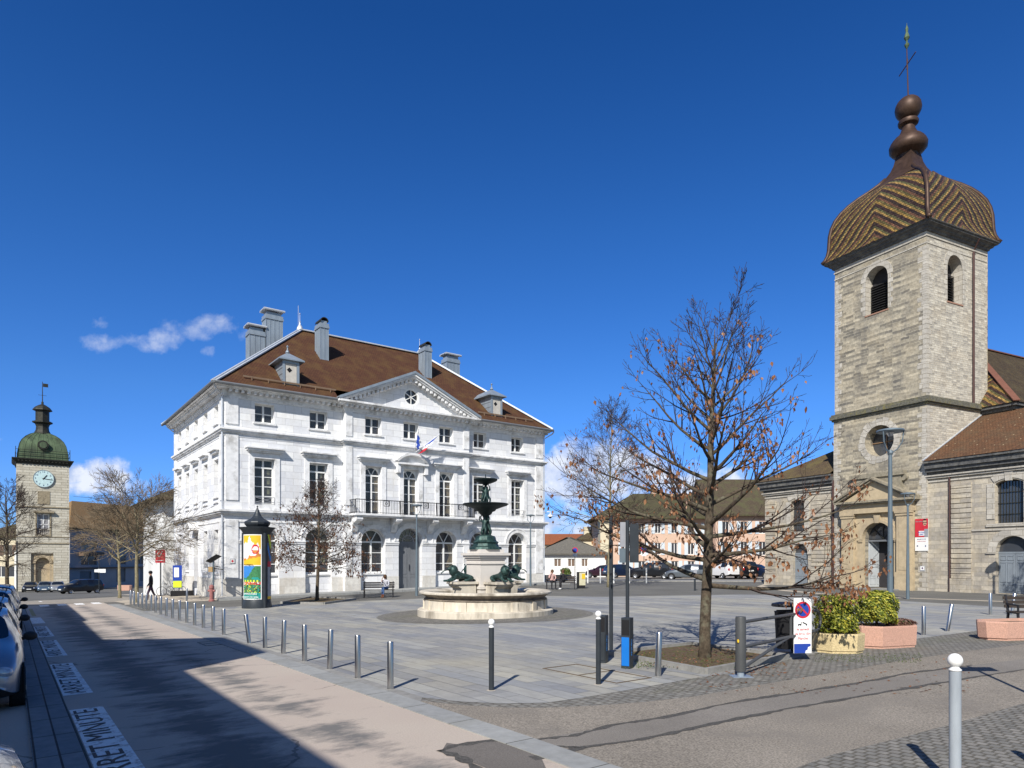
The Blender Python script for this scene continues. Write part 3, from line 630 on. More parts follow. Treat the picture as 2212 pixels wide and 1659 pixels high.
mb.build('window_surround', M['trim'], TH)
mb = MB()
def course(z0, z1, d_, dz=0):                        # a projecting band round front, avant-corps and both sides
    e = d_
    mb.prism([(-e, TD), (-e, -e), (AV0 - .0 - e, -e), (AV0 - e, AY - e), (AV1 + e, AY - e), (AV1 + e, -e), (TW + min(e, .34), -e), (TW + min(e, .34), TD), (TW - .01, TD), (TW - .01, .012), (AV1 - .012, .012), (AV1 - .012, AY + .012), (AV0 + .012, AY + .012), (AV0 + .012, .012), (.012, .012), (.012, TD)], z0, z1)
for z0, z1, d_ in ((2.62, 2.70, .14), (2.70, 2.80, .26), (2.80, 2.90, .34), (7.54, 7.62, .10), (7.62, 7.72, .20), (7.72, 7.82, .28), (2.18, 2.26, .035), (7.36, 7.41, .03)): course(z0, z1, d_)
mb.build('string_course', M['trim'], TH)
mb = MB(); course(TZ + .02, -1.28, .06); mb.v = mb.v; mb.build('plinth', M['base_stone'], TH) if 0 else None
mb = MB()                                            # plinth in pieces between the openings
def seg(a, b, y, s=.06): mb.box(a, b, y - s, y + .015, TZ - .2, -1.28)
xs = [0] + sum([[x - .9, x + .9] for x in BAY[:2]], []) + [AV0]
for a, b in zip(xs[::2], xs[1::2]): seg(a, b, 0)
xs = [AV0] + sum([[x - .94, x + .94] for x in (BAY[2], 12.35, BAY[4])], []) + [AV1]
for a, b in zip(xs[::2], xs[1::2]): seg(a, b, AY)
xs = [AV1] + sum([[x - .9, x + .9] for x in BAY[5:]], []) + [TW]
for a, b in zip(xs[::2], xs[1::2]): seg(a, b, 0)
mb.box(-.06, .015, -.06, 6.9, TZ - .3, -1.28); mb.box(-.06, .015, 8.2, TD, TZ - .4, -1.28)
mb.build('plinth', M['base_stone'], TH)
# eaves cornice: frieze, modillions, soffit
mb = MB(); mi = 0
for z0, z1, d_ in ((9.72, 9.82, .06), (9.82, 9.98, .10), (10.16, 10.24, .50), (10.24, 10.36, .66)): course(z0, z1, d_)
k = 0.2
while k < TW:
    yy = AY if AV0 - .2 < k < AV1 + .1 else 0
    mb.box(k, k + .17, yy - .42, yy - .05, 9.99, 10.16); k += .36
k = .2
while k < TD: mb.box(-.42, -.05, k, k + .17, 9.99, 10.16); k += .36
course(9.98, 10.17, .09)
mb.build('cornice', [M['trim']], TH)
# pediment
px0, px1, pax, paz, pz = 7.0, 17.75, 12.38, 12.72, 10.36
mb = MB(); oc = [(12.42 + .62 * math.cos(a * math.pi / 12), 11.32 + .62 * math.sin(a * math.pi / 12)) for a in range(24)]
mb.panel([(px0 + .5, pz - .1), (px1 - .5, pz - .1), (pax, paz - .15)], [oc], AY, .3)
mb.build('tympanum', M['white'], TH)
mb = MB()
for (xa, xb) in ((px0, pax), (px1, pax)):
    for d_, o0, o1 in ((.62, -.02, .14), (.50, -.14, -.02), (.12, -.36, -.14)):
        p = Vector((xa, 0, pz)); q = Vector((xb, 0, paz)); mb.add([(v.x, yy, v.z + o) for yy in (AY - d_, AY + .02) for v, o in ((p, o0), (q, o0), (q, o1), (p, o1))],
            [(0, 1, 2, 3), (7, 6, 5, 4), (0, 4, 5, 1), (1, 5, 6, 2), (2, 6, 7, 3), (3, 7, 4, 0)])
    n = 17
    for i in range(n):
        t = (i + .6) / (n + .3); x = xa + (xb - xa) * t; z = pz + (paz - pz) * t; mb.box(x - .09, x + .09, AY - .40, AY - .02, z - .36, z - .13)
mb.build('pediment_moulding', M['trim'], TH)
mb = MB()                                            # zinc covering of the pediment running back into the roof
sl_ = (paz - pz)
for sx, xa in ((-1, px0 - .15), (1, px1 + .15)):
    q = [(xa, AY - .68, pz + .10), (pax, AY - .68, paz + .22), (pax, 3.0, paz + .22), (xa, .1, pz + .10)]
    mb.extr(q, (0, 0, .07))
    mb.extr([(xa, AY - .69, pz + .0), (pax, AY - .69, paz + .12), (pax, AY - .69, paz + .30), (xa, AY - .69, pz + .18)], (0, .05, 0))
mb.build('pediment_covering', M['zinc'], TH)
ocw = MB(); arch_strip(ocw, 12.42, 11.32, .50, .64, AY + .02, AY + .12, 0, 360, 28)
for a in range(0, 180, 60): ocw.bar((12.42 - .5 * math.cos(rad(a + 30)), AY + .07, 11.32 - .5 * math.sin(rad(a + 30))), (12.42 + .5 * math.cos(rad(a + 30)), AY + .07, 11.32 + .5 * math.sin(rad(a + 30))), .05, .05)
ow = ocw.build('window', M['frame'], TH); mb = MB(); mb.add([(x, AY + .2, z) for x, z in oc], [tuple(range(24))]); mb.build('pane', M['pane'], ow)

# windows
def window(parent, Mx, w_, z0, z1, rows, arch=False, curtain=None, mull=True, depth=.30, archw=None, cache={}):
    """frame in the local plane y=depth, centred on x=0"""
    key = (w_, z0, z1, tuple(rows), arch, curtain, depth)
    if key not in cache:
        mb = MB(); h = w_ / 2; y0, y1 = depth, depth + .08; b = .075
        zt = z1 - h if arch else z1
        mb.box(-h, -h + b, y0, y1, z0, zt); mb.box(h - b, h, y0, y1, z0, zt); mb.box(-h + b, h - b, y0, y1, z0, z0 + .1)
        if arch:
            arch_strip(mb, 0, zt, h - b, h + .0, y0, y1, 0, 180, 16)
            mb.box(-h, h, y0 - .02, y1, zt - .05, zt + .05)
            for a in (60, 120): mb.bar((0, y0 + .04, zt), ((h - b) * math.cos(rad(a)), y0 + .04, zt + (h - b) * math.sin(rad(a))), .06, .05)
            if arch == 'square':
                pts = [(h, zt)] + [(h, z1)] + [(-h, z1), (-h, zt)]; a_ = arc(0, zt, h - .02, 0, 180, 14)
                tr = tessellate_polygon([[Vector((x, z, 0)) for x, z in [(h, zt), (h, z1), (-h, z1), (-h, zt)] + a_[::-1][1:-1]]])
                P = [(h, zt), (h, z1), (-h, z1), (-h, zt)] + a_[::-1][1:-1]; mb.add([(x, y0 + .01, z) for x, z in P], tr)
        else: mb.box(-h + b, h - b, y0, y1, z1 - b, z1)
        if mull: mb.box(-.055, .055, y0 - .015, y1, z0 + .1, zt)
        for i, z in enumerate(rows):
            t = .05 if (i == len(rows) - 1 and not arch and len(rows) > 2) else .022
            mb.box(-h + b, h - b, y0 + .01 - (t > .03) * .04, y1 - .01, z - t, z + t)
        fr = mb.build('window', M['frame'])
        mb = MB(); yy = depth + .05
        if arch: 
            P = [(h, z0)] + arc(0, zt, h, 0, 180, 14) + [(-h, z0)]; mb.add([(x, yy, z) for x, z in P], [tuple(range(len(P)))])
        else: mb.add([(-h, yy, z0), (h, yy, z0), (h, yy, z1), (-h, yy, z1)], [(0, 1, 2, 3)])
        mb.build('pane', M['glass'], fr)
        if curtain == 'yellow':
            mb = MB(); n = 14; xs = [h * (.25 + .70 * i / n) for i in range(n + 1)]; zz = [z0 + .35, z0 + 1.2, z0 + 1.9, zt - .05]
            for side in (1,):
                vs = []
                for j, z in enumerate(zz):
                    k = (1, .42, .62, 1)[j]
                    for i, x in enumerate(xs): vs.append((side * (h * .95 - (h * .95 - x) * k), yy + .12 + .03 * math.sin(i * 2.1), z))
                mb.add(vs, [(j * (n + 1) + i, j * (n + 1) + i + 1, (j + 1) * (n + 1) + i + 1, (j + 1) * (n + 1) + i) for j in range(3) for i in range(n)])
            mb.build('curtain', M['curtain'], fr, smooth=True)
        elif curtain == 'blind':
            mb = MB(); mb.add([(-h + .06, yy + .12, z1 - (z1 - z0) * .55), (h - .06, yy + .12, z1 - (z1 - z0) * .55), (h - .06, yy + .12, z1 - .05), (-h + .06, yy + .12, z1 - .05)], [(0, 1, 2, 3)]); mb.build('blind', M['blind'], fr)
        elif curtain == 'paper':
            mb = MB()
            for j in range(3): mb.box(h * .45, h * .72, yy + .09, yy + .1, z0 + .7 + j * .62, z0 + 1.05 + j * .62)
            mb.build('window_sticker', plain('faded_yellow_paper', (.42, .42, .22), .8), fr)
        cache[key] = fr; fr.parent = parent; fr.matrix_local = Mx; return fr
    fr = copy_tree(cache[key], parent); fr.matrix_local = Mx; return fr
T_ = Matrix.Translation
for i, x in enumerate(BAY):
    av = 2 <= i <= 4; y = AY if av else 0
    window(TH, T_((x, y, 0)), 1.18, 8.38, 9.54, [8.96], curtain='blind' if i in (0, 1, 3, 5) else None, depth=.32)
    if av: window(TH, T_((x, y, 0)), 1.2, 2.92, 6.21, [3.85, 4.5, 5.1], arch='square', curtain='yellow', depth=.36)
    else: window(TH, T_((x, 0, 0)), 1.24, 3.31, 6.14, [3.85, 4.45, 5.05, 5.62], curtain='paper', depth=.35)
    if i != 3: window(TH, T_((x, y, 0)), 1.72, -1.04, 1.94, [-.4, .35], arch=True, depth=.40, curtain=('blind', 'paper', None, None, 'yellow', 'blind', 'yellow')[i])
mb = MB(); mo = MB()
for i, x in enumerate(BAY):                           # infill under the ground-floor windows, archivolts, imposts
    y = AY if 2 <= i <= 4 else 0
    if i != 3: mb.box(x - .875, x + .875, y + .26, y + .48, TZ, -1.05); mo.box(x - .87, x + .87, y + .16, y + .44, -1.14, -1.045)
    r = 1.02 if i != 3 else 1.06; cx = x if i != 3 else 12.35; cz = 1.08 if i != 3 else 1.16
    arch_strip(mo, cx, cz, r - .12, r + .14, y - .05, y + .01, 0, 180, 22); arch_strip(mo, cx, cz, r + .14, r + .22, y - .09, y + .01, 0, 180, 22)
mb.build('window_infill', M['white'], TH)
def imp(a, b, y): mo.box(a, b, y - .10, y + .012, 1.00, 1.10); mo.box(a, b, y - .05, y + .012, .88, 1.00)
imp(.85, BAY[0] - .88, 0); imp(BAY[0] + .88, BAY[1] - .88, 0); imp(BAY[1] + .88, AV0, 0); imp(AV0, BAY[2] - .88, AY); imp(BAY[2] + .88, 12.35 - .92, AY); imp(12.35 + .92, BAY[4] - .88, AY); imp(BAY[4] + .88, AV1, AY); imp(AV1, BAY[5] - .88, 0); imp(BAY[5] + .88, BAY[6] - .88, 0); imp(BAY[6] + .88, TW - .85, 0)
mo.build('arch_moulding', M['trim'], TH)
RS = Matrix(((0, 1, 0, 0), (-1, 0, 0, 0), (0, 0, 1, 0), (0, 0, 0, 1)))
for j, s in enumerate((1.9, 4.75, 7.55, 10.35, 13.1)):
    Mx = T_((0, s, 0)) @ Matrix.Rotation(rad(-90), 4, 'Z')
    window(TH, Mx, 1.04, 8.38, 9.49, [8.95], depth=.36); window(TH, Mx, 1.1, 3.91, 6.11, [4.5, 5.0, 5.5], depth=.36)
    if j != 2: window(TH, Mx, 1.04, -.89, 1.74, [-.3, .4], depth=.36)
mb = MB(); mb.box(.38, .44, 6.97, 8.13, -2.1, 1.74); mb.build('door', M['door_grey'], TH)
# main door with fanlight
mb = MB(); y = AY + .38
mb.box(11.43, 13.27, y, y + .08, .92, 1.16); mb.box(11.43, 11.53, y, y + .08, -2.3, .92); mb.box(13.17, 13.27, y, y + .08, -2.3, .92)
d = mb.build('door', M['door_grey'], TH)
for sx in (-1, 1):
    mb = MB(); x0 = 12.35 + (-.82 if sx < 0 else .01); x1 = x0 + .81
    mb.box(x0, x1, y + .02, y + .07, -2.3, .92)
    for z0, z1 in ((-2.15, -1.3), (-1.15, .75)):
        mb.box(x0 + .1, x1 - .1, y, y + .02, z0, z0 + .05); mb.box(x0 + .1, x1 - .1, y, y + .02, z1 - .05, z1); mb.box(x0 + .1, x0 + .15, y, y + .02, z0 + .05, z1 - .05); mb.box(x1 - .15, x1 - .1, y, y + .02, z0 + .05, z1 - .05)
    mb.build('door_leaf', M['door_grey'], d)
mb = MB(); mb.tube([(12.42, y - .05, -.9), (12.42, y - .06, -.45)], .02, 6); mb.build('handle', M['iron'], d)
mb = MB(); arch_strip(mb, 12.35, 1.16, .83, .92, y, y + .08); arch_strip(mb, 12.35, 1.16, .40, .46, y, y + .06)
for a in range(22, 180, 27): mb.bar((12.35 + .2 * math.cos(rad(a)), y + .03, 1.16 + .2 * math.sin(rad(a))), (12.35 + .86 * math.cos(rad(a)), y + .03, 1.16 + .86 * math.sin(rad(a))), .04, .04)
fl = mb.build('fanlight', M['frame'] if 0 else M['blind'], TH); mb = MB(); P = arc(12.35, 1.16, .9, 0, 180, 16); mb.add([(a, y + .05, b) for a, b in P], [tuple(range(len(P)))]); mb.build('pane', M['pane'], fl)
# balcony on scroll corbels
mb = MB(); mb.box(7.75, 17.05, AY - 1.15, AY - .3, 2.80, 2.93); mb.box(7.85, 16.95, AY - 1.05, AY - .3, 2.72, 2.80)
bal = mb.build('balcony', M['trim'], TH)
mb = MB()
for x in (8.1, 10.97, 13.84, 16.7):
    mb.extr([(x - .2, AY - .02, 1.75), (x - .2, AY - .16, 1.78), (x - .2, AY - .28, 2.0), (x - .2, AY - .42, 2.3), (x - .2, AY - .75, 2.42), (x - .2, AY - .98, 2.45), (x - .2, AY - 1.02, 2.6), (x - .2, AY - .95, 2.72), (x - .2, AY - .02, 2.72)], (.4, 0, 0))
    mb.tube([(x - .22, AY - .92, 2.58), (x + .22, AY - .92, 2.58)], .12, 12)
mb.build('corbel', M['trim'], bal)
mb = MB(); yf = AY - 1.1
for z in (3.84, 3.0): mb.bar((7.8, yf, z), (17.0, yf, z), .05 if z > 3.5 else .03); mb.bar((7.8, yf, z), (7.8, AY, z), .04); mb.bar((17.0, yf, z), (17.0, AY, z), .04)
k = 7.8
while k <= 17.0: mb.bar((k, yf, 2.93), (k, yf, 3.84), .018); k += .115
for k in range(9): mb.bar((7.8, yf + .12 * k, 2.93), (7.8, yf + .12 * k, 3.84), .018); mb.bar((17.0, yf + .12 * k, 2.93), (17.0, yf + .12 * k, 3.84), .018)
for x in (7.8, 11.0, 13.85, 17.0): mb.bar((x, yf - .02, 2.93), (x - .05, yf - .02, 3.85), .045)
for x in (9.95, 12.95, 15.85):
    for zz in (3.46, 3.80): mb.bar((x - .2, yf - .03, zz), (x + .2, yf - .03, zz), .035)
    for xx in (-.2, .2): mb.bar((x + xx, yf - .03, 3.46), (x + xx, yf - .03, 3.80), .035)
    arch_strip(mb, x, 3.63, .06, .09, yf - .04, yf - .02, 0, 360, 10)
mb.build('railing', M['iron'], bal)
for x in BAY[:2] + BAY[5:]:                           # small balconettes with crossed bars
    mb = MB(); y = -.04
    for z in (3.34, 3.44, 3.76): mb.bar((x - .6, y, z), (x + .6, y, z), .03)
    for sx in (-.6, .6): mb.bar((x + sx, y, 3.30), (x + sx, y, 3.76), .03)
    mb.bar((x - .6, y, 3.44), (x + .6, y, 3.76), .022); mb.bar((x - .6, y, 3.76), (x + .6, y, 3.44), .022)
    mb.build('window_railing', M['pgrey'], TH)
# roof
RX0, RX1, RY, RZ, EZ, OV = 7.22, 17.4, 7.5, 17.12, 10.38, .72
A = (-OV, -OV, EZ); B = (TW + .42, -OV, EZ); Cc = (TW + .42, TD + OV, EZ); D = (-OV, TD + OV, EZ); E1 = (RX0, RY, RZ); E2 = (RX1, RY, RZ)
sr0 = (RZ - EZ) / (RY + OV); nz = EZ + (.25 + OV) * sr0
mb = MB(); mb.add([A, (px0 - .05, -OV, EZ), (px0 - .05, .25, nz), (px1 + .05, .25, nz), (px1 + .05, -OV, EZ), B, E2, E1], [tuple(range(8))]); mb.add([A, B, Cc, D, E1, E2], [(1, 2, 5), (2, 3, 4, 5), (3, 0, 4)])
roof = mb.build('roof', M['th_roof'], TH)
mb = MB()
for p, q in ((A, E1), (B, E2), (Cc, E2), (D, E1), (E1, E2)):
    p = Vector(p) + Vector((0, 0, .03)); q = Vector(q) + Vector((0, 0, .03)); mb.bar(p, q, .42, .07); mb.bar(p + Vector((0, 0, .06)), q + Vector((0, 0, .06)), .12, .10)
for e in (E1, E2): mb.lathe([(.25, 0), (.2, .2), (.06, .42), (.03, .55), (.07, .62), (.02, .7), (.015, 1.15), (.05, 1.2), (.001, 1.3)], 10, (e[0], e[1], e[2] + .02))
mb.build('ridge_cap', M['zinc_light'], roof)
mb = MB()
for p, q in ((A, B), (A, D), (B, Cc)):
    p = Vector(p); q = Vector(q); n = Vector((0, -1, 0)) if p.y == q.y else Vector((-1 if p.x < 5 else 1, 0, 0))
    mb.tube([p + n * .06 - Vector((0, 0, .04)), q + n * .06 - Vector((0, 0, .04))], .085, 8)
mb.build('gutter', M['gutter'], roof)
mb = MB()
for x, y in ((-.07, TD - .25), (-.1, -.02), (TW + .02, -.08)):
    dx = -1 if x < 5 else 1
    mb.tube([(x + dx * .6, y - (.55 if y < 5 else 0), EZ - .1), (x + dx * .5, y - (.45 if y < 5 else 0), EZ - .3), (x, y, EZ - .7), (x, y, -2.3)], .05, 8)
mb.build('downpipe', M['zinc_light'], TH)
sr = (RZ - EZ) / (RY + OV)
def rz(y): return EZ + (y + OV) * sr
mb = MB()
for a, b in ((1.1, 7.0), (18.3, 23.6)):
    y = -.05; mb.bar((a, y, rz(y) + .16), (b, y, rz(y) + .16), .06, .10); k = a + .5
    while k < b: mb.bar((k, y - .12, rz(y - .1)), (k, y, rz(y) + .2), .03, .08); k += 1.0
mb.build('snow_guard', plain('brown_snow_guard', (.22, .15, .10), .6, .2), roof)
def chimney(x0, x1, y0, y1, zt, cowl, zb=None):
    mb = MB(); zb = zb if zb is not None else rz(y0) - .3
    mb.box(x0, x1, y0, y1, zb, zt - .75)
    nx = max(2, int((x1 - x0) / .28))
    for i in range(nx + 1):
        xx = x0 + (x1 - x0) * i / nx; mb.bar((xx, y0 - .012, zb), (xx, y0 - .012, zt - .75), .03, .03); mb.bar((xx, y1 + .012, zb), (xx, y1 + .012, zt - .75), .03, .03)
    for i in range(4): yy = y0 + (y1 - y0) * i / 3; mb.bar((x0 - .012, yy, zb), (x0 - .012, yy, zt - .75), .03, .03)
    e = .06; mb.box(x0 - e, x1 + e, y0 - e, y1 + e, zt - .75, zt - .6); mb.box(x0 - e / 2, x1 + e / 2, y0 - e / 2, y1 + e / 2, zt - .6, zt - .42)
    mb.box(x0 + .08, x1 - .08, y0 + .08, y1 - .08, zt - .42, zt - .2)
    ch = mb.build('chimney', M['zinc'], roof); mb = MB()
    if cowl == 'half':
        arch_strip(mb, (x0 + x1) / 2, zt - .28, (x1 - x0) * .42, (x1 - x0) * .5, y0 - .05, y1 + .05, 0, 180, 10)
    else:
        for sgn in (-1, 1):
            mb.tube([(x0 - .15, y0 - .05 if sgn < 0 else y1 + .05, zt - .05), (x1 + .15, y0 - .05 if sgn < 0 else y1 + .05, zt - .05)], .09, 8)
        mb.box(x0 - .15, x1 + .15, y0 - .05, y1 + .05, zt - .04, zt + .03)
    mb.build('cowl', M['copper_dark'] if cowl == 'half' else M['zinc_light'], ch)
chimney(4.60, 5.80, 7.1, 8.0, 18.12, 'flat', 15); chimney(3.45, 4.5, 7.1, 8.0, 16.75, 'flat', 14)
chimney(7.42, 8.02, 3.85, 4.85, 17.15, 'half'); chimney(15.92, 16.52, 3.95, 4.9, 17.05, 'half'); chimney(19.85, 21.1, 7.1, 8.0, 17.6, 'flat', 14)
def dormer(xc):
    mb = MB(); y0 = .05; zb = rz(y0) - .05; h = .5; zt = 12.55; yb = (zt - EZ) / sr - OV + .1
    mb.add([(xc - h, y0, zb), (xc + h, y0, zb), (xc + h, y0, zt), (xc - h, y0, zt), (xc - h, yb, zt), (xc + h, yb, zt)], [(0, 1, 2, 3), (0, 3, 4), (1, 5, 2), (3, 2, 5, 4)])
    for k in range(3):
        z = zb + .35 + k * .38; ye = (z - EZ) / sr - OV; mb.bar((xc - h - .01, y0, z), (xc - h - .01, ye, z), .03, .03); mb.bar((xc + h + .01, y0, z), (xc + h + .01, ye, z), .03, .03)
    mb.box(xc - h - .03, xc - h + .12, y0 - .06, y0, zb, zt); mb.box(xc + h - .12, xc + h + .03, y0 - .06, y0, zb, zt); mb.box(xc - h, xc + h, y0 - .05, y0, zt - .2, zt)
    dm = mb.build('dormer', M['zinc'], roof); mb = MB()
    e = .32; za = zt + .05; ap = (xc, y0 + .65, za + .62)
    mb.add([(xc - h - e, y0 - .25, za), (xc + h + e, y0 - .25, za), (xc + h + e, 2.3, za), (xc - h - e, 2.3, za), ap, (xc, 2.6, za + .55)], [(0, 1, 4), (1, 2, 5, 4), (0, 4, 5, 3)])
    mb.prism([(xc - h - e, y0 - .25), (xc + h + e, y0 - .25), (xc + h + e, 2.3), (xc - h - e, 2.3)], za - .08, za)
    mb.lathe([(.14, 0), (.1, .1), (.04, .2), (.035, .32), (.09, .4), (.001, .5)], 8, (ap[0], ap[1], ap[2] - .02))
    mb.build('dormer_roof', M['zinc_light'] if 0 else M['zinc'], dm)
    mb = MB(); mb.box(xc - .36, xc + .36, y0 - .02, y0 - .004, zb + .2, zt - .22); mb.build('dormer_shutter', plain('pale_wood_shutter', (.52, .49, .44), .7), dm)
    mb = MB(); mb.M = T_((xc - .1, y0 - .03, zt - .62)) @ Matrix.Rotation(rad(45), 4, 'Y'); mb.box(-.12, .12, 0, .015, -.12, .12); mb.build('dormer_opening', M['black'], dm)
dormer(4.05); dormer(20.05)
mb = MB(); mb.tube([(7.1, 7.5, 17.0), (7.1, 7.5, 18.95)], .018, 5); mb.build('lightning_rod', M['zinc_light'], roof)
# small things fixed to the hall
mb = MB(); mb.box(.32, .62, -.10, -.085, .20 - .55, .50 - .55); pl = mb.build('plaque', M['pgrey'], TH)
mb = MB(); mb.box(.35, .59, -.104, -.1, -.32, -.08); mb.build('plaque_field', M['plaster_white'], pl); mb = MB(); mb.M = T_((.47, -.106, -.2)) @ Matrix.Rotation(rad(45), 4, 'Y'); mb.box(-.06, .06, 0, .002, -.06, .06); mb.build('plaque_emblem', M['red'], pl)
cc = empty('security_camera', TH.matrix_world @ Vector((0, 0, 0)), 0, 'white dome security camera on an arm at the right corner of the white hall', 'camera')
cc.location = Vector((-17.3, 40.8, 0)) + DN * TW + DD * .3; cc.rotation_euler = (0, 0, ANG)
mb = MB(); mb.box(0, .12, -.06, .06, 3.55, 3.75); mb.bar((.05, 0, 3.65), (.7, 0, 3.82), .06); mb.bar((.7, 0, 3.82), (1.0, 0, 3.82), .07); mb.bar((.98, 0, 3.84), (.98, 0, 3.6), .06); mb.build('bracket', M['ballwhite'], cc)
mb = MB(); mb.lathe([(.05, .2), (.2, .12), (.22, 0), (.15, -.02)], 14, (.98, 0, 3.42)); mb.build('housing', M['ballwhite'], cc); mb = MB(); mb.ball((.98, 0, 3.40), .13, 7); mb.build('lens', M['black'], cc)
def flag(label, tip, colors, sag):
    e = empty('flag', Vector((-17.3, 40.8, 0)) + DN * 12.4 + DD * (AY - .42), ANG, label, 'flag', 'flags above the balcony')
    mb = MB(); mb.tube([(0, 0, 7.30), tip], .022, 6); mb.lathe([(.001, 0), (.035, .03), (.001, .07)], 6, tip); mb.build('flagpole', M['zinc_light'], e)
    mb = MB(); t = Vector(tip); b0 = Vector((0, 0, 7.30)); n = 12; vs = []; k = 9
    for i in range(k + 1):
        for j in range(n + 1):
            a = t.lerp(b0, .05 + .5 * i / k * .9); dr = Vector((sag[0], sag[1], sag[2])) * (j / n) * (1 - .35 * i / k); vs.append(a + dr + Vector((.03 * math.sin(j * 1.3 + i), .05 * math.sin(i * 1.7 + j * .8), 0)))
    for j in range(n):
        mi = min(len(colors) - 1, j * len(colors) // n)
        mb.add([vs[i * (n + 1) + jj] for i in range(k + 1) for jj in (j, j + 1)], [(2 * i, 2 * i + 1, 2 * i + 3, 2 * i + 2) for i in range(k)], mi)
    mb.build('flag_cloth', [M[c] for c in colors], e, smooth=True)
flag('dark blue flag hanging furled from the left pole above the balcony', (-.05, -.75, 8.85), ['blue'], (.16, .05, -1.0))
flag('blue white and red flag leaning right from the pole above the balcony', (1.75, -.55, 8.75), ['blue', 'frame', 'red'], (-1.15, -.1, -1.25))
# ================================================================ CHURCH
C0 = Vector((24.9, 40.8, 0)); E1V = Vector((.894, .448, 0)); CANG = math.atan2(-.894, .448)
CH = empty('church', C0, CANG, 'pale stone church with a tall square bell tower and patterned bell-shaped dome', 'church')
TWX = 6.4; TWY = 6.3; ZB = -2.3
def hole_circle(cx, cz, r, n=28): return [(cx + r * math.cos(2 * math.pi * i / n), cz + r * math.sin(2 * math.pi * i / n)) for i in range(n)]
SIDE = Matrix(((0, -1, 0, 0), (1, 0, 0, 0), (0, 0, 1, 0), (0, 0, 0, 1)))     # panel xz facing -y  ->  plane x=0 facing +x
# tower front
mb = MB()
mb.panel([(-TWX, ZB), (0, ZB), (0, 9.4), (-TWX, 9.4)], [hole_circle(-3.07, 7.5, 1.0), archhole(-3.0, 1.05, -1.95, 1.22)], 0, .95, back=1)
mb.panel([(-TWX + .05, 9.4), (-.05, 9.4), (-.05, 19.75), (-TWX + .05, 19.75)], [archhole(-3.28, .78, 15.81, 18.0)], .05, .7, mr=2)
mb.add([(-TWX, 0, ZB), (-TWX, TWY, ZB), (-TWX, TWY, 9.4), (-TWX, 0, 9.4)], [(0, 1, 2, 3)]); mb.add([(-TWX + .05, .05, 9.4), (-TWX + .05, TWY, 9.4), (-TWX + .05, TWY, 19.75), (-TWX + .05, .05, 19.75)], [(0, 1, 2, 3)])
mb.add([(-TWX, TWY, ZB), (0, TWY, ZB), (0, TWY, 19.75), (-TWX, TWY, 19.75)], [(0, 1, 2, 3)])
mb.build('tower_wall', [M['tower'], M['room'], M['quoin']], CH)
mb = MB(); mb.M = Matrix(((0, -1, 0, 0), (1, 0, 0, 0), (0, 0, 1, 0), (0, 0, 0, 1)))
mb.panel([(0, ZB), (TWY, ZB), (TWY, 9.4), (0, 9.4)], [], 0, .1)
mb.M = Matrix(((0, -1, 0, -.05), (1, 0, 0, 0), (0, 0, 1, 0), (0, 0, 0, 1)))
mb.panel([(.05, 9.4), (TWY, 9.4), (TWY, 19.75), (.05, 19.75)], [archhole(2.9, .78, 15.81, 18.0)], 0, .7, mr=1)
mb.build('tower_side_wall', [M['tower_pale'], M['quoin']], CH)
# louvres
def louvre(Mx):
    mb = MB(); mb.M = Mx; k = 15.95
    while k < 17.75: mb.extr([(-.74, .46, k), (-.74, .62, k + .13), (-.74, .65, k + .11), (-.74, .49, k - .02)], (1.48, 0, 0)); k += .16
    o = mb.build('louvre', M['trim_black'], CH); mb = MB(); mb.M = Mx
    P = archhole(0, .77, 15.82, 18.0); mb.add([(x, .69, z) for x, z in P], [tuple(range(len(P)))]); mb.build('louvre_backing', M['room'], CH)
    mb = MB(); mb.M = Mx; mb.box(-.82, .82, -.04, .12, 15.72, 15.80); mb.build('belfry_sill', plain('red_sill', (.35, .2, .14), .9), CH)
    mb = MB(); mb.M = Mx; arch_strip(mb, 0, 18.0, .76, 1.12, -.02, .02)
    for sgn in (-1, 1):
        for k in range(7): a = .78; b = 1.12 if k % 2 else .98; z = 15.85 + k * .31; mb.box(min(sgn * a, sgn * b), max(sgn * a, sgn * b), -.015, .02, z, z + .295)
    mb.build('belfry_surround', M['quoin'], CH)
louvre(T_((-3.28, .05, 0))); louvre(Matrix(((0, -1, 0, -.05), (1, 0, 0, 2.9), (0, 0, 1, 0), (0, 0, 0, 1))))
# oculus surround, glazing and cross bars
mb = MB(); n = 18
for i in range(n): arch_strip(mb, -3.07, 7.5, 1.0, 1.40 if i % 3 else 1.5, -.02, .015, 360 * i / n + .6, 360 * (i + 1) / n - .6, 3)
mb.build('oculus_surround', M['quoin'], CH)
mb = MB(); P = hole_circle(-3.07, 7.5, 1.0); mb.add([(x, .8, z) for x, z in P], [tuple(range(28))]); ocp = mb.build('oculus_window', M['pane'], CH)
mb = MB(); mb.bar((-3.07, .77, 6.5), (-3.07, .77, 8.5), .05); mb.bar((-4.07, .77, 7.5), (-2.07, .77, 7.5), .05); mb.build('glazing_bar', plain('rusty_bar', (.25, .15, .08), .7), ocp)
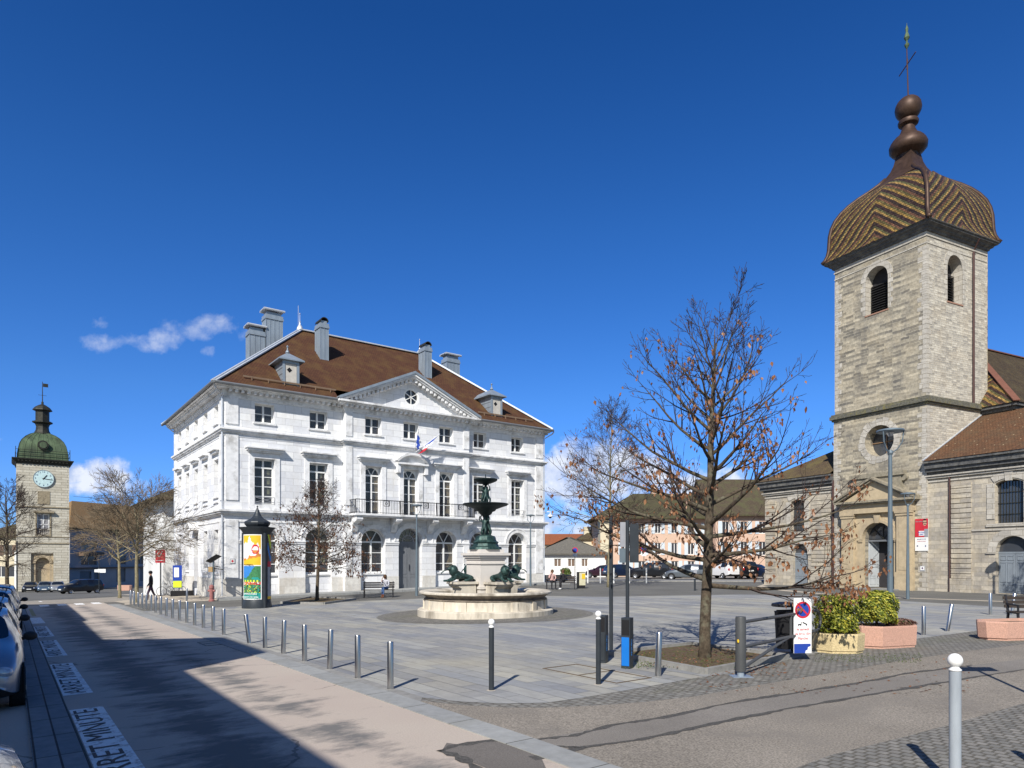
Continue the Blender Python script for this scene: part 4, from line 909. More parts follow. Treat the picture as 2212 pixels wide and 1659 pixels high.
# quoins
mb = MB(); z = ZB; k = 0
while z < 18.8:
    h = R.uniform(.24, .36); a = R.uniform(.45, .62) if k % 2 else R.uniform(.25, .36); b = R.uniform(.45, .6) if not k % 2 else R.uniform(.25, .35)
    o = .0 if z < 9.2 else .05
    if not (9.0 < z < 9.8):
        mb.box(-a, .012 - o, -.012 + o, b, z, z + h - .012); mb.box(-TWX - .012 + o, -TWX + b, -.012 + o, a, z, z + h - .012)
    z += h; k += 1
mb.build('corner_quoin', M['quoin'], CH)
def tband(z0, z1, d_, name, mat, x1=0, y1=TWY, x0=-TWX):
    mb = MB(); mb.box(x0 - d_, x1 + d_, -d_, y1 + d_, z0, z1); return mb
mb = MB()
for z0, z1, d_ in ((9.28, 9.40, .10), (9.40, 9.62, .20), (9.62, 9.74, .13)): mb.box(-TWX - d_, d_, -d_, TWY, z0, z1)
mb.build('string_course', M['moss_stone'], CH)
mb = MB()
for z0, z1, d_ in ((18.95, 19.02, .03), (19.38, 19.46, .05), (19.46, 19.74, .02)): mb.box(-TWX - d_ + .05, d_ - .05, -d_ + .05, TWY, z0, z1)
mb.build('frieze', M['quoin'], CH)
mb = MB()
def ringbox(q, mi=0):                                  # stacked flaring rings (offset, z)
    n = 4; vs = []
    for d_, z in q: vs += [(-TWX - d_, -d_, z), (d_, -d_, z), (d_, TWY + d_, z), (-TWX - d_, TWY + d_, z)]
    f = [(j * 4 + i, j * 4 + (i + 1) % 4, (j + 1) * 4 + (i + 1) % 4, (j + 1) * 4 + i) for j in range(len(q) - 1) for i in range(4)]
    mb.add(vs, f + [(3, 2, 1, 0), tuple(range(len(vs) - 4, len(vs)))], mi)
ringbox([(.0, 19.66), (.07, 19.68), (.10, 19.78), (.22, 19.84), (.25, 19.92), (.36, 19.98), (.42, 20.0), (.44, 20.08), (.50, 20.10), (.52, 20.15)])
mb.build('cornice', M['cornice_dark'], CH)
# dome
prof = [(3.70, 20.15), (3.57, 20.32), (3.46, 20.62), (3.40, 21.0), (3.38, 21.5), (3.36, 21.95), (3.28, 22.45), (3.12, 22.95), (2.86, 23.42), (2.52, 23.85), (2.10, 24.25), (1.64, 24.6), (1.25, 24.95), (.95, 25.3), (.72, 25.7), (.58, 26.1)]
cxd, cyd = -TWX / 2, TWY / 2
def dome_mat():
    m, nt, b = base_mat('glazed_dome_tiles', .55, 0, .35); v = coords(nt, 'UV'); s_ = N_(nt, 'ShaderNodeSeparateXYZ'); nt.links.new(v, s_.inputs[0])
    nz = noise(nt, v, 3, 3); U = m_('ABSOLUTE', s_.outputs[0], nt=nt)
    f = m_('ADD', m_('ADD', s_.outputs[1], m_('MULTIPLY', U, .92, nt=nt), nt=nt), m_('MULTIPLY', nz, .10, nt=nt), nt=nt)
    fr = m_('FRACT', m_('MULTIPLY', f, .80, nt=nt), nt=nt)
    c = ramp(nt, fr, [(0, (.050, .026, .022)), (.20, (.30, .19, .05)), (.33, (.13, .11, .04)), (.46, (.17, .08, .045)), (.58, (.045, .026, .022)), (.76, (.36, .235, .075)), (.88, (.11, .11, .045))], 'CONSTANT')
    br = N_(nt, 'ShaderNodeTexBrick', offset=.5); nt.links.new(v, br.inputs['Vector'])
    for k, x in (('Scale', 1), ('Brick Width', .18), ('Row Height', .15), ('Mortar Size', .016), ('Mortar Smooth', .3)): br.inputs[k].default_value = x
    br.inputs['Color1'].default_value = (.5, .5, .48, 1); br.inputs['Color2'].default_value = (1.35, 1.3, 1.25, 1); br.inputs['Mortar'].default_value = (.25, .22, .2, 1)
    c = mixc(nt, 1, c, br.outputs['Color'], 'MULTIPLY'); c = mixc(nt, ramp(nt, noise(nt, v, 6, 6, .7), [(.5, 0.), (.7, .6)]), c, (.09, .065, .035))
    nt.links.new(c, b.inputs['Base Color']); bump(nt, b, ramp(nt, br.outputs['Fac'], [(0., 1.), (1., 0.)]), .02, .8); return m
A_dome = dome_mat()
me = bpy.data.meshes.new('dome'); V = []; Fc = []; UVs = []; arcl = [0]
for (a, b), (c, d) in zip(prof, prof[1:]): arcl.append(arcl[-1] + math.hypot(a - c, b - d))
ns = 10
for q in range(4):
    ca, sa = [(1, 0), (0, 1), (-1, 0), (0, -1)][q]; base = len(V)
    for j, (wd, z) in enumerate(prof):
        for i in range(ns + 1):
            u = wd * (2 * i / ns - 1); x, y = u, -wd; bul = .10 * (1 - (2 * i / ns - 1) ** 2) * (1 if 3 < j < 12 else 0)
            y -= bul; V.append((cxd + x * ca - y * sa, cyd + x * sa + y * ca, z)); UVs.append((u, arcl[j]))
    for j in range(len(prof) - 1):
        for i in range(ns): Fc.append((base + j * (ns + 1) + i, base + j * (ns + 1) + i + 1, base + (j + 1) * (ns + 1) + i + 1, base + (j + 1) * (ns + 1) + i))
me.from_pydata(V, [], Fc); me.materials.append(A_dome); uvl = me.uv_layers.new(name='UVMap').data
for p in me.polygons:
    p.use_smooth = True
    for li in p.loop_indices: uvl[li].uv = UVs[me.loops[li].vertex_index]
dome = link(bpy.data.objects.new('dome', me), CH)
mb = MB()
for sx, sy in ((1, 1), (1, -1), (-1, 1), (-1, -1)):
    mb.tube([(cxd + sx * w_, cyd + sy * w_, z + .02) for w_, z in prof[:-2]], [.13] * 99 if 0 else [.13] * (len(prof) - 2), 8)
mb.build('hip_flashing', M['brown_zinc'], dome, smooth=True)
mb = MB(); vs = []; cap = [(1.80, 24.56), (1.28, 24.98), (.98, 25.33), (.76, 25.72), (.62, 26.12), (.55, 26.5), (.50, 26.75)]
for w_, z in cap: vs += [(cxd - w_, cyd - w_, z), (cxd + w_, cyd - w_, z), (cxd + w_, cyd + w_, z), (cxd - w_, cyd + w_, z)]
mb.add(vs, [(j * 4 + i, j * 4 + (i + 1) % 4, (j + 1) * 4 + (i + 1) % 4, (j + 1) * 4 + i) for j in range(len(cap) - 1) for i in range(4)]); auto_smooth(mb.build('dome_cap', M['brown_zinc'], dome), 35)
mb = MB(); pts = [(.80, 25.35), (.66, 25.7), (.55, 26.1), (.50, 26.5), (.52, 26.7), (.85, 26.85), (1.0, 27.05), (1.03, 27.3), (.92, 27.6), (.72, 27.85), (.50, 28.05), (.38, 28.35), (.33, 28.65), (.52, 28.72), (.56, 28.85), (.52, 28.98), (.34, 29.05)]
mb.M = T_((cxd, cyd, 0)) @ Matrix.Rotation(rad(45), 4, 'Z'); mb.lathe([(r * 1.12, z) for r, z in pts], 16)
fin = auto_smooth(mb.build('finial', M['brown_zinc'], dome), 50)
mb = MB(); mb.ball((cxd, cyd, 29.78), .80, 10); mb.build('finial_ball', M['brown_zinc'], dome, smooth=True)
mb = MB(); X0 = Vector((cxd, cyd, 30.4)); X1 = X0 + Vector((-.10, 0, 3.4)); mb.tube([X0, X1], [.045, .03], 6); p = X0.lerp(X1, .70)
dr = Vector((.85, -.3, .28)).normalized(); mb.tube([p - dr * .82, p + dr * .82], .035, 6); mb.tube([p + Vector((0, 0, -.35)), p + Vector((0, 0, .35))], .05, 6)
mb.build('cross', plain('rusty_iron', (.07, .035, .03), .7), dome)
mb = MB(); mb.lathe([(.02, 0), (.13, .2), (.16, .3), (.05, .42), (.06, .55), (.18, .75), (.13, .95), (.07, 1.1), (.10, 1.35), (.02, 1.6), (.01, 1.75)], 8, tuple(X1)); mb.build('weather_vane', M['copper'], dome)
# portal
mb = MB()
yp = -.42
mb.panel([(-5.52, -2.1), (-.74, -2.1), (-.74, 3.0), (-5.52, 3.0)], [archhole(-3.0, 1.05, -1.95, 1.22)], yp + .22, .2)
mb.add([(-5.52, yp + .22, -2.1), (-5.52, 0, -2.1), (-5.52, 0, 3.0), (-5.52, yp + .22, 3.0)], [(0, 1, 2, 3)]); mb.add([(-.74, yp + .22, -2.1), (-.74, 0, -2.1), (-.74, 0, 3.0), (-.74, yp + .22, 3.0)], [(0, 1, 2, 3)])
mb.build('portal_wall', M['portal'], CH)
mb = MB()
for x0, x1 in ((-5.50, -4.62), (-1.64, -.76)):
    mb.box(x0, x1, yp, yp + .21, -.97, 2.85)
    mb.box(x0 + .16, x1 - .16, yp - .02, yp, -.75, 2.45)
    for dz, e in ((2.60, .05), (2.76, .09)): mb.box(x0 - e, x1 + e, yp - e, yp + .21, dz, dz + .12)
    mb.box(x0 - .07, x1 + .07, yp - .09, yp + .21, -2.1, -.97); mb.box(x0 - .04, x1 + .04, yp - .05, yp + .21, -.97, -.88)
mb.build('portal_pilaster', M['portal'], CH)
mb = MB(); mb.box(-5.6, -.66, yp - .06, 0, 2.88, 3.15); mb.box(-5.55, -.71, yp - .03, 0, 3.15, 3.45)
mb.build('portal_entablature', M['portal'], CH)
mb = MB(); mb.box(-5.75, -.52, yp - .22, 0, 3.45, 3.55); mb.box(-5.85, -.42, yp - .34, 0, 3.55, 3.68)
for xa in (-5.88, -.38):
    for d_, o0, o1 in ((.36, 0, .14), (.24, -.13, 0)):
        mb.add([(x, yy, z + o) for yy in (yp - d_, 0) for x, z, o in ((xa, 3.68, o0), (-3.13, 5.02, o0), (-3.13, 5.02, o1), (xa, 3.68, o1))], [(0, 1, 2, 3), (7, 6, 5, 4), (0, 4, 5, 1), (1, 5, 6, 2), (2, 6, 7, 3), (3, 7, 4, 0)])
mb.build('portal_pediment', M['cornice_dark'] if 0 else plain('weathered_portal_stone', (.30, .26, .19), .9, var=.35, scale=7, stain=((.10, .10, .09), .8), bmp=.02), CH)
mb = MB(); mb.add([(-5.3, yp - .04, 3.69), (-.9, yp - .04, 3.69), (-3.13, yp - .04, 4.9)], [(0, 1, 2)]); mb.add([(-5.3, 0, 3.7), (-.9, 0, 3.7), (-3.13, 0, 4.9)], [(0, 1, 2)]); mb.build('portal_tympanum', M['portal'], CH)
mb = MB(); mb.box(-4.75, -1.45, -.26, 0, 4.1, 5.15); mb.box(-4.95, -1.25, -.36, 0, 5.15, 5.42)
for x in (-4.85, -1.35): mb.tube([(x, -.2, 5.0), (x, 0, 5.0)], .22, 12)
mb.build('portal_attic', plain('attic_stone', (.27, .24, .18), .9, var=.3, scale=6, bmp=.01), CH)
mb = MB(); arch_strip(mb, -3.0, 1.22, 1.05, 1.22, yp + .10, yp + .24); arch_strip(mb, -3.0, 1.22, 1.22, 1.36, yp + .14, yp + .24)
mb.extr([(-3.13, yp + .05, 2.22), (-2.87, yp + .05, 2.22), (-2.78, yp + .05, 2.72), (-3.22, yp + .05, 2.72)], (0, .2, 0))
for x0, x1 in ((-4.42, -4.06), (-1.94, -1.66)): mb.box(x0, x1, yp + .12, yp + .24, 1.12, 1.24); mb.box(x0 + .04, x1 - .02, yp + .15, yp + .24, 1.02, 1.12)
mb.build('portal_arch_moulding', M['portal'], CH)
mb = MB(); mb.box(-4.05, -1.95, .30, .38, 1.05, 1.17); dr_ = mb.build('door', M['door_grey'], CH)
def leaf(parent, x0, x1, y, z0, z1, nm='door_leaf', rot=0, hinge=None, mat='door_grey', rows=((0.08, .28), (.33, .93))):
    mb = MB(); H = z1 - z0
    if rot: mb.M = T_((hinge, y, 0)) @ Matrix.Rotation(rot, 4, 'Z') @ T_((-hinge, -y, 0))
    mb.box(x0, x1, y, y + .06, z0, z1)
    for a, b in rows:
        for c, d in ((.10, .46), (.54, .90)):
            xa, xb, za, zb = x0 + (x1 - x0) * c, x0 + (x1 - x0) * d, z0 + H * a, z0 + H * b
            for q in ((xa, xb, za, za + .035), (xa, xb, zb - .035, zb), (xa, xa + .03, za, zb), (xb - .03, xb, za, zb)): mb.box(q[0], q[1], y - .02, y, q[2], q[3])
    return mb.build(nm, M[mat], parent)
M['door_pale'] = plain('pale_grey_door_paint', (.36, .38, .39), .6, var=.15, scale=6, streak=True); M['door_blue'] = plain('blue_grey_door_paint', (.22, .25, .28), .6, var=.12, streak=True)
leaf(dr_, -4.05, -3.0, .32, -1.9, 1.05, rot=rad(64), hinge=-4.05, mat='door_pale', rows=((.05, .2), (.24, .45), (.5, .93))); leaf(dr_, -3.0, -1.95, .34, -1.9, 1.05, rot=rad(-86), hinge=-1.95, mat='door_pale')
mb = MB(); P = arc(-3.0, 1.22, 1.04, 0, 180, 18); mb.add([(x, .35, z) for x, z in P], [tuple(range(len(P)))]); fl = mb.build('fanlight', M['pane'], CH); mb = MB()
for a in (45, 90, 135): mb.bar((-3, .33, 1.22), (-3 + 1.0 * math.cos(rad(a)), .33, 1.22 + math.sin(rad(a))), .04)
mb.build('glazing_bar', M['copper_dark'], fl)
mb = MB(); mb.box(-4.6, -1.4, -.95, .1, -2.2, -1.93); mb.build('doorstep', M['kerb'], CH)
# aisles either side
def aisle(sgn, x0, x1, win, door, name):
    y = .14; mb = MB(); wx0, wx1 = win; dc, dh, dsp = door
    seg_top = [(wx1, 1.9)] + [(wx1, 4.08)] + arc((wx0 + wx1) / 2, 4.08 - 1.1, math.hypot((wx1 - wx0) / 2, 1.1), 90 - math.degrees(math.atan2((wx1 - wx0) / 2, 1.1)), 90 + math.degrees(math.atan2((wx1 - wx0) / 2, 1.1)), 8)[1:-1] + [(wx0, 4.08), (wx0, 1.9)]
    mb.panel([(x0, ZB), (x1, ZB), (x1, 5.3), (x0, 5.3)], [seg_top, archhole(dc, dh, -1.95, dsp)], y, .35)
    xe = x1 if sgn > 0 else x0
    mb.add([(xe, y, ZB), (xe, 12, ZB), (xe, 12, 5.3), (xe, y, 5.3)], [(0, 1, 2, 3)])
    wl = mb.build(name, M['ashlar'], CH)
    mb = MB()
    for z0, z1, d_ in ((4.50, 4.60, .05), (4.72, 4.84, .14), (4.84, 4.92, .22)): mb.box(x0 if sgn > 0 else x0 - d_, x1 + (d_ if sgn > 0 else 0), y - d_, y + .02, z0, z1)
    mb.box(x0 + (2.5 if sgn > 0 else 0), x1, y - .06, y + .02, 1.50, 1.60)
    for a, b in ((wx0 - .42, wx0 - .02), (wx1 + .02, wx1 + .42)): mb.box(a, b, y - .045, y + .01, 2.15, 4.1); 
    arch_strip(mb, (wx0 + wx1) / 2, 4.08 - 1.1, 1.38, 1.72, y - .045, y + .01, 58, 122, 10); xm = (wx0 + wx1) / 2
    mb.extr([(xm - .16, y - .08, 4.2), (xm + .16, y - .08, 4.2), (xm + .22, y - .08, 4.72), (xm - .22, y - .08, 4.72)], (0, .09, 0))
    mb.box(wx0 - .45, wx1 + .45, y - .08, y + .02, 1.72, 1.88)
    arch_strip(mb, dc, dsp, dh, dh + .42, y - .05, y + .01)
    for a, b in ((dc - dh - .5, dc - dh), (dc + dh, dc + dh + .5)): mb.box(a, b, y - .08, y + .01, dsp - .1, dsp)
    mb.build('stone_moulding', M['quoin'], CH)
    mb = MB(); z = ZB                                      # rusticated pilasters
    for a, b in (((x0 + 1.38, x0 + 2.48), (x0 + 6.6, x0 + 7.7)) if sgn > 0 else ((x1 - 1.9, x1 - .3), (x0 + .0, x0 + 1.0))):
        z = -1.2; mb.box(a - .05, b + .05, y - .12, y + .01, ZB, -1.2)
        while z < 4.3: mb.box(a, b, y - .07, y + .01, z + .02, z + .27); z += .29
    mb.build('rusticated_pilaster', M['ashlar'], CH)
    mb = MB(); mb.add([(x, y + .30, z) for x, z in seg_top], [tuple(range(len(seg_top)))]); wd = mb.build('window', M['pane'], CH); mb = MB(); k = wx0 + .12
    while k < wx1: mb.bar((k, y + .27, 1.9), (k, y + .27, 4.2), .022); k += .15
    for z in (2.4, 3.0, 3.6): mb.bar((wx0, y + .26, z), (wx1, y + .26, z), .03)
    mb.build('window_bars', M['copper_dark'], wd)
    mb = MB(); mb.box(dc - dh, dc + dh, y + .22, y + .3, dsp - .1, dsp); d2 = mb.build('door', M['door_blue'], CH)
    leaf(d2, dc - dh + .01, dc - .01, y + .24, -1.93, dsp - .1, mat='door_blue', rows=((.05, .22), (.27, .78), (.83, .95))); leaf(d2, dc + .01, dc + dh - .01, y + .24, -1.93, dsp - .1, mat='door_blue', rows=((.05, .22), (.27, .78), (.83, .95)))
    mb = MB(); P = arc(dc, dsp, dh, 0, 180, 14); mb.add([(a, y + .3, b) for a, b in P], [tuple(range(len(P)))]); mb.build('fanlight', M['pane'], CH)
    mb = MB()
    for z0, z1, d_ in ((4.92, 5.1, .12), (5.1, 5.3, .30), (5.3, 5.62, .42), (5.62, 5.74, .55)): mb.box(x0 - (0 if sgn > 0 else d_), x1 + (d_ if sgn > 0 else 0), y - d_, y + .4, z0, z1)
    mb.build('aisle_cornice', M['cornice_dark'], CH)
    ye = -.45; ze = 5.76; yt, zt = 5.7, 9.1; mb = MB()
    if sgn > 0: q = [(x0, ye, ze), (x1 + .5, ye, ze), (x1 - 5.2, yt, zt), (x0, yt, zt), (x1 + .5, 12, ze)]; mb.add(q, [(0, 1, 2, 3), (1, 4, 2)])
    else: q = [(x1, ye, ze), (x0 - .5, ye, ze), (x0 + 3.7, 4.4, 8.35), (x1, 4.4, 8.35), (x0 - .5, 12, ze), (x1, 12, ze)]; mb.add(q, [(0, 1, 2, 3), (1, 4, 2), (3, 2, 4, 5)])
    mb.build('aisle_roof', M['aisle_roof' if sgn > 0 else 'left_roof'], CH)
    if sgn > 0:
        mb = MB(); mb.bar((x0 + .02, ye, ze + .04), (x0 + .02, yt - .05, zt + .05), .10, .05); mb.build('roof_flashing', M['zinc_light'], CH)
aisle(1, 0, 11.5, (3.72, 5.12), (4.62, .86, .33), 'right_aisle_wall'); aisle(-1, -12.5, -TWX, (-10.12, -8.95), (-9.3, .66, .36), 'left_aisle_wall')
# nave
mb = MB(); nx0, nx1, ny0, ny1, nz = -8.1, 1.72, 5.75, 34, 9.0
mb.box(nx0, nx1, ny0, ny1, ZB, nz); mb.build('nave_wall', M['ashlar'], CH)
mb = MB()
for z0, z1, d_ in ((8.95, 9.12, .12), (9.12, 9.32, .25), (9.32, 9.5, .42)): mb.box(nx0 - d_, nx1 + d_, ny0 - d_, ny1 + d_, z0, z1)
mb.build('nave_cornice', M['cornice_dark'], CH)
e = .5; rxm = -3.2; zr = 15.0; a_, b_, c_, d_ = (nx0 - e, ny0 - e, 9.5), (nx1 + e, ny0 - e, 9.5), (nx1 + e, ny1, 9.5), (nx0 - e, ny1, 9.5); r1, r2 = (rxm, ny0 + 4.2, zr), (rxm, ny1 - 4, zr)
mb = MB(); mb.add([a_, b_, c_, d_, r1, r2], [(0, 1, 4), (1, 2, 5, 4), (2, 3, 5), (3, 0, 4, 5)], 0); mb.m[-4] = 1
nr = mb.build('nave_roof', [M['nave_roof'], A_dome], CH)
mb = MB(); mb.bar(Vector(b_) + Vector((0, 0, .05)), Vector(r1) + Vector((0, 0, .05)), .38, .06); mb.bar(Vector(a_) + Vector((0, 0, .05)), Vector(r1) + Vector((0, 0, .05)), .3, .06); mb.bar(Vector(r1) + Vector((0, 0, .04)), Vector(r2) + Vector((0, 0, .04)), .25, .08)
mb.build('roof_flashing', plain('copper_brown_flashing', (.20, .09, .06), .6, .2), nr)
mb = MB(); mb.tube([(.06, 4.68, 19.3), (.06, 4.68, 9.75)], .065, 8); mb.tube([(.5, 4.5, 19.9), (.1, 4.68, 19.4)], .05, 8); mb.tube([(-TWX - .02, -.06, 5.3), (-TWX - .02, -.06, -2.1)], .075, 8); mb.tube([(1.30, .06, 5.0), (1.30, .06, -2.1)], .05, 8)
mb.build('downpipe', plain('brown_downpipe', (.09, .05, .045), .5, .2), CH)
# notices on the tower
def board(name, label, cat, x0, x1, z0, z1, y, mats, fn, nx=24, nz=30, extra=None):
    e = empty(name, C0 + Vector((.448, -.894, 0)) * ((x0 + x1) / 2) + E1V * y, CANG, label, cat); w2 = (x1 - x0) / 2
    mb = MB(); mb.box(-w2, w2, .005, .03, z0, z1); mb.build('backing', M['trim_black'] if 0 else M['plaster_white'], e)
    mb = MB()
    for j in range(nz):
        for i in range(nx):
            mi = fn((i + .5) / nx, (j + .5) / nz); a, b = -w2 + 2 * w2 * i / nx, -w2 + 2 * w2 * (i + 1) / nx; c, d = z0 + (z1 - z0) * j / nz, z0 + (z1 - z0) * (j + 1) / nz
            mb.add([(a, 0, c), (b, 0, c), (b, 0, d), (a, 0, d)], [(0, 1, 2, 3)], mi)
    mb.build('print', [M[k] for k in mats], e); return e
def face(u, v):
    if .28 < u < .72 and .06 < v < .34: return 1
    dx, dz = (u - .74) / .16, (v - .80) / .19
    if dx * dx + dz * dz < 1:
        if dz > .55 or abs(dx) > .8: return 2
        if -.1 < dz < .08 or -.62 < dz < -.5 and abs(dx) < .5: return 2
        return 3
    if u > .72 and v < .45: return 4
    return 0
bd = board('banner', 'red banner with a monochrome face and small white notice on the church tower', 'banner', -.68, .12, 1.26, 2.36, -.06, ['red', 'frame', 'black', 'skin', 'pgrey'], face)
text('lettering', 'Exposition', .11, M['pgrey'], bd, T_((-.14, -.004, 2.2)) @ FACE_Y); text('lettering', 'ENTREE\nLIBRE', .12, M['blue'], bd, T_((-.02, -.004, 1.47)) @ FACE_Y)
bd = board('notice_board', 'white information board under the red banner on the church tower', 'notice board', -.68, .12, .42, 1.24, -.06, ['frame'], lambda u, v: 0, 2, 2)
text('lettering', 'EGLISE ST CYR', .085, M['navy'], bd, T_((0, -.004, 1.12)) @ FACE_Y); text('lettering', 'exposition permanente', .055, M['red'], bd, T_((0, -.004, 1.0)) @ FACE_Y)
mb = MB(); mb.lathe([(.001, 0), (.045, .0), (.045, .004), (.001, .004)], 10, (0, 0, 0)); 
for v_ in mb.v: v_.xyz = (v_.x - .25, -.004 - v_.z, .72 + v_.y)
mb.box(.22, .27, -.006, -.002, .66, .76); mb.build('emblem', M['navy'], bd)
bd = board('notice_board', 'small white paper notice left of the church portal', 'notice board', -5.86, -5.58, -.88, -.22, -.04, ['frame'], lambda u, v: 0, 2, 2)
text('lettering', 'MESSES', .075, M['navy'], bd, T_((0, -.004, -.40)) @ FACE_Y); text('lettering', 'dimanche\n10 h 30', .055, M['pgrey'], bd, T_((0, -.004, -.60)) @ FACE_Y)
bd = board('plaque', 'small grey plaque with a dark diamond emblem right of the church portal', 'plaque', -.40, -.10, -.80, -.48, -.03, ['pgrey', 'frame', 'purple'], lambda u, v: 2 if abs(u - .5) + abs(v - .55) < .22 else (1 if .12 < u < .88 and .2 < v < .88 else 0), 20, 20)

# ================================================================ CLOCK TOWER
KP = Vector((-55.42, 76, 0)) * 1.316
KT = empty('clock_tower', KP, ANG, 'square stone clock tower with green copper dome at the end of the street', 'clock tower')
KT.scale = (1.316,) * 3; W = 4.95; kb = -3.9
mb = MB(); mb.panel([(0, kb), (W, kb), (W, 10.7), (0, 10.7)], [recthole(1.86, 3.10, 2.62, 5.0), recthole(1.32, 3.44, kb, .52)], 0, .35)
mb.add([(0, 0, kb), (0, W, kb), (0, W, 10.7), (0, 0, 10.7)], [(0, 1, 2, 3)]); mb.add([(W, 0, kb), (W, W, kb), (W, W, 10.7), (W, 0, 10.7)], [(0, 1, 2, 3)]); mb.add([(0, W, kb), (W, W, kb), (W, W, 10.7), (0, W, 10.7)], [(0, 1, 2, 3)])
mb.build('wall', M['clock_stone'], KT)
mb = MB()
for z0, z1, d_ in ((5.72, 5.84, .10), (1.60, 1.70, .08), (2.34, 2.42, .06), (5.18, 5.34, .0)):
    if d_: mb.box(-d_, W + d_, -d_, W + d_, z0, z1)
mb.box(1.6, 3.5, -.35, 0, 5.12, 5.30); mb.box(1.74, 1.86, -.05, .02, 2.55, 5.05); mb.box(3.10, 3.24, -.05, .02, 2.55, 5.05); mb.box(1.74, 3.24, -.06, .02, 2.50, 2.6)
mb.box(1.95, 3.1, -.04, .01, 6.1, 7.6)
mb.build('stone_band', plain('brown_band_stone', (.30, .25, .17), .9, var=.25, scale=5), KT)
mb = MB(); mb.panel([(1.33, kb), (3.43, kb), (3.43, .51), (1.33, .51)], [archhole(2.42, .66, kb, -.62)], .22, .4, back=0); arch_strip(mb, 2.42, -.62, .66, .92, .12, .22); mb.build('gate_arch', M['portal'], KT)
mb = MB(); mb.box(1.88, 3.08, .12, .2, 3.20, 3.30)
for i in range(7): mb.lathe([(.05, 0), (.07, .2), (.03, .4), (.05, .55)], 6, (1.95 + i * .18, .16, 2.64))
mb.build('balustrade', M['quoin'], KT)
mb = MB()
for a, b, c, d in ((1.9, 2.0, 3.32, 5.0), (2.96, 3.06, 3.32, 5.0), (2.44, 2.54, 3.32, 5.0), (2.0, 2.44, 4.9, 5.0), (2.54, 2.96, 4.9, 5.0), (2.0, 2.44, 4.3, 4.36), (2.54, 2.96, 4.3, 4.36), (2.0, 2.44, 3.78, 3.83), (2.54, 2.96, 3.78, 3.83)): mb.box(a, b, .20, .26, c, d)
wn = mb.build('window', M['frame'], KT); mb = MB(); mb.add([(1.86, .24, 2.6), (3.1, .24, 2.6), (3.1, .24, 5.0), (1.86, .24, 5.0)], [(0, 1, 2, 3)]); mb.build('pane', M['blind'], wn)
mb = MB(); vs = []
qs = [(.02, 10.6), (.1, 10.66), (.14, 10.85), (.3, 10.95), (.42, 11.1), (.44, 11.22)]
for d_, z in qs: vs += [(-d_, -d_, z), (W + d_, -d_, z), (W + d_, W + d_, z), (-d_, W + d_, z)]
mb.add(vs, [(j * 4 + i, j * 4 + (i + 1) % 4, (j + 1) * 4 + (i + 1) % 4, (j + 1) * 4 + i) for j in range(len(qs) - 1) for i in range(4)] + [tuple(range(len(vs) - 4, len(vs)))])
k = .1
while k < W: mb.box(k, k + .15, -.34, -.1, 10.88, 10.98); k += .35
mb.build('cornice', M['copper_dark'], KT)
c_ = W / 2; pf = [(2.42, 11.22), (2.40, 11.75), (2.32, 12.3), (2.2, 12.9), (1.98, 13.4), (1.62, 13.85), (1.2, 14.2), (.8, 14.42), (.62, 14.5)]
mb = MB(); ns = 8; 
for q in range(4):
    ca, sa = [(1, 0), (0, 1), (-1, 0), (0, -1)][q]; vs = []
    for w_, z in pf:
        for i in range(ns + 1): u = w_ * (2 * i / ns - 1); vs.append((c_ + u * ca + w_ * sa, c_ + u * sa - w_ * ca, z))
    mb.add(vs, [(j * (ns + 1) + i, j * (ns + 1) + i + 1, (j + 1) * (ns + 1) + i + 1, (j + 1) * (ns + 1) + i) for j in range(len(pf) - 1) for i in range(ns)])
    for i in range(0, ns + 1, 1): mb.tube([vs[j * (ns + 1) + i] for j in range(len(pf))], .035, 4)
dm = auto_smooth(mb.build('dome', M['copper'], KT), 35)
mb = MB(); mb.tube([(c_ - .02, c_ - 2.62, 12.85), (c_ - .02, c_ - 1.6, 12.85)], .52, 16); mb.build('round_dormer', M['copper_dark'], dm)
mb = MB(); mb.tube([(c_, c_ - 2.66, 12.85), (c_, c_ - 2.62, 12.85)], .36, 14); mb.build('dormer_pane', M['copper'], dm)
mb = MB()
for sx, sy in ((-1, -1), (1, -1), (1, 1), (-1, 1)):
    mb.bar((c_ + sx * 2.55, c_ + sy * 2.55, 11.2), (c_ + sx * 2.55, c_ + sy * 2.55, 12.5), .06)
for (a, b) in (((-1, -1), (1, -1)), ((-1, -1), (-1, 1)), ((1, -1), (1, 1))):
    for z in (11.7, 12.2): mb.bar((c_ + a[0] * 2.55, c_ + a[1] * 2.55, z), (c_ + b[0] * 2.55, c_ + b[1] * 2.55, z), .04)
mb.build('roof_railing', M['copper_dark'], KT)
mb = MB(); mb.M = T_((c_, c_, 0)) @ Matrix.Rotation(rad(45), 4, 'Z')
mb.lathe([(.95, 14.4), (.8, 14.6), (.66, 14.9), (.62, 15.3), (.72, 15.6), (1.0, 15.75), (1.0, 15.9), (.68, 15.95), (.68, 17.1), (.98, 17.2), (.95, 17.3), (.72, 17.6), (.35, 17.85), (.12, 17.95), (.12, 18.2), (.05, 18.3), (.03, 20.6)], 8)
mb.build('lantern', M['copper_dark'], dm)
mb = MB(); mb.box(c_ + .05, c_ + .55, c_ - .02, c_ + .02, 20.0, 20.4); mb.bar((c_ - .4, c_, 19.0), (c_ + .4, c_, 19.0), .03); mb.build('weather_vane', M['copper_dark'], dm)
dial = empty('dial', (0, 0, 0)); dial.parent = KT; dial.location = (2.50, -.06, 9.02)
mb = MB(); mb.lathe([(.001, 0), (.98, 0), (.98, .1), (.001, .1)], 36, (0, 0, 0))
for v_ in mb.v: v_.xyz = (v_.x, .05 - v_.z, v_.y)
mb.build('face', plain('pale_blue_dial', (.55, .72, .72), .5), dial)
mb = MB(); arch_strip(mb, 0, 0, .94, 1.0, -.07, -.05, 0, 360, 36)
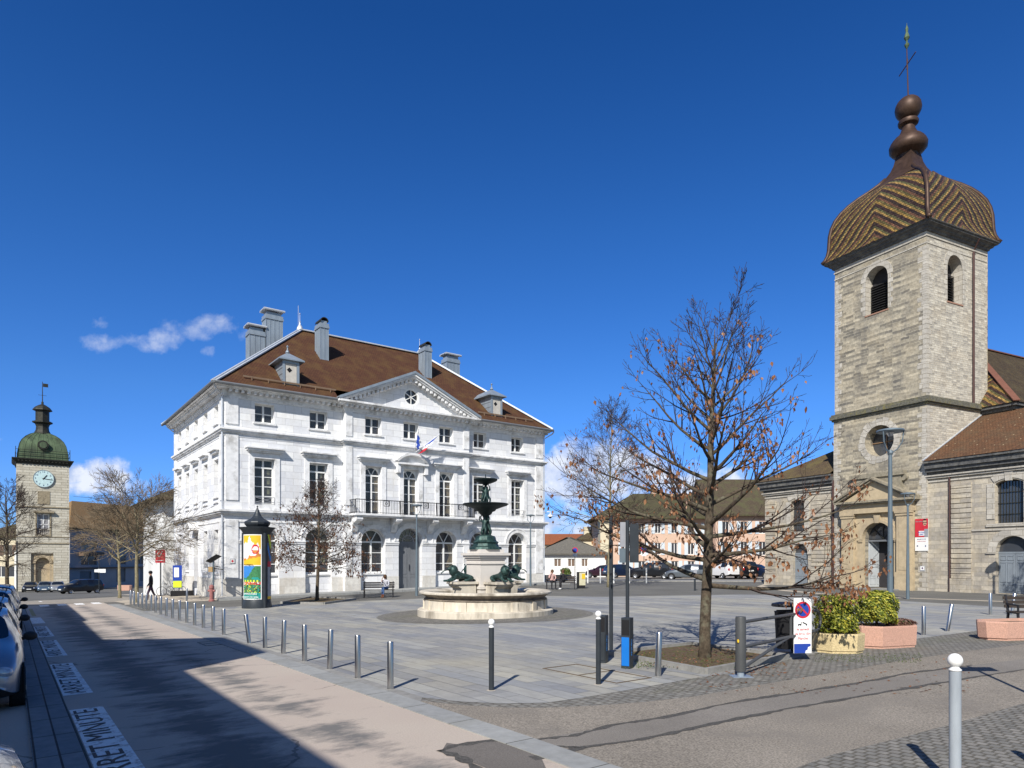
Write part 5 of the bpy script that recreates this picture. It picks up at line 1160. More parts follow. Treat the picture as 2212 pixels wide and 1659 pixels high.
mb.build('dial_rim', M['navy'] if 0 else M['door_blue'], dial)
for i in range(12):
    a = rad(90 - 30 * (i + 1)); text('numeral', str(i + 1), .26, M['navy'], dial, T_((.76 * math.cos(a), -.058, .76 * math.sin(a))) @ FACE_Y, .002, sx=1.2)
mb = MB(); 
for a, l, w_ in ((90 - 38, .52, .09), (90 - 97, .84, .06)): mb.bar((-.12 * math.cos(rad(a)), -.075, -.12 * math.sin(rad(a))), (l * math.cos(rad(a)), -.075, l * math.sin(rad(a))), w_, .015, up=(0, 1, 0))
mb.build('clock_hands', M['black'], dial)

# ================================================================ OTHER BUILDINGS
def house(name, label, P, ang, w_, d_, zb, ze, zr, wall, roof, ov=.5, hip=(1, 1), wins=(), doors=(), win_mat='pane', group=None, ridge='x', chim=(), shutters=None, side_wins=()):
    """box house; P = front-left corner, local x along the front, y into the house"""
    e = empty(name, (P[0], P[1], 0), ang, label, 'building', group)
    mb = MB(); mb.panel([(0, zb), (w_, zb), (w_, ze), (0, ze)], [recthole(*q) for q in wins] + [recthole(*q) for q in doors], 0, .22)
    mb.add([(0, 0, zb), (0, d_, zb), (0, d_, ze), (0, 0, ze)], [(0, 1, 2, 3)]); mb.add([(w_, 0, zb), (w_, d_, zb), (w_, d_, ze), (w_, 0, ze)], [(0, 1, 2, 3)]); mb.add([(0, d_, zb), (w_, d_, zb), (w_, d_, ze), (0, d_, ze)], [(0, 1, 2, 3)])
    if not (hip[0] and hip[1]) and ridge == 'x': 
        if not hip[0]: mb.add([(0, 0, ze), (0, d_, ze), (0, d_ / 2, zr - .1)], [(0, 1, 2)])
        if not hip[1]: mb.add([(w_, 0, ze), (w_, d_, ze), (w_, d_ / 2, zr - .1)], [(0, 1, 2)])
    mb.build('wall', M[wall], e)
    mb = MB(); z = ze - .02; h = d_ / 2 + ov
    if ridge == 'x': a0 = -ov + (h if hip[0] else 0); a1 = w_ + ov - (h if hip[1] else 0); r0, r1 = (a0, d_ / 2, zr), (a1, d_ / 2, zr); A, B, C_, D_ = (-ov, -ov, z), (w_ + ov, -ov, z), (w_ + ov, d_ + ov, z), (-ov, d_ + ov, z); mb.add([A, B, C_, D_, r0, r1], [(0, 1, 5, 4), (1, 2, 5), (2, 3, 4, 5), (3, 0, 4)])
    else: h = w_ / 2 + ov; r0, r1 = (w_ / 2, -ov + (h if hip[0] else 0), zr), (w_ / 2, d_ + ov, zr); A, B, C_, D_ = (-ov, -ov, z), (w_ + ov, -ov, z), (w_ + ov, d_ + ov, z), (-ov, d_ + ov, z); mb.add([A, B, C_, D_, r0, r1], [(0, 1, 4), (1, 2, 5, 4), (2, 3, 5), (3, 0, 4, 5)])
    mb.add([(-ov, -ov, z - .12), (w_ + ov, -ov, z - .12), (w_ + ov, d_ + ov, z - .12), (-ov, d_ + ov, z - .12)], [(0, 1, 2, 3)]); mb.prism([(-ov, -ov), (w_ + ov, -ov), (w_ + ov, -ov + .03), (-ov, -ov + .03)], z - .12, z + .02)
    rf = mb.build('roof', M[roof], e)
    for (x, y, s_, zt) in chim: mb = MB(); mb.box(x, x + s_, y, y + s_, ze, zt); mb.box(x - .06, x + s_ + .06, y - .06, y + s_ + .06, zt, zt + .15); mb.build('chimney', M[wall], rf)
    for q in wins:
        mb = MB(); x0, x1, z0, z1 = q; 
        for a, b, c, d in ((x0, x0 + .07, z0, z1), (x1 - .07, x1, z0, z1), (x0 + .07, x1 - .07, z0, z0 + .07), (x0 + .07, x1 - .07, z1 - .07, z1), ((x0 + x1) / 2 - .04, (x0 + x1) / 2 + .04, z0 + .07, z1 - .07)): mb.box(a, b, .12, .17, c, d)
        wn = mb.build('window', M['frame'] if wall != 'plaster_grey' else M['pgrey'], e); mb = MB(); mb.add([(x0, .15, z0), (x1, .15, z0), (x1, .15, z1), (x0, .15, z1)], [(0, 1, 2, 3)]); mb.build('pane', M[win_mat], wn)
        if shutters:
            for a, b in ((x0 - (x1 - x0) * .55, x0 - .02), (x1 + .02, x1 + (x1 - x0) * .55)): mb = MB(); mb.box(a, b, -.06, -.01, z0 - .03, z1 + .03); mb.build('shutter', M[shutters], e)
    for q in doors: mb = MB(); mb.box(q[0], q[1], .15, .2, q[2], q[3]); mb.build('door', M['door_grey'], e)
    return e
def at(u, Y): return ((u - CX) / FPX * Y, Y)
# grey building right of the clock tower, long side turned away from the sun
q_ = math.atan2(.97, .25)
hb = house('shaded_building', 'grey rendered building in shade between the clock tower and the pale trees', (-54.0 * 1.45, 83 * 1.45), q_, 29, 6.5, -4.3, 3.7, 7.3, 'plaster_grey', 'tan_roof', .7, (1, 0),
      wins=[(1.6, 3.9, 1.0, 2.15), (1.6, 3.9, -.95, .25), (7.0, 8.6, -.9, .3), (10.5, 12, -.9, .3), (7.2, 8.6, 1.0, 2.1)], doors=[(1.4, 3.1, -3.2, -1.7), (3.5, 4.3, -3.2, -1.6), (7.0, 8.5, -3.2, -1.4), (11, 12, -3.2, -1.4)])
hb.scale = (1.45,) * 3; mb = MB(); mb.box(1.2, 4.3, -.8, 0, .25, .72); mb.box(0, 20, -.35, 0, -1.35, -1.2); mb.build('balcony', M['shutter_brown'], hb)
mb = MB(); mb.add([(5.4, -1.3, 3.2), (5.4, 3.2, 5.2), (9.5, 3.2, 5.2), (9.5, -1.3, 3.2), (5.4, -1.3, 3.1), (9.5, -1.3, 3.1)], [(0, 1, 2, 3), (0, 3, 5, 4)]); mb.build('tower_shadow_slope', M['brown_roof'], hb)  # dark slope added where the clock tower's shadow darkens this building
house('cream_building', 'cream building with brown shutters at the left edge beside the clock tower', at(-55, 105), math.atan2(.595, .804) * .3, 8.5, 9, -5.2, 3.3, 5.8, 'plaster_cream', 'brown_roof', .5, (1, 1), wins=[(1.5, 2.7, .4, 2.0), (4.0, 5.2, .4, 2.0), (1.5, 5.7, -3.0, -1.3)], shutters='shutter_brown')
house('white_annex', 'narrow white wall with flat top left of the clock tower', at(31, 101), .2, 1.8, 3, -5, 1.1, 1.4, 'plaster_white', 'grey_roof', .1)
p = ST(60.2, 9.9)
house('white_house', 'white house with deep brown eaves just behind the left side of the big white hall', (p.x, p.y), ANG, 12, 10, -3.8, 4.75, 7.6, 'plaster_white', 'brown_roof', 1.0, (1, 1), wins=[(.9, 1.5, 1.2, 2.8)], side_wins=[1])
# buildings beyond the car park
x0, _ = at(1299, 86)
house('pink_house', 'long pink house with pale shutters and mossy roof beyond the parked cars', (x0, 86), .02, 14.6, 10, -2.4, 5.05, 8.6, 'plaster_pink', 'moss_roof', .9, (1, 0),
      wins=[(2.6 + i * 2.1, 3.4 + i * 2.1, 3.1, 4.4) for i in range(6)] + [(2.6 + i * 2.1, 3.4 + i * 2.1, .4, 1.9) for i in range(6)] + [(2.6 + i * 2.1, 3.5 + i * 2.1, -2.2, -.4) for i in range(6)], shutters='shutter', chim=[(7.5, 5, .7, 9.6)])
house('cream_tower_house', 'narrow cream gable wall at the left end of the pink house', (x0 - .15, 85.8), .02, 1.25, 2.0, -2.4, 4.9, 5.0, 'plaster_cream', 'moss_roof', .1)
house('brown_roofed_house', 'pink house with tall dark brown roof next to the left church aisle', (at(1546, 84)[0], 84), .02, 8.6, 12, -2.4, 5.3, 10.4, 'plaster_pink', 'brown_roof', .7, (0, 0), wins=[(.8 + i * 2.3, 1.7 + i * 2.3, 3.0, 4.5) for i in range(4)] + [(.8 + i * 2.3, 1.7 + i * 2.3, .3, 2.0) for i in range(4)], shutters='shutter')
house('low_grey_house', 'low white house with wide grey roof behind the hedge', (3.2, 84), .0, 8.4, 9, -2.4, .55, 2.7, 'plaster_white', 'grey_roof', .5, (1, 1), wins=[(2.0, 2.9, -1.1, -.1), (3.7, 4.6, -1.1, -.1), (5.4, 6.2, -1.1, -.1)], win_mat='shutter_brown')
house('orange_roofed_house', 'house with bright orange tiled roof just right of the white hall', (4, 112), .0, 12, 9, -2.4, 2.3, 4.1, 'plaster_cream', 'orange_roof', .4, (0, 0))
house('cream_gabled_house', 'cream house with steep brown roof behind the low grey house', (at(1254, 94)[0], 94), .0, 4.6, 7, -2.4, 2.6, 5.2, 'plaster_cream', 'brown_roof', .3, (1, 0), chim=[(.6, 1, .9, 4.2)])
# distant low hills with woods beyond the roofs
mb = MB(); n = 60; vs = []
for i in range(n + 1):
    X = -900 + 1800 * i / n; h = 8 + 6 * math.sin(i * .35) + 4 * math.sin(i * 1.1 + 1); vs += [(X, 700, -20), (X, 760, h), (X, 900, -20)]
mb.add(vs, [(3 * i + j, 3 * i + 3 + j, 3 * i + 4 + j, 3 * i + 1 + j) for i in range(n) for j in (0, 1)]); mb.build('hills', plain('distant_woods', (.035, .055, .045), 1, var=.3, scale=.05), kind='structure')
# the row behind the camera that shades the street
prev = ['townhouse with plain eaves at the near end of the shaded row', 'tall townhouse of the shaded row', 'townhouse with square end of the shaded row', 'long townhouse of the shaded row', 'far townhouse of the shaded row']
for (a, b, h), lb in zip([(-26, 8.72, 7.68), (8.72, 12.9, 9.75), (12.9, 15.8, 7.9), (15.8, 25.46, 7.2), (25.46, 41.3, 7.6)], prev):
    # facade at t=-5, gutters exactly at the measured height; the roof behind never tops the shadow line
    P0 = DD * b + DN * -5.0; zt = g(P0.x, P0.y) + h; A_ = math.atan2(-.804, .595)     # local x runs back along the street, local y away from it
    e = empty('townhouse', (P0.x, P0.y, 0), A_ , lb + ' along the parking lane', 'building', 'townhouses behind the parking lane')
    L_ = b - a; mb = MB(); nwin = max(1, int(L_ / 2.6)); hs = []
    for i in range(nwin):
        xx = (i + .5) * L_ / nwin
        for z0 in (-1.2, 1.6, 4.1):
            if z0 + 1.5 < zt: hs.append(recthole(xx - .5, xx + .5, z0, z0 + 1.4))
    mb.M = Matrix(((1, 0, 0, 0), (0, -1, 0, 0), (0, 0, 1, 0), (0, 0, 0, 1)))
    mb.panel([(0, -2.6), (L_, -2.6), (L_, zt - .1), (0, zt - .1)], hs, 0, .2, back=1); mb.box(0, L_, .25, 9, -2.6, zt - .1)
    mb.build('wall', [M['plaster_cream'], M['pane']], e); mb = MB(); mb.M = Matrix(((1, 0, 0, 0), (0, -1, 0, 0), (0, 0, 1, 0), (0, 0, 0, 1)))
    mb.add([(0, -.0, zt), (L_, -.0, zt), (L_, 4.5, zt + 2.2), (0, 4.5, zt + 2.2), (L_, 9, zt), (0, 9, zt), (0, 0, zt - .12), (L_, 0, zt - .12)], [(0, 1, 2, 3), (3, 2, 4, 5), (0, 1, 7, 6), (0, 3, 5), (1, 2, 4)])
    mb.build('roof', M['brown_roof'], e)
# ================================================================ STREET FURNITURE
def bollard(label, u, v, h=.76, lean=(0, 0), pos=None, first={}):
    p = pos or gp(u, v)
    if not first:
        e = empty('steel_bollard', p, 0, label, 'bollard', 'steel bollards round the square')
        mb = MB(); mb.lathe([(.052, -.05), (.052, h - .012), (.046, h), (.001, h + .002)], 20); mb.build('tube', M['steel'], e, smooth=False); auto_smooth(e.children[0], 40)
        mb = MB(); mb.lathe([(.062, -.02), (.062, .010), (.052, .012)], 16); mb.build('collar', M['kerb'], e)
        first['o'] = e
    else: e = copy_tree(first['o']); e['label'] = label
    e.location = p; e.rotation_euler = (rad(lean[0]), rad(lean[1]), 0) if lean != (0, 0) else (0, 0, 0)
    return e
Z8 = lambda x, y: ((600 + x / 2.633) * .8641, (1480 + y / 2.633) * .8641)
Z6 = lambda x, y: ((x / 3.0717) * .8641, (1380 + y / 3.0717) * .8641)
row = [Z8(990, 642), Z8(775, 570), Z8(590, 510), Z8(425, 458), Z8(285, 408), Z8(165, 372), Z8(62, 340),
       Z6(1718, 638), Z6(1638, 608), Z6(1562, 585), Z6(1495, 565), Z6(1435, 545), Z6(1378, 528), Z6(1325, 512), Z6(1278, 496), Z6(1235, 482), Z6(1195, 468), Z6(1160, 455), Z6(1123, 444), Z6(1092, 434), Z6(1062, 425), Z6(1030, 413), Z6(1004, 403)]
num = ['nearest', 'second', 'third', 'fourth', 'fifth', 'sixth', 'leaning seventh', 'eighth', 'ninth', 'tenth', 'eleventh', 'twelfth', 'thirteenth', 'fourteenth', 'fifteenth', 'sixteenth', 'seventeenth', 'eighteenth', 'nineteenth', 'twentieth', 'twenty-first', 'twenty-second', 'farthest']
for i, (q, nm) in enumerate(zip(row, num)):
    bollard(nm + (' steel bollard in the kerb row beside the pink road' if i else ' and largest steel bollard at the front end of the kerb row'), *q, lean=(0, -7) if i == 6 else ((0, 2) if i in (2, 4) else (0, 0)))
bollard('single steel bollard standing behind the kerb row near the left corner of the hall', *Z6(1435, 380))
bollard('steel bollard in front of the tree pit left of the grey barrier', 1421, 1462, lean=(0, 2))
bollard('upright steel bollard right of the pink planter with the bush', *((1960 + 1157 / 3.318) * .8641, (1420 + 560 / 3.318) * .8641))
bollard('steel bollard leaning right between the two pink planters', *((1960 + 1355 / 3.318) * .8641, (1420 + 528 / 3.318) * .8641), lean=(0, 9))
bollard('steel bollard just behind the left end of the empty pink planter', *((2400 + 785 / 10.37) * .8641, (1440 + 1010 / 10.37) * .8641))
bollard('leaning steel bollard behind the middle of the empty pink planter', *((2400 + 1340 / 10.37) * .8641, (1440 + 1010 / 10.37) * .8641), lean=(0, 8))
bw = None
for i, (x, nm) in enumerate(zip((735, 955, 1185, 1435, 1720 + 0, 2035), ('first', 'second', 'third', 'fourth', 'fifth', 'sixth'))):
    q = ((1340 + x / 7.373) * .8641, (1360 + 722 / 7.373) * .8641); p = gp(*q)
    if bw is None:
        bw = empty('white_post', p, 0, '', 'post', 'slim white posts by the car park'); mb = MB(); mb.lathe([(.055, -.05), (.055, 1.2), (.02, 1.25)], 8); mb.build('shaft', M['frame'], bw); e = bw
    else: e = copy_tree(bw); e.location = p
    e['label'] = nm + ' slim white post from the left in the row before the car park'
def ball_bollard(label, p, h, mat, rb):
    e = empty('ball_top_bollard', p, 0, label, 'bollard', 'ball-topped bollards')
    rt = rb * .78; zt = h - 2 * rb - .03
    mb = MB(); mb.lathe([(rt, -.05), (rt, zt)], 24); auto_smooth(mb.build('post', mat, e), 40)
    mb = MB(); mb.lathe([(rt * 1.05, zt), (rt * 1.08, zt + .012), (rt * .7, zt + .028), (rt * .55, zt + .05)], 20); mb.ball((0, 0, h - rb), rb, 12, sz=1.02); mb.build('ball', M['ballwhite'], e, smooth=True)
    mb = MB(); mb.lathe([(rt * 1.9, -.02), (rt * 1.9, .008), (rt, .012)], 16); mb.build('collar', plain('pale_mortar', (.45, .40, .33), .95) if 'pale_mortar' not in MATS else MATS['pale_mortar'], e); return e
pz = gp(1061.6, 1492); ball_bollard('dark bollard with white ball top standing alone on the slabs in front of the fountain', pz, 1.11, M['anth'], .052)
ball_bollard('dark bollard with white ball top in front of the black and blue terminals', gp(1292.6, 1479.4), 1.19, M['anth'], .052)
bp = Vector((3.86, 5.92, g(3.86, 5.92))); ball_bollard('large pale grey bollard with white ball top in the right foreground', bp, 1.19, plain('scuffed_grey_paint', (.36, .40, .44), .5, var=.18, scale=6, stain=((.22, .23, .24), .5), streak=True), .060)

def lamp(label, u, v, base=None, H=4.65):
    p = base or gp(u, v)
    e = empty('street_lamp', p, 0, label, 'street lamp', 'street lamps of the square'); e['label'] = label
    mb = MB(); mb.lathe([(.085, -.05), (.08, .02), (.075, .9), (.055, 3), (.045, H)], 16); auto_smooth(mb.build('post', M['lamp_grey'], e), 40)
    mb = MB(); mb.lathe([(.05, H), (.07, H + .05), (.05, H + .12)], 12)
    for k in range(3):
        a = rad(90 + 120 * k); c, s = math.cos(a), math.sin(a)
        mb.tube([(0.03 * c, .03 * s, H + .05), (.16 * c, .16 * s, H + .14), (.27 * c, .27 * s, H + .32), (.30 * c, .30 * s, H + .60)], .016, 6)
    mb.build('yoke', M['lamp_grey'], e)
    mb = MB(); mb.lathe([(.001, H + .58), (.31, H + .58), (.33, H + .60), (.31, H + .64), (.12, H + .68), (.001, H + .69)], 28); auto_smooth(mb.build('lamp_head', M['lamp_grey'], e), 30)
    mb = MB(); mb.lathe([(.05, H + .48), (.09, H + .575)], 12); mb.build('lens', M['lens'], e)
    return e
lamp('street lamp in front of the hall balcony left of the fountain', 900, 1287)
lamp('street lamp in front of the right end of the white hall', 1146, 1266)
lamp('tall near street lamp behind the right bush before the church portal', 0, 0, base=Vector(((1923 - CX) / FPX * 17.4, 17.4, g(9.7, 17.4))))
lamp('thinner farther street lamp right of the church portal', 1961, 1294, H=4.5)
lamp('street lamp at the right edge of the photo before the large door', 0, 0, base=Vector((.764 * 33, 33, g(25, 33))), H=4.7)

# fountain
FT = empty('fountain', FC, 0, 'round stone fountain with green bronze bowls, figures and lions', 'fountain')
mb = MB(); mb.lathe([(2.52, -.1), (2.52, .20), (2.46, .235), (2.30, .24), (2.28, .25)], 64); auto_smooth(mb.build('step', M['fount'], FT), 30)
mb = MB(); mb.lathe([(2.30, .20), (2.28, .25), (2.26, .55), (2.20, .60)], 64, cap=False)
for k in range(16):
    a = math.pi * 2 * k / 16 + .1; c, s = math.cos(a), math.sin(a); mb.M = Matrix.Rotation(a, 4, 'Z'); mb.box(2.24, 2.315, -.10, .10, .24, .56); mb.M = Matrix()
auto_smooth(mb.build('basin_wall', M['fount'], FT), 30)
mb = MB(); mb.lathe([(2.20, .55), (2.27, .57), (2.29, .60), (2.21, .64), (2.26, .70), (2.38, .765), (2.43, .795)], 64, cap=False); auto_smooth(mb.build('basin_moulding', M['fount_dark'], FT), 30)  # moulding under the rim, in a darker stone tone than the basin
mb = MB(); mb.lathe([(2.40, .785), (2.46, .80), (2.46, .85), (2.40, .885), (2.2, .88), (2.02, .84), (1.98, .80), (1.95, .35), (.001, .33)], 64, cap=False)
auto_smooth(mb.build('basin_rim', M['fount'], FT), 30)
mb = MB(); mb.lathe([(1.96, .46), (.001, .46)], 48, cap=False); mb.build('water', glassy('fountain_water', (.03, .045, .04), 1), FT)
mb = MB(); mb.M = Matrix.Rotation(rad(33), 4, 'Z')
mb.box(-.52, .52, -.52, .52, .3, 2.02); mb.box(-.56, .56, -.56, .56, .95, 1.05)
mb.build('pedestal', M['fount_pale'], FT)
mb = MB(); mb.M = Matrix.Rotation(rad(33), 4, 'Z')
for z0, z1, e_ in ((1.86, 1.92, .56), (2.02, 2.10, .56), (2.10, 2.18, .62), (2.18, 2.27, .68), (2.27, 2.40, .50)): mb.box(-e_, e_, -e_, e_, z0, z1)
mb.build('pedestal_cap', M['fount_pale'], FT)
def bmat(o, m): o.data.materials.clear(); o.data.materials.append(m)
def skin(name, verts, edges, mat, parent, lvl=2, regions=None, voxel=None):
    """one continuous body: joints with radii grown by a skin modifier; regions = list of (material, predicate)"""
    me = bpy.data.meshes.new(name); me.from_pydata([v[:3] for v in verts], edges, []); o = bpy.data.objects.new(name, me); COL.objects.link(o)
    md = o.modifiers.new('s', 'SKIN'); md.use_smooth_shade = True; md.branch_smoothing = .4
    for i, v in enumerate(verts):
        r = v[3] if len(v) > 3 else .05; r2 = v[4] if len(v) > 4 else r; me.skin_vertices[0].data[i].radius = (r, r2)
    me.skin_vertices[0].data[0].use_root = True
    sb = o.modifiers.new('b', 'SUBSURF'); sb.levels = lvl; sb.render_levels = lvl
    dg = bpy.context.evaluated_depsgraph_get(); m2 = bpy.data.meshes.new_from_object(o.evaluated_get(dg)); bpy.data.objects.remove(o)
    m2.name = name; m2.materials.clear(); mats = [mat] + [r[0] for r in (regions or [])]
    for m in mats: m2.materials.append(m)
    for p in m2.polygons:
        p.use_smooth = True
        for k, r in enumerate(regions or []):
            if r[1](p.center): p.material_index = k + 1
    o = bpy.data.objects.new(name, m2); link(o, parent); return o
for k in range(4):                                     # four lions on consoles
    a = rad(33 + 90 * k) ; Mx = Matrix.Rotation(a, 4, 'Z')
    mb = MB(); mb.M = Mx
    mb.extr([(.62, -.36, .35), (1.30, -.36, .35), (1.22, -.36, .50), (1.16, -.36, .62), (1.20, -.36, .98), (1.34, -.36, 1.06), (1.38, -.36, 1.14), (.62, -.36, 1.14)], (0, .72, 0))
    mb.box(.55, 1.42, -.42, .42, 1.14, 1.22)
    cons = mb.build('lion_console', M['fount'], FT)
    V = [(-.30, 0, .17, .13, .12), (-.05, 0, .18, .11, .12), (.18, 0, .24, .13, .15), (.30, 0, .36, .12), (.40, 0, .44, .085), (.50, 0, .40, .05),
         (.24, .11, .12, .055), (.42, .12, .04, .04), (.58, .12, .035, .035), (.24, -.11, .12, .055), (.42, -.12, .04, .04), (.58, -.12, .035, .035),
         (-.34, .14, .12, .085), (-.16, .20, .06, .05), (-.02, .19, .035, .035), (-.34, -.14, .12, .085), (-.16, -.20, .06, .05), (-.02, -.19, .035, .035), (-.44, 0, .08, .03), (-.46, .16, .04, .022)]
    Ed = [(0, 1), (1, 2), (2, 3), (3, 4), (4, 5), (2, 6), (6, 7), (7, 8), (2, 9), (9, 10), (10, 11), (0, 12), (12, 13), (13, 14), (0, 15), (15, 16), (16, 17), (0, 18), (18, 19)]
    li = skin('lion', V, Ed, M['bronze'], FT, 2); li.matrix_local = Mx @ T_((1.05, 0, 1.22)) @ Matrix.Scale(1.12, 4)
    mb = MB(); mb.ball((.27, 0, .36), .155, 7, sz=1.2); mb.ball((.20, 0, .22), .14, 7)
    for s in (-1, 1): mb.ball((.36, s * .075, .535), .03, 4)
    mn = mb.build('lion_mane', M['bronze'], li, smooth=True)
    mb = MB(); mb.tube([(.53, 0, .38), (.62, 0, .36), (.72, 0, .28)], .018, 6); mb.build('water_spout', M['bronze'], li)
mb = MB(); mb.M = Matrix.Rotation(rad(33), 4, 'Z')
mb.lathe([(.62, 2.40), (.60, 2.48), (.50, 2.52), (.46, 2.62), (.50, 2.66), (.40, 2.74), (.38, 2.84), (.34, 2.90), (.16, 2.95)], 8, a0=rad(22.5), a1=rad(382.5))
auto_smooth(mb.build('bronze_base', M['bronze'], FT), 30)
mb = MB(); mb.lathe([(.12, 2.9), (.09, 3.2), (.08, 3.55), (.13, 3.66), (.22, 3.72), (.26, 3.80), (.36, 3.84), (.40, 3.90), (.62, 3.98), (.80, 4.04), (.86, 4.09), (.84, 4.11), (.60, 4.05), (.15, 4.02), (.001, 4.02)], 40, cap=False); auto_smooth(mb.build('lower_bowl', M['bronze_dark'], FT), 50)
mb = MB(); mb.lathe([(.22, 4.02), (.20, 4.10), (.12, 4.16), (.05, 4.3), (.05, 4.78), (.12, 4.84), (.30, 4.90), (.42, 4.96), (.45, 5.01), (.43, 5.03), (.30, 4.99), (.06, 4.97), (.02, 5.0), (.015, 5.2)], 32, cap=False); auto_smooth(mb.build('upper_bowl', M['bronze_dark'], FT), 50)
def putti(z0, sc, n, off, nm):
    for k in range(n):
        a = rad(off + 360 / n * k)
        V = [(.0, 0, .36, .075, .065), (0, 0, .46, .07), (0, 0, .57, .085, .065), (0, 0, .64, .045), (0, 0, .70, .055), (0, 0, .755, .062), (0, 0, .80, .045),
             (.06, .02, .30, .06), (.09, .07, .17, .045), (.07, .02, .03, .032), (.08, .08, .0, .025), (-.06, 0, .30, .06), (-.07, .04, .16, .045), (-.06, -.03, .03, .03), (-.06, .05, .0, .024),
             (.10, 0, .60, .035), (.17, .03, .70, .028), (.13, .02, .84, .022), (.12, .0, .92, .02), (-.10, 0, .60, .035), (-.19, .05, .60, .028), (-.17, .10, .72, .022), (-.15, .08, .80, .02)]
        Ed = [(0, 1), (1, 2), (2, 3), (3, 4), (4, 5), (5, 6), (0, 7), (7, 8), (8, 9), (9, 10), (0, 11), (11, 12), (12, 13), (13, 14), (2, 15), (15, 16), (16, 17), (17, 18), (2, 19), (19, 20), (20, 21), (21, 22)]
        o = skin('putto', V, Ed, M['bronze'], FT, 1); o.matrix_local = Matrix.Rotation(a, 4, 'Z') @ T_((.13 * sc * 1.2, 0, z0)) @ Matrix.Rotation(rad(-90), 4, 'Z') @ Matrix.Rotation(rad(6), 4, 'X') @ Matrix.Scale(sc, 4)
putti(2.90, .95, 3, 250, 'a'); putti(4.12, .80, 3, 280, 'b')

# advertising column
p = gp(556, 1313); AC = empty('advertising_column', p, rad(-8), 'dark three-sided advertising column with tourist posters and onion cap', 'advertising column')
Yc = p.y; rr = .60
def tri(r, z, n=10, bulge=.12):                      # rounded three-sided outline
    o = []
    for k in range(3):
        for i in range(n):
            a = rad(-150 + 120 * k + 120 * i / n); d = abs((120 * i / n) - 60) / 60; o.append((r * (1 - bulge * (1 - d ** 2) * .5 - (.06 if d > .9 else 0)) * math.cos(a), r * (1 - bulge * (1 - d ** 2) * .5 - (.06 if d > .9 else 0)) * math.sin(a), z))
    return o
mb = MB()
def stack(q, n=30):
    vs = []
    for r, z in q: vs += tri(r, z)
    return vs, [(j * n + i, j * n + (i + 1) % n, (j + 1) * n + (i + 1) % n, (j + 1) * n + i) for j in range(len(q) - 1) for i in range(n)] + [tuple(range(n))[::-1], tuple(range(len(vs) - n, len(vs)))]
mb.add(*stack([(.68, -.05), (.68, .12), (.64, .40), (.63, .42), (.63, 3.42), (.66, 3.50)])); auto_smooth(mb.build('column_body', M['anth'], AC), 40)
mb = MB(); mb.add(*stack([(.66, 3.48), (.70, 3.56), (.74, 3.62), (.84, 3.72), (.86, 3.76), (.5, 3.79)])); auto_smooth(mb.build('cornice', M['anth'], AC), 40)
mb = MB(); mb.lathe([(.44, 3.77), (.50, 3.82), (.56, 3.90), (.58, 3.98), (.56, 4.03), (.42, 4.11), (.29, 4.19), (.20, 4.29), (.13, 4.42), (.08, 4.55), (.03, 4.68), (.02, 4.72), (.045, 4.75), (.001, 4.79)], 12); mb.build('onion_cap', M['anth'], AC)
for k in range(3): a = rad(-150 + 120 * k); mb = MB(); mb.tube([(.60 * math.cos(a), .60 * math.sin(a), 0), (.60 * math.cos(a), .60 * math.sin(a), 3.5)], .085, 12); auto_smooth(mb.build('corner_post', M['anth'], AC), 40)
mats = ['yellow', 'frame', 'orange', 'red', 'skyblue', 'green', 'teal', 'lime', 'navy', 'shutter_brown', 'pgrey', 'black']
def poster1(u, v):
    if v > .515:
        w = (v - .515) / .485; n = .06 * math.sin(u * 17) + .04 * math.sin(u * 31 + 1)
        if u < .03 or u > .97 or w > .98 or w < .02: return 1
        if .50 < u < .93 and (u - .72) ** 2 * 1.1 + ((w - .53) * 1.2) ** 2 < .036: return 3 if (u - .72) ** 2 * 1.2 + ((w - .52) * 1.3) ** 2 > .020 else (1 if w > .50 else 2)
        if w < .86 - .55 * abs(u - .42) + n and w > .20 + .22 * u + n * .6: return 1
        return 0 if w > .86 - .55 * abs(u - .42) + n or w < .16 + .15 * u else 2 if w < .24 + .2 * u else 0
    w = v / .5
    if u < .03 or u > .97 or w < .02: return 1
    if w < .20: return 6
    if w > .72 + .28 * u - .12 * math.sin(u * 6): return 4
    if w > .60: return 5 if w > .66 + .05 * math.sin(u * 11) or math.sin(u * 5 + w * 60) > .6 else 6
    if w > .55: return 7 if math.sin(u * 40) > 0 else 5
    hsh = (math.sin(int(u * 13) * 12.9898 + int(w * 40) * 78.233 + math.sin(u * 60)) * 43758.5453) % 1
    if w > .46: return (2, 1, 3, 2, 9)[int(hsh * 5)]
    return (5, 5, 7, 9, 5, 11, 5, 6)[int(hsh * 8)]
def poster2(u, v):
    if v > .50: return (9, 4, 9, 7, 2, 9)[int(v * 9 + 2 * math.sin(u * 5)) % 6] if v > .58 else 3
    for cz in (.44, .33, .21):
        if (u - .42) ** 2 + ((v - cz) * 3) ** 2 < .03: return 11
    if v < .045: return 0
    return 10
def cpanel(face, fn, nm, z0=.42, z1=3.42, nx=26, nz=70):
    mb = MB(); a0 = -150 + 120 * face + 14; a1 = a0 + 92
    def P(u, z):
        a = rad(a0 + (a1 - a0) * u); d = abs((a0 + (a1 - a0) * u) - (-150 + 120 * face) - 60) / 60; r = .63 * (1 - .12 * (1 - d * d) * .5) + .012; return (r * math.cos(a), r * math.sin(a), z)
    for i in range(nx):
        for j in range(nz):
            z, zz = z0 + (z1 - z0) * j / nz, z0 + (z1 - z0) * (j + 1) / nz; mb.add([P(i / nx, z), P((i + 1) / nx, z), P((i + 1) / nx, zz), P(i / nx, zz)], [(0, 1, 2, 3)], fn((i + .5) / nx, (j + .5) / nz))
    return mb.build('poster', [M[k] for k in mats], AC), P
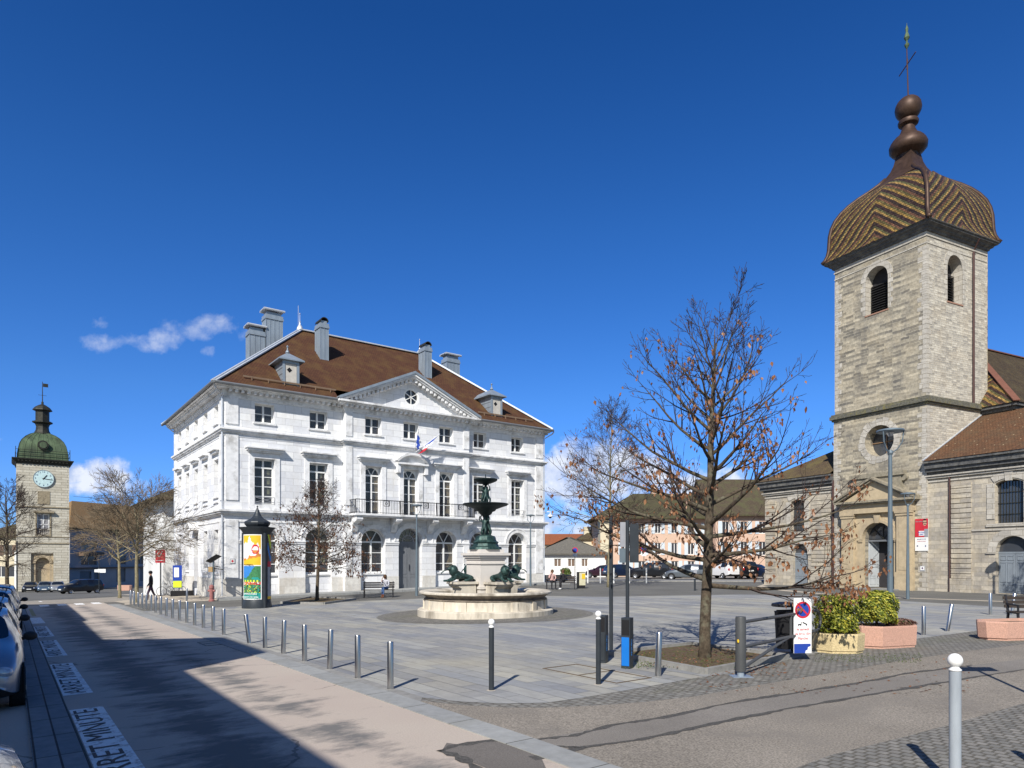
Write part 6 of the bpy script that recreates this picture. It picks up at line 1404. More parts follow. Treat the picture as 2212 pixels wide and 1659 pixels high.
_, PP = cpanel(0, poster1, 'a'); cpanel(1, poster2, 'b'); cpanel(2, poster1, 'c')
def ptext(txt, u, z, s, mat, sx=1): q = Vector(PP(u, z)); a = math.atan2(q.y, q.x); text('lettering', txt, s, M[mat], AC, T_(q * 1.0 + Vector((math.cos(a) * .02, math.sin(a) * .02, 0))) @ Matrix.Rotation(a + math.pi / 2, 4, 'Z') @ FACE_Y, sx=sx)
ptext('IMPREVISIBLE', .5, .68, .13, 'frame', .85); ptext('MONTS DU JURA', .5, .53, .12, 'frame', .85); ptext('montagnes', .4, 2.03, .13, 'black', .9)

# benches and people
def bench(label, p, ang, L=1.75):
    e = empty('park_bench', p, ang, label, 'bench', 'dark park benches')
    for k in range(5): mb = MB(); mb.box(-L / 2, L / 2, -.30 + k * .11, -.22 + k * .11, .43, .46); mb.build('seat_slat', M['wood_bench'], e) if k == 0 else mb.build('seat_slat', M['wood_bench'], e)
    for k in range(3): mb = MB(); mb.box(-L / 2, L / 2, .27 + k * .035, .30 + k * .035, .54 + k * .12, .63 + k * .12); mb.build('back_slat', M['wood_bench'], e)
    for sx in (-1, 1):
        mb = MB(); x = sx * (L / 2 - .08); mb.bar((x, -.28, 0), (x, -.24, .45), .05, .06); mb.bar((x, .30, 0), (x, .22, .45), .05, .06); mb.bar((x, -.28, .42), (x, .28, .42), .05, .05); mb.bar((x, .24, .42), (x, .38, .92), .05, .05); mb.bar((x, -.26, .64), (x, .3, .66), .05, .04); mb.bar((x, -.25, .45), (x, -.25, .64), .04, .04); mb.build('leg', M['iron'], e)
    return e
def person(label, p, ang, V, Ed, mats, hair, extra=None, lvl=2, hairlong=False):
    e = empty('person', p, ang, label, 'person'); b = skin('body', V, Ed, mats[0], e, lvl, mats[1])
    hd = Vector(V[hair][:3]); mb = MB()
    mb.ball((hd.x, hd.y + .022, hd.z + .028), .108, 8, sz=1.12)
    if hairlong: mb.tube([(hd.x, hd.y + .07, hd.z + .02), (hd.x, hd.y + .10, hd.z - .12), (hd.x, hd.y + .08, hd.z - .25)], [.09, .08, .04], 8)
    mb.build('hair', M['hair'], e, smooth=True)
    mb = MB()
    for s in (-1, 1): mb.ball((hd.x + s * .033, hd.y - .088, hd.z + .005), .012, 4)
    mb.build('eye', M['black'], e); mb = MB(); mb.bar((hd.x, hd.y - .100, hd.z - .0), (hd.x, hd.y - .112, hd.z - .035), .02); mb.build('nose', M['skin'], e, smooth=True)
    mb = MB(); mb.bar((hd.x - .022, hd.y - .094, hd.z - .062), (hd.x + .022, hd.y - .094, hd.z - .062), .008); mb.build('mouth', M['red'], e); return e
def hand(V, Ed, i, d, s=1, th=1):
    """palm, four unequal curled fingers and a thumb grown on joint i, pointing along d"""
    d = Vector(d).normalized(); u = d.cross(Vector((0, 0, 1)));
    if u.length < .2: u = Vector((1, 0, 0))
    u.normalize(); n = u.cross(d); w_ = Vector(V[i][:3]); base = len(V); pm = w_ + d * .06; V.append((*pm, .030, .018)); Ed.append((i, base))
    for k, (o, l) in enumerate(((-.030, .060), (-.010, .072), (.010, .068), (.029, .052))):
        q0 = pm + d * .035 + u * o; q1 = q0 + d * l * .55 - n * .012; q2 = q1 + d * l * .4 - n * .025; j = len(V); V += [(*q0, .009), (*q1, .008), (*q2, .0065)]; Ed += [(base, j), (j, j + 1), (j + 1, j + 2)]
    t0 = pm - d * .015 + u * .036 * th; t1 = t0 + d * .028 + u * .022 * th; j = len(V); V += [(*t0, .011), (*t1, .008)]; Ed += [(base, j), (j, j + 1)]
def sitter(lean=0., cross=False, arm_up=True, sh=.19):
    V = [(0, .10, .56, .15, .12), (0, .10 - lean * .3, .74, .135, .10), (0, .10 - lean * .7, .93, .15, .09), (0, .10 - lean * .9, 1.04, .05), (0, .08 - lean, 1.10, .052), (0, .07 - lean, 1.17, .088, .098), (0, .07 - lean, 1.25, .07)]
    Ed = [(0, 1), (1, 2), (2, 3), (3, 4), (4, 5), (5, 6)]
    for s in (-1, 1):
        b = len(V); kx = s * .10 if not cross else s * .03
        V += [(s * .10, .06, .53, .085), (kx * 1.2, -.34, .56, .062), (kx * 1.3, -.36, .28, .052), (kx * 1.3, -.36, .09, .036), (kx * 1.4, -.42, .045, .036), (kx * 1.5, -.52, .035, .026)]; Ed += [(0, b), (b, b + 1), (b + 1, b + 2), (b + 2, b + 3), (b + 3, b + 4), (b + 4, b + 5)]
        c = len(V); up = arm_up and s < 0
        V += [(s * sh, .10 - lean * .7, .95, .058), (s * (sh + .04), .02 - lean * .6, .72, .045), ((s * .10 if not up else s * .13), (-.18 if not up else -.02 - lean), (.64 if not up else 1.02), .030)]; Ed += [(2, c), (c, c + 1), (c + 1, c + 2)]
        hand(V, Ed, c + 2, (-s * .3, -.9, -.2) if not up else (-s * .1, .2, .9), th=-s)
    return V, Ed
pb = gp(818, 1291); b1 = bench('dark slatted bench with a seated woman in front of the hall door', pb, rad(8))
V, Ed = sitter(.16, True, True)
person('woman in pale shirt and blue jeans seated on a bench, head on one hand', pb + Vector((.36 * math.cos(rad(8)) + .02, .06, .0)), rad(-14), V, Ed, (M['shirt'], [(M['jeans'], lambda c: c.z < .62), (M['boots'], lambda c: c.z < .20), (M['skin'], lambda c: c.z > 1.05 or (c.z > .9 and c.y < -.1))]), 5, hairlong=True)
pb = gp(1211, 1273); bench('dark bench with two seated people right of the fountain', pb, rad(-6), 2.0)
V, Ed = sitter(.10, False, True)
person('person in pale pink top sitting at the left end of the bench behind the fountain', pb + Vector((-.55, .05, 0)), rad(12), V, Ed, (plain('pink_cloth', (.55, .35, .32), .9), [(M['blackcloth'], lambda c: c.z < .60), (M['skin'], lambda c: c.z > 1.05)]), 5, lvl=1)
V, Ed = sitter(.05, True, False)
person('person in black clothes reclining on the right half of the bench behind the fountain', pb + Vector((.15, .05, 0)), rad(-30), V, Ed, (M['blackcloth'], [(M['ballwhite'], lambda c: c.z < .1), (M['skin'], lambda c: c.z > 1.05)]), 5, lvl=1)
# walking person near the far bollards
V = [(0, 0, .95, .15, .12), (0, 0, 1.15, .16, .13), (0, 0, 1.38, .19, .12), (0, 0, 1.50, .06), (0, -.01, 1.56, .055), (0, -.03, 1.64, .09, .10), (0, -.03, 1.72, .075)]; Ed = [(0, 1), (1, 2), (2, 3), (3, 4), (4, 5), (5, 6)]
for s, k, f in ((1, -.16, -.22), (-1, .12, .28)):
    b = len(V); V += [(s * .10, 0, .86, .09), (s * .10, k, .50, .065), (s * .10, f + .05, .14, .045), (s * .10, f, .05, .04), (s * .11, f - .14, .035, .03)]; Ed += [(0, b), (b, b + 1), (b + 1, b + 2), (b + 2, b + 3), (b + 3, b + 4)]
    c = len(V); V += [(s * .23, 0, 1.40, .065), (s * .27, .05 * -s, 1.12, .052), (s * .26, -.14 - .06 * s, .90, .034)]; Ed += [(2, c), (c, c + 1), (c + 1, c + 2)]; hand(V, Ed, c + 2, (0, -.3, -.9), th=-s)
wp = empty('person', gp(326, 1299), rad(-60), 'person in black jacket and dark hat walking behind the far bollards', 'person')
skin('body', V, Ed, M['blackcloth'], wp, 2, [(plain('dark_purple_trousers', (.05, .03, .06), .9), lambda c: c.z < .88), (M['black'], lambda c: c.z < .10), (M['skin'], lambda c: c.z > 1.53 or (c.z < .90 and abs(c.x) > .2))])
mb = MB(); mb.ball((0, -.02, 1.70), .112, 8, sz=.95); mb.build('hat', M['black'], wp, smooth=True)

# planters
def octa(w_, d_, c=.25): return [(-w_ + c, -d_), (w_ - c, -d_), (w_, -d_ + c), (w_, d_ - c), (w_ - c, d_), (-w_ + c, d_), (-w_, d_ - c), (-w_, -d_ + c)]
def planter(label, p, ang, w_, d_, h, mat, c=.25, tpr=.04):
    e = empty('planter', p, ang, label, 'planter', 'stone planters'); mb = MB(); q = octa(w_, d_, c); n = 8
    def ring(k, z, dd=0): return [(x * k - (dd if x > 0 else -dd), y * k - (dd if y > 0 else -dd), z) for x, y in q]
    rings = [ring(.93, -.03), ring(.93, .05), ring(.97, .06), ring(1.0, h - .03), ring(.985, h), ring(.88, h), ring(.87, h - .10)]
    vs = sum(rings, []); mb.add(vs, [(j * n + i, j * n + (i + 1) % n, (j + 1) * n + (i + 1) % n, (j + 1) * n + i) for j in range(len(rings) - 1) for i in range(n)] + [tuple(range(n))[::-1]])
    mb.build('trough', mat, e); mb = MB(); mb.add([(x, y, h - .07) for x, y, z in ring(.875, 0)], [tuple(range(n))]); mb.build('soil', M['soil'], e); return e
def leafmat(name, c1, c2, c3):
    m, nt, b = base_mat(name, .45, 0, .4); gi = N_(nt, 'ShaderNodeNewGeometry'); r = ramp(nt, gi.outputs['Random Per Island'], [(0, c1), (.5, c2), (1, c3)], 'LINEAR')
    nt.links.new(r, b.inputs['Base Color']); tb = N_(nt, 'ShaderNodeBsdfTranslucent'); nt.links.new(r, tb.inputs[0]); ms = N_(nt, 'ShaderNodeMixShader'); ms.inputs[0].default_value = .25
    nt.links.new(b.outputs[0], ms.inputs[1]); nt.links.new(tb.outputs[0], ms.inputs[2]); nt.links.new(ms.outputs[0], nt.nodes['Material Output'].inputs[0]); M[name] = m; return m
leafmat('bush_leaf', (.05, .09, .02), (.26, .30, .035), (.62, .55, .08)); leafmat('hedge_leaf', (.06, .10, .02), (.11, .16, .03), (.15, .20, .04)); leafmat('oak_leaf', (.12, .05, .025), (.27, .12, .055), (.42, .22, .11)); leafmat('oak_leaf_dark', (.07, .032, .018), (.13, .06, .032), (.20, .10, .05)); leafmat('heather', (.13, .06, .04), (.18, .09, .06), (.22, .13, .09))
def bush(name, label, cat, p, sx, sy, sz, n, leaf='bush_leaf', size=.055, ang=0, zc=0, pw=3.2, group=None):
    e = empty(name, p, ang, label, cat, group); rr = random.Random(hash((sx, sz, n)) % 999)
    mb = MB()
    for _ in range(n):
        while True:
            d = Vector((rr.gauss(0, 1), rr.gauss(0, 1), rr.gauss(0, 1))).normalized()
            if d.z > -.75: break
        k = (abs(d.x) ** pw + abs(d.y) ** pw + abs(d.z) ** pw) ** (-1 / pw) * (rr.uniform(.72, 1.0) ** .6) * (1 + .08 * math.sin(d.x * 9 + d.z * 7) + .06 * math.sin(d.y * 13))
        c = Vector((d.x * sx, d.y * sy, d.z * sz)) * k + Vector((0, 0, zc + sz)); a = (d + Vector((rr.uniform(-.7, .7), rr.uniform(-.7, .7), rr.uniform(-.3, .9)))).normalized()
        u = a.cross(Vector((rr.random(), rr.random(), rr.random()))).normalized(); v = a.cross(u); s = size * rr.uniform(.6, 1.25)
        mb.add([c - u * s, c - v * s * .45 + a * s * .1, c + u * s, c + v * s * .45 + a * s * .1], [(0, 1, 2, 3)])
    mb.build('foliage', M[leaf], e, recalc=False)
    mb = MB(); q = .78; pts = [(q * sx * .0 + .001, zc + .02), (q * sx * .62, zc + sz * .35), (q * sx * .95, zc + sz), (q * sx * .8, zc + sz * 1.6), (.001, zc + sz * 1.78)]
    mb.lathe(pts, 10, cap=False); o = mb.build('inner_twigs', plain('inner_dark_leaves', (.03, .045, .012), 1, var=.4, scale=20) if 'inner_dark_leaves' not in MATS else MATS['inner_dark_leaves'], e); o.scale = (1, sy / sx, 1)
    mb = MB(); mb.tube([(0, 0, -.1), (0, 0, zc + sz)], .03, 6); mb.build('stem', M['twig'], e); return e
py = gp(1805, 1421); py2 = Vector(((1806 - CX) / FPX * 14.75, 14.75, 0)); py2.z = g(py2.x, py2.y)
planter('yellow octagonal planter with a round bush beside the barrier', py2, rad(-6), .50, .50, .42, M['planter_yellow'], .24)
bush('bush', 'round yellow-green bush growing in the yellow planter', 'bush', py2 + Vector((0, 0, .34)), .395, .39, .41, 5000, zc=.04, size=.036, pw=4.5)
pp = Vector(((1912 - CX) / FPX * 15.5, 15.5, 0)); pp.z = g(pp.x, pp.y)
planter('long pink planter with a bush at its left end', pp, rad(19), .80, .40, .50, M['planter_pink'], .30)
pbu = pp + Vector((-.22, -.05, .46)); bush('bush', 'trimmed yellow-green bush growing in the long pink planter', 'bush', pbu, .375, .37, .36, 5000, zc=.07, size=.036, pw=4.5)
bush('dry_shrub', 'low reddish dried plants at the right end of the pink planter', 'plant', pp + Vector((.42, .12, .42)), .32, .2, .10, 700, 'heather', .03)
pr = Vector(((2190 - CX) / FPX * 16.9, 16.9, 0)); pr.z = g(pr.x, pr.y)
planter('empty pink planter at the right edge of the photo', pr, rad(14), 1.0, .42, .46, M['planter_pink'], .3)
p = gp(270, 1276); planter('small distant pink planter before the shaded building', p, rad(10), .9, .4, .75, M['planter_pink'], .2)

# grey gate barrier with the parking sign
pb0 = gp(1600, 1462); GB = empty('gate_barrier', pb0, 0, 'grey tubular swing barrier on a thick post beside the tree pit', 'barrier')
S = 13.0 / 13.0; hh = 1.03
mb = MB(); mb.lathe([(.088, .10), (.088, hh - .03), (.08, hh), (.001, hh + .008)], 24); auto_smooth(mb.build('post', plain('barrier_grey', (.085, .088, .09), .5, .2, var=.1), GB), 40); GM = MATS['barrier_grey']
mb = MB(); mb.box(-.17, .17, -.15, .15, 0, .015); mb.lathe([(.06, .01), (.06, .12)], 14); mb.build('base_plate', M['zinc'], GB)
mb = MB(); mb.lathe([(.03, -.012), (.03, .012)], 10); 
for v_ in mb.v: v_.xyz = (-.07 + v_.x * .5, -.075 + v_.z, .62 + v_.y)
mb.build('lock', M['yellow'], GB)
dv = (Vector(gp(1772, 1412)[:]) - Vector(pb0)); dv.z = 0; gl = dv.length; dv.normalize(); LG = gl * 1.0; zt, zl = .93, .50
pt = lambda s, z: tuple(dv * s + Vector((0, 0, z)))
mb = MB(); mb.tube([pt(.06, zt), pt(LG - .22, zt), pt(LG - .08, zt - .05), pt(LG, zt - .16), pt(LG, zl + .16), pt(LG - .08, zl + .05), pt(LG - .22, zl), pt(.06, zl)], .030, 10); mb.tube([pt(.07, .14), pt(LG * .55, zl)], .030, 10); mb.tube([pt(LG * .58, zl), pt(LG * .58, zt)], .028, 8)
auto_smooth(mb.build('swing_arm', GM, GB), 40)
sp = pb0 + dv * (LG * .69) - Vector((.0, .17, 0)); sa = math.atan2(dv.y, dv.x) * .15 + rad(1)
SG = empty('parking_sign', sp, sa, 'white no-parking board for the Saturday market hung on the grey barrier', 'sign')
sw, s0, s1 = .185, .16, 1.24
mb = MB(); mb.box(-sw, sw, 0, .02, s0, s1); mb.build('board', M['ballwhite'], SG)
def disc(nm, r, z, mat, y, sxx=1): 
    mb = MB(); P = [(r * math.cos(a * math.pi / 18), y, z + r * math.sin(a * math.pi / 18)) for a in range(36)]; mb.extr(P, (0, .002, 0)); return mb.build(nm, M[mat], SG)
disc('red_ring', .165, 1.01, 'red', -.004); disc('blue_disc', .125, 1.01, 'bblue' if 0 else 'blue', -.008)
mb = MB(); mb.bar((-.10, -.011, 1.01 + .10), (.10, -.011, 1.01 - .10), .035, .002, up=(0, 1, 0)); mb.build('red_bar', M['red'], SG)
mb = MB(); mb.box(-.10, -.03, -.004, -.001, .715, .735); mb.bar((.0, -.003, .765), (.09, -.003, .72), .022, .002, up=(0, 1, 0)); mb.bar((-.04, -.003, .73), (-.02, -.003, .775), .01, .002, up=(0, 1, 0))
for x in (-.09, -.045, .08): mb.ball((x, -.003, .712), .012, 4)
mb.build('tow_truck_symbol', M['black'], SG)
for t_, z in (('le samedi', .63), ('de 5H à 15H', .54), ('Marché', .45)): text('lettering', t_, .073 if 'M' in t_ or 'l' in t_ else .066, M['red'], SG, T_((0, -.003, z)) @ FACE_Y, .002, sx=.95)
mb = MB(); mb.extr([(-sw + .003, -.003, s0 + .003), (.05, -.003, s0 + .003), (.06, -.003, s0 + .05), (.10, -.003, s0 + .07), (.11, -.003, s0 + .12), (sw - .02, -.003, s0 + .14), (sw - .02, -.003, s0 + .185), (-sw + .003, -.003, s0 + .185)], (0, .002, 0)); mb.build('blue_field', M['blue'], SG)
# black sack bin behind the barrier
pk = Vector(((1694 - CX) / FPX * 14.6, 14.6, 0)); pk.z = g(pk.x, pk.y); e = empty('litter_bin', pk, rad(20), 'black litter bin with lid behind the grey barrier', 'bin')
mb = MB(); mb.lathe([(.15, .08), (.17, .2), (.20, .85), (.21, .88)], 14); mb.build('bag', M['black'], e); mb = MB(); mb.lathe([(.24, .98), (.27, 1.0), (.25, 1.05), (.12, 1.08), (.001, 1.08)], 16); mb.build('lid', M['iron'], e)
mb = MB(); mb.bar((.23, 0, 0), (.23, 0, 1.0), .05); mb.bar((-.2, 0, .9), (.23, 0, .9), .03); mb.box(-.22, .28, -.2, .2, -.01, .02); mb.build('frame', M['iron'], e)

# retractable terminals, black and blue
def terminal(label, u, v, h, txt, blue, ang=12):
    p = gp(u, v); e = empty('terminal_post', p, rad(ang), label, 'terminal', 'black terminals'); w_ = .085
    mb = MB(); mb.box(-w_, w_, -w_, w_, 0, h); mb.build('casing', M['anth'], e)
    mb = MB(); mb.box(-w_ + .012, w_ - .012, -w_ - .012, -w_, .06, h * .62); pnl = mb.build('front_panel', M['bblue'] if blue else M['anth'], e)
    mb = MB(); mb.box(-w_ + .012, w_ - .012, -w_ - .004, -w_, h * .66, h * .96); mb.build('screen_recess', M['black'], e)
    text('lettering', txt, .09, M['skyblue'], e, T_((w_ + .003, -.0, h * .42)) @ Matrix.Rotation(rad(90), 4, 'Z') @ FACE_Y @ Matrix.Rotation(rad(-90), 4, 'Z'), .001); return e
terminal('black terminal post directly behind the ball bollard', 1302, 1432, .93, 'marchés', 0, -28); terminal('black terminal post with a bright blue front panel', 1355, 1444, .94, 'marchés', 1, -32)
# sign poles with backs of panels
def signpole(label, u, v, H, r, panels, base=None, cat='sign'):
    p = base or gp(u, v); e = empty('sign_pole', p, 0, label, cat, None); mb = MB(); mb.lathe([(r, -.05), (r, H)], 10); auto_smooth(mb.build('pole', M['anth'], e), 40)
    for (nm, x0, x1, z0, z1, mat, yy) in panels:
        mb = MB(); mb.box(x0, x1, yy, yy + .03, z0, z1); mb.build(nm, M[mat], e)
    return e
signpole('tall dark pole left of the blue terminal before the tree pit', 1320, 1412, 2.95, .042, [])
b_ = gp(1356, 1440) + Vector((.02, .15, 0)); signpole('dark pole rising behind the blue terminal with grey sign backs', 0, 0, 2.75, .035, [('sign_back', -.13, .02, 2.25, 2.72, 'pgrey', .04), ('sign_back', -.14, .03, 1.95, 2.22, 'lamp_grey', .045), ('sign_back', .05, .22, 1.95, 2.68, 'anth', .03)], base=b_)
signpole('small blue-white post sign standing before the car park', 1501, 1276, 1.35, .06, [('sign_panel', -.1, .1, .75, 1.35, 'pgrey', -.07)])
signpole('slim grey pole with two white direction panels before the shaded building', 214, 1283, 4.4, .04, [('sign_panel', -.1, .75, 2.35, 2.75, 'frame', -.06), ('sign_panel', -.45, .1, 2.4, 2.7, 'frame', -.10)])
rs = signpole('red and white square sign on a pole at the left corner of the hall', 0, 0, 2.5, .045, [('sign_panel', -.36, .36, 2.45, 3.42, 'red', -.06)], base=Vector((-25.85, 50, g(-25.85, 50))))
mb = MB(); mb.bar((-.24, -.065, 3.1), (-.08, -.065, 2.88), .05, .004, up=(0, 1, 0)); mb.bar((-.08, -.065, 2.88), (.16, -.065, 3.3), .06, .004, up=(0, 1, 0)); mb.bar((-.24, -.065, 3.12), (-.06, -.065, 3.3), .05, .004, up=(0, 1, 0)); mb.bar((-.27, -.065, 2.62), (.27, -.065, 2.62), .05, .004, up=(0, 1, 0)); mb.build('sign_emblem', M['frame'], rs)
def roundsign(label, u, v, H, r):
    e = signpole(label, u, v, H, .03, []); mb = MB(); mb.extr([(r * math.cos(a * math.pi / 12), -.05, H + r * math.sin(a * math.pi / 12)) for a in range(24)], (0, .02, 0)); mb.build('disc', M['red'], e)
    mb = MB(); mb.extr([(r * .72 * math.cos(a * math.pi / 12), -.055, H + r * .72 * math.sin(a * math.pi / 12)) for a in range(24)], (0, .004, 0)); mb.build('blue_field', M['blue'], e); mb = MB(); mb.box(-.22, .22, -.05, -.03, H - r - .35, H - r - .06); mb.build('supplement_plate', M['frame'], e)
roundsign('red and blue no-parking disc by the hedge at the car park entrance', 1242, 1251, 2.9, .29); roundsign('red and blue no-parking disc among the parked cars left of the oak', 1391, 1253, 2.95, .36)
# litter bin, column like, yellow
p = gp(1255, 1271); e = empty('litter_bin', p, rad(10), 'yellow and black litter bin between the bench and the background tree', 'bin'); mb = MB(); mb.box(-.24, .24, -.2, .2, 0, 1.12); mb.build('bin_body', M['black'], e); mb = MB(); mb.box(-.18, .25, -.23, -.2, .22, 1.08); mb.build('bin_front', plain('pale_yellow_panel', (.55, .52, .36), .5), e); mb = MB(); mb.box(.0, .22, -.25, -.23, .65, 1.0); mb.build('bin_label', M['yellow'], e)
# solar speed post and hydrant by the left corner of the hall
p = gp(461, 1297); e = empty('solar_post', p, rad(-20), 'post with tilted solar panel and small box at the hall corner', 'post')
mb = MB(); mb.lathe([(.05, 0), (.05, 2.3)], 10); mb.build('pole', M['lamp_grey'], e); mb = MB(); mb.bar((-.28, -.12, 2.22), (.30, .12, 2.62), .02, .62, up=(0, 1, 0)); mb.build('solar_panel', M['black'], e); mb = MB(); mb.box(-.28, .02, -.1, .1, 1.65, 1.95); mb.build('box', plain('tan_box', (.35, .24, .12), .7), e); mb = MB(); mb.bar((-.6, 0, 1.93), (-.1, 0, 1.9), .04); mb.bar((.05, 0, 2.0), (.5, 0, 1.93), .04); mb.bar((.05, 0, 1.85), (.6, .1, 1.8), .05); mb.build('arm', M['iron'], e)
p = gp(457, 1299); e = empty('fire_hydrant', p, 0, 'faded red fire hydrant in front of the hall corner', 'hydrant'); mb = MB(); mb.lathe([(.16, 0), (.16, .08), (.11, .12), (.11, .7), (.14, .74), (.13, .86), (.06, .94), (.001, .95)], 14); mb.build('hydrant_body', plain('faded_red_paint', (.32, .13, .12), .6, var=.2, scale=9), e, smooth=False); mb = MB(); mb.tube([(-.2, 0, .6), (.2, 0, .6)], .06, 8); mb.build('outlet', MATS['faded_red_paint'], e)
# clothes-like display mannequin board at the side of the hall
p = Vector((-22.65, 46, g(-22.65, 46))); e = empty('display_banner', p, rad(20), 'blue white and lime display banner standing by the side wall of the hall', 'banner'); mb = MB(); mb.box(-.28, .28, -.02, .02, .55, 2.1); mb.build('banner_cloth', M['blue'], e); mb = MB(); mb.box(-.2, .1, -.04, -.02, 1.3, 1.95); mb.build('white_print', M['frame'], e); mb = MB(); mb.box(-.26, .26, -.045, -.02, .6, 1.05); mb.build('lime_band', M['lime'], e); mb = MB(); mb.box(-.4, 1.0, -.2, .2, 0, .38); mb.build('banner_base', M['black'], e)
# bicycles parked by the hall corner
def bike(label, p, ang):
    e = empty('bicycle', p, ang, label, 'bicycle', 'bicycles by the side wall')
    for x in (-.52, .52): mb = MB(); mb.tube([(x + .33 * math.cos(a * math.pi / 10), 0, .34 + .33 * math.sin(a * math.pi / 10)) for a in range(21)], .016, 5); w_ = mb.build('wheel', M['tyre'], e)
    mb = MB()
    for a, b in (((-.52, 0, .34), (-.1, 0, .3)), ((-.1, 0, .3), (.38, 0, .75)), ((-.2, 0, .8), (-.1, 0, .3)), ((-.2, 0, .75), (.38, 0, .8)), ((.35, 0, .9), (.52, 0, .34)), ((-.52, 0, .34), (-.2, 0, .72))): mb.tube([a, b], .018, 5)
    mb.build('frame', M['pgrey'], e); mb = MB(); mb.tube([(.3, -.25, .95), (.36, 0, .92), (.3, .25, .95)], .015, 5); mb.build('handlebar', M['iron'], e); mb = MB(); mb.box(-.33, -.1, -.06, .06, .84, .89); mb.build('saddle', M['black'], e)
bike('left one of two bicycles leaning near the red sign', Vector((-24.2, 48, g(-24.2, 48))), rad(10)); bike('right one of two bicycles leaning near the red sign', Vector((-23.5, 47.6, g(-23.5, 47.6))), rad(-15))
# off-frame road sign on the right that throws its shadow on the side road; a wall bin seat at the right edge
e = signpole('road sign just outside the right edge throwing its shadow on the side road', 0, 0, 2.9, .035, [('sign_panel', -.35, .35, 2.5, 2.85, 'frame', -.05)], base=Vector((7.35, 9.1, g(7.35, 9.1))))
e = signpole('thin pole outside the lower right corner throwing a bar of shadow on the setts', 0, 0, 1.25, .05, [], base=Vector((4.75, 5.55, g(4.75, 5.55))))
p = Vector(((2196 - CX) / FPX * 19.5, 19.5, 0)); p.z = g(p.x, p.y); bench('dark metal bench cut by the right edge behind the empty planter', p + Vector((.9, 0, 0)), rad(-8), 2.0)
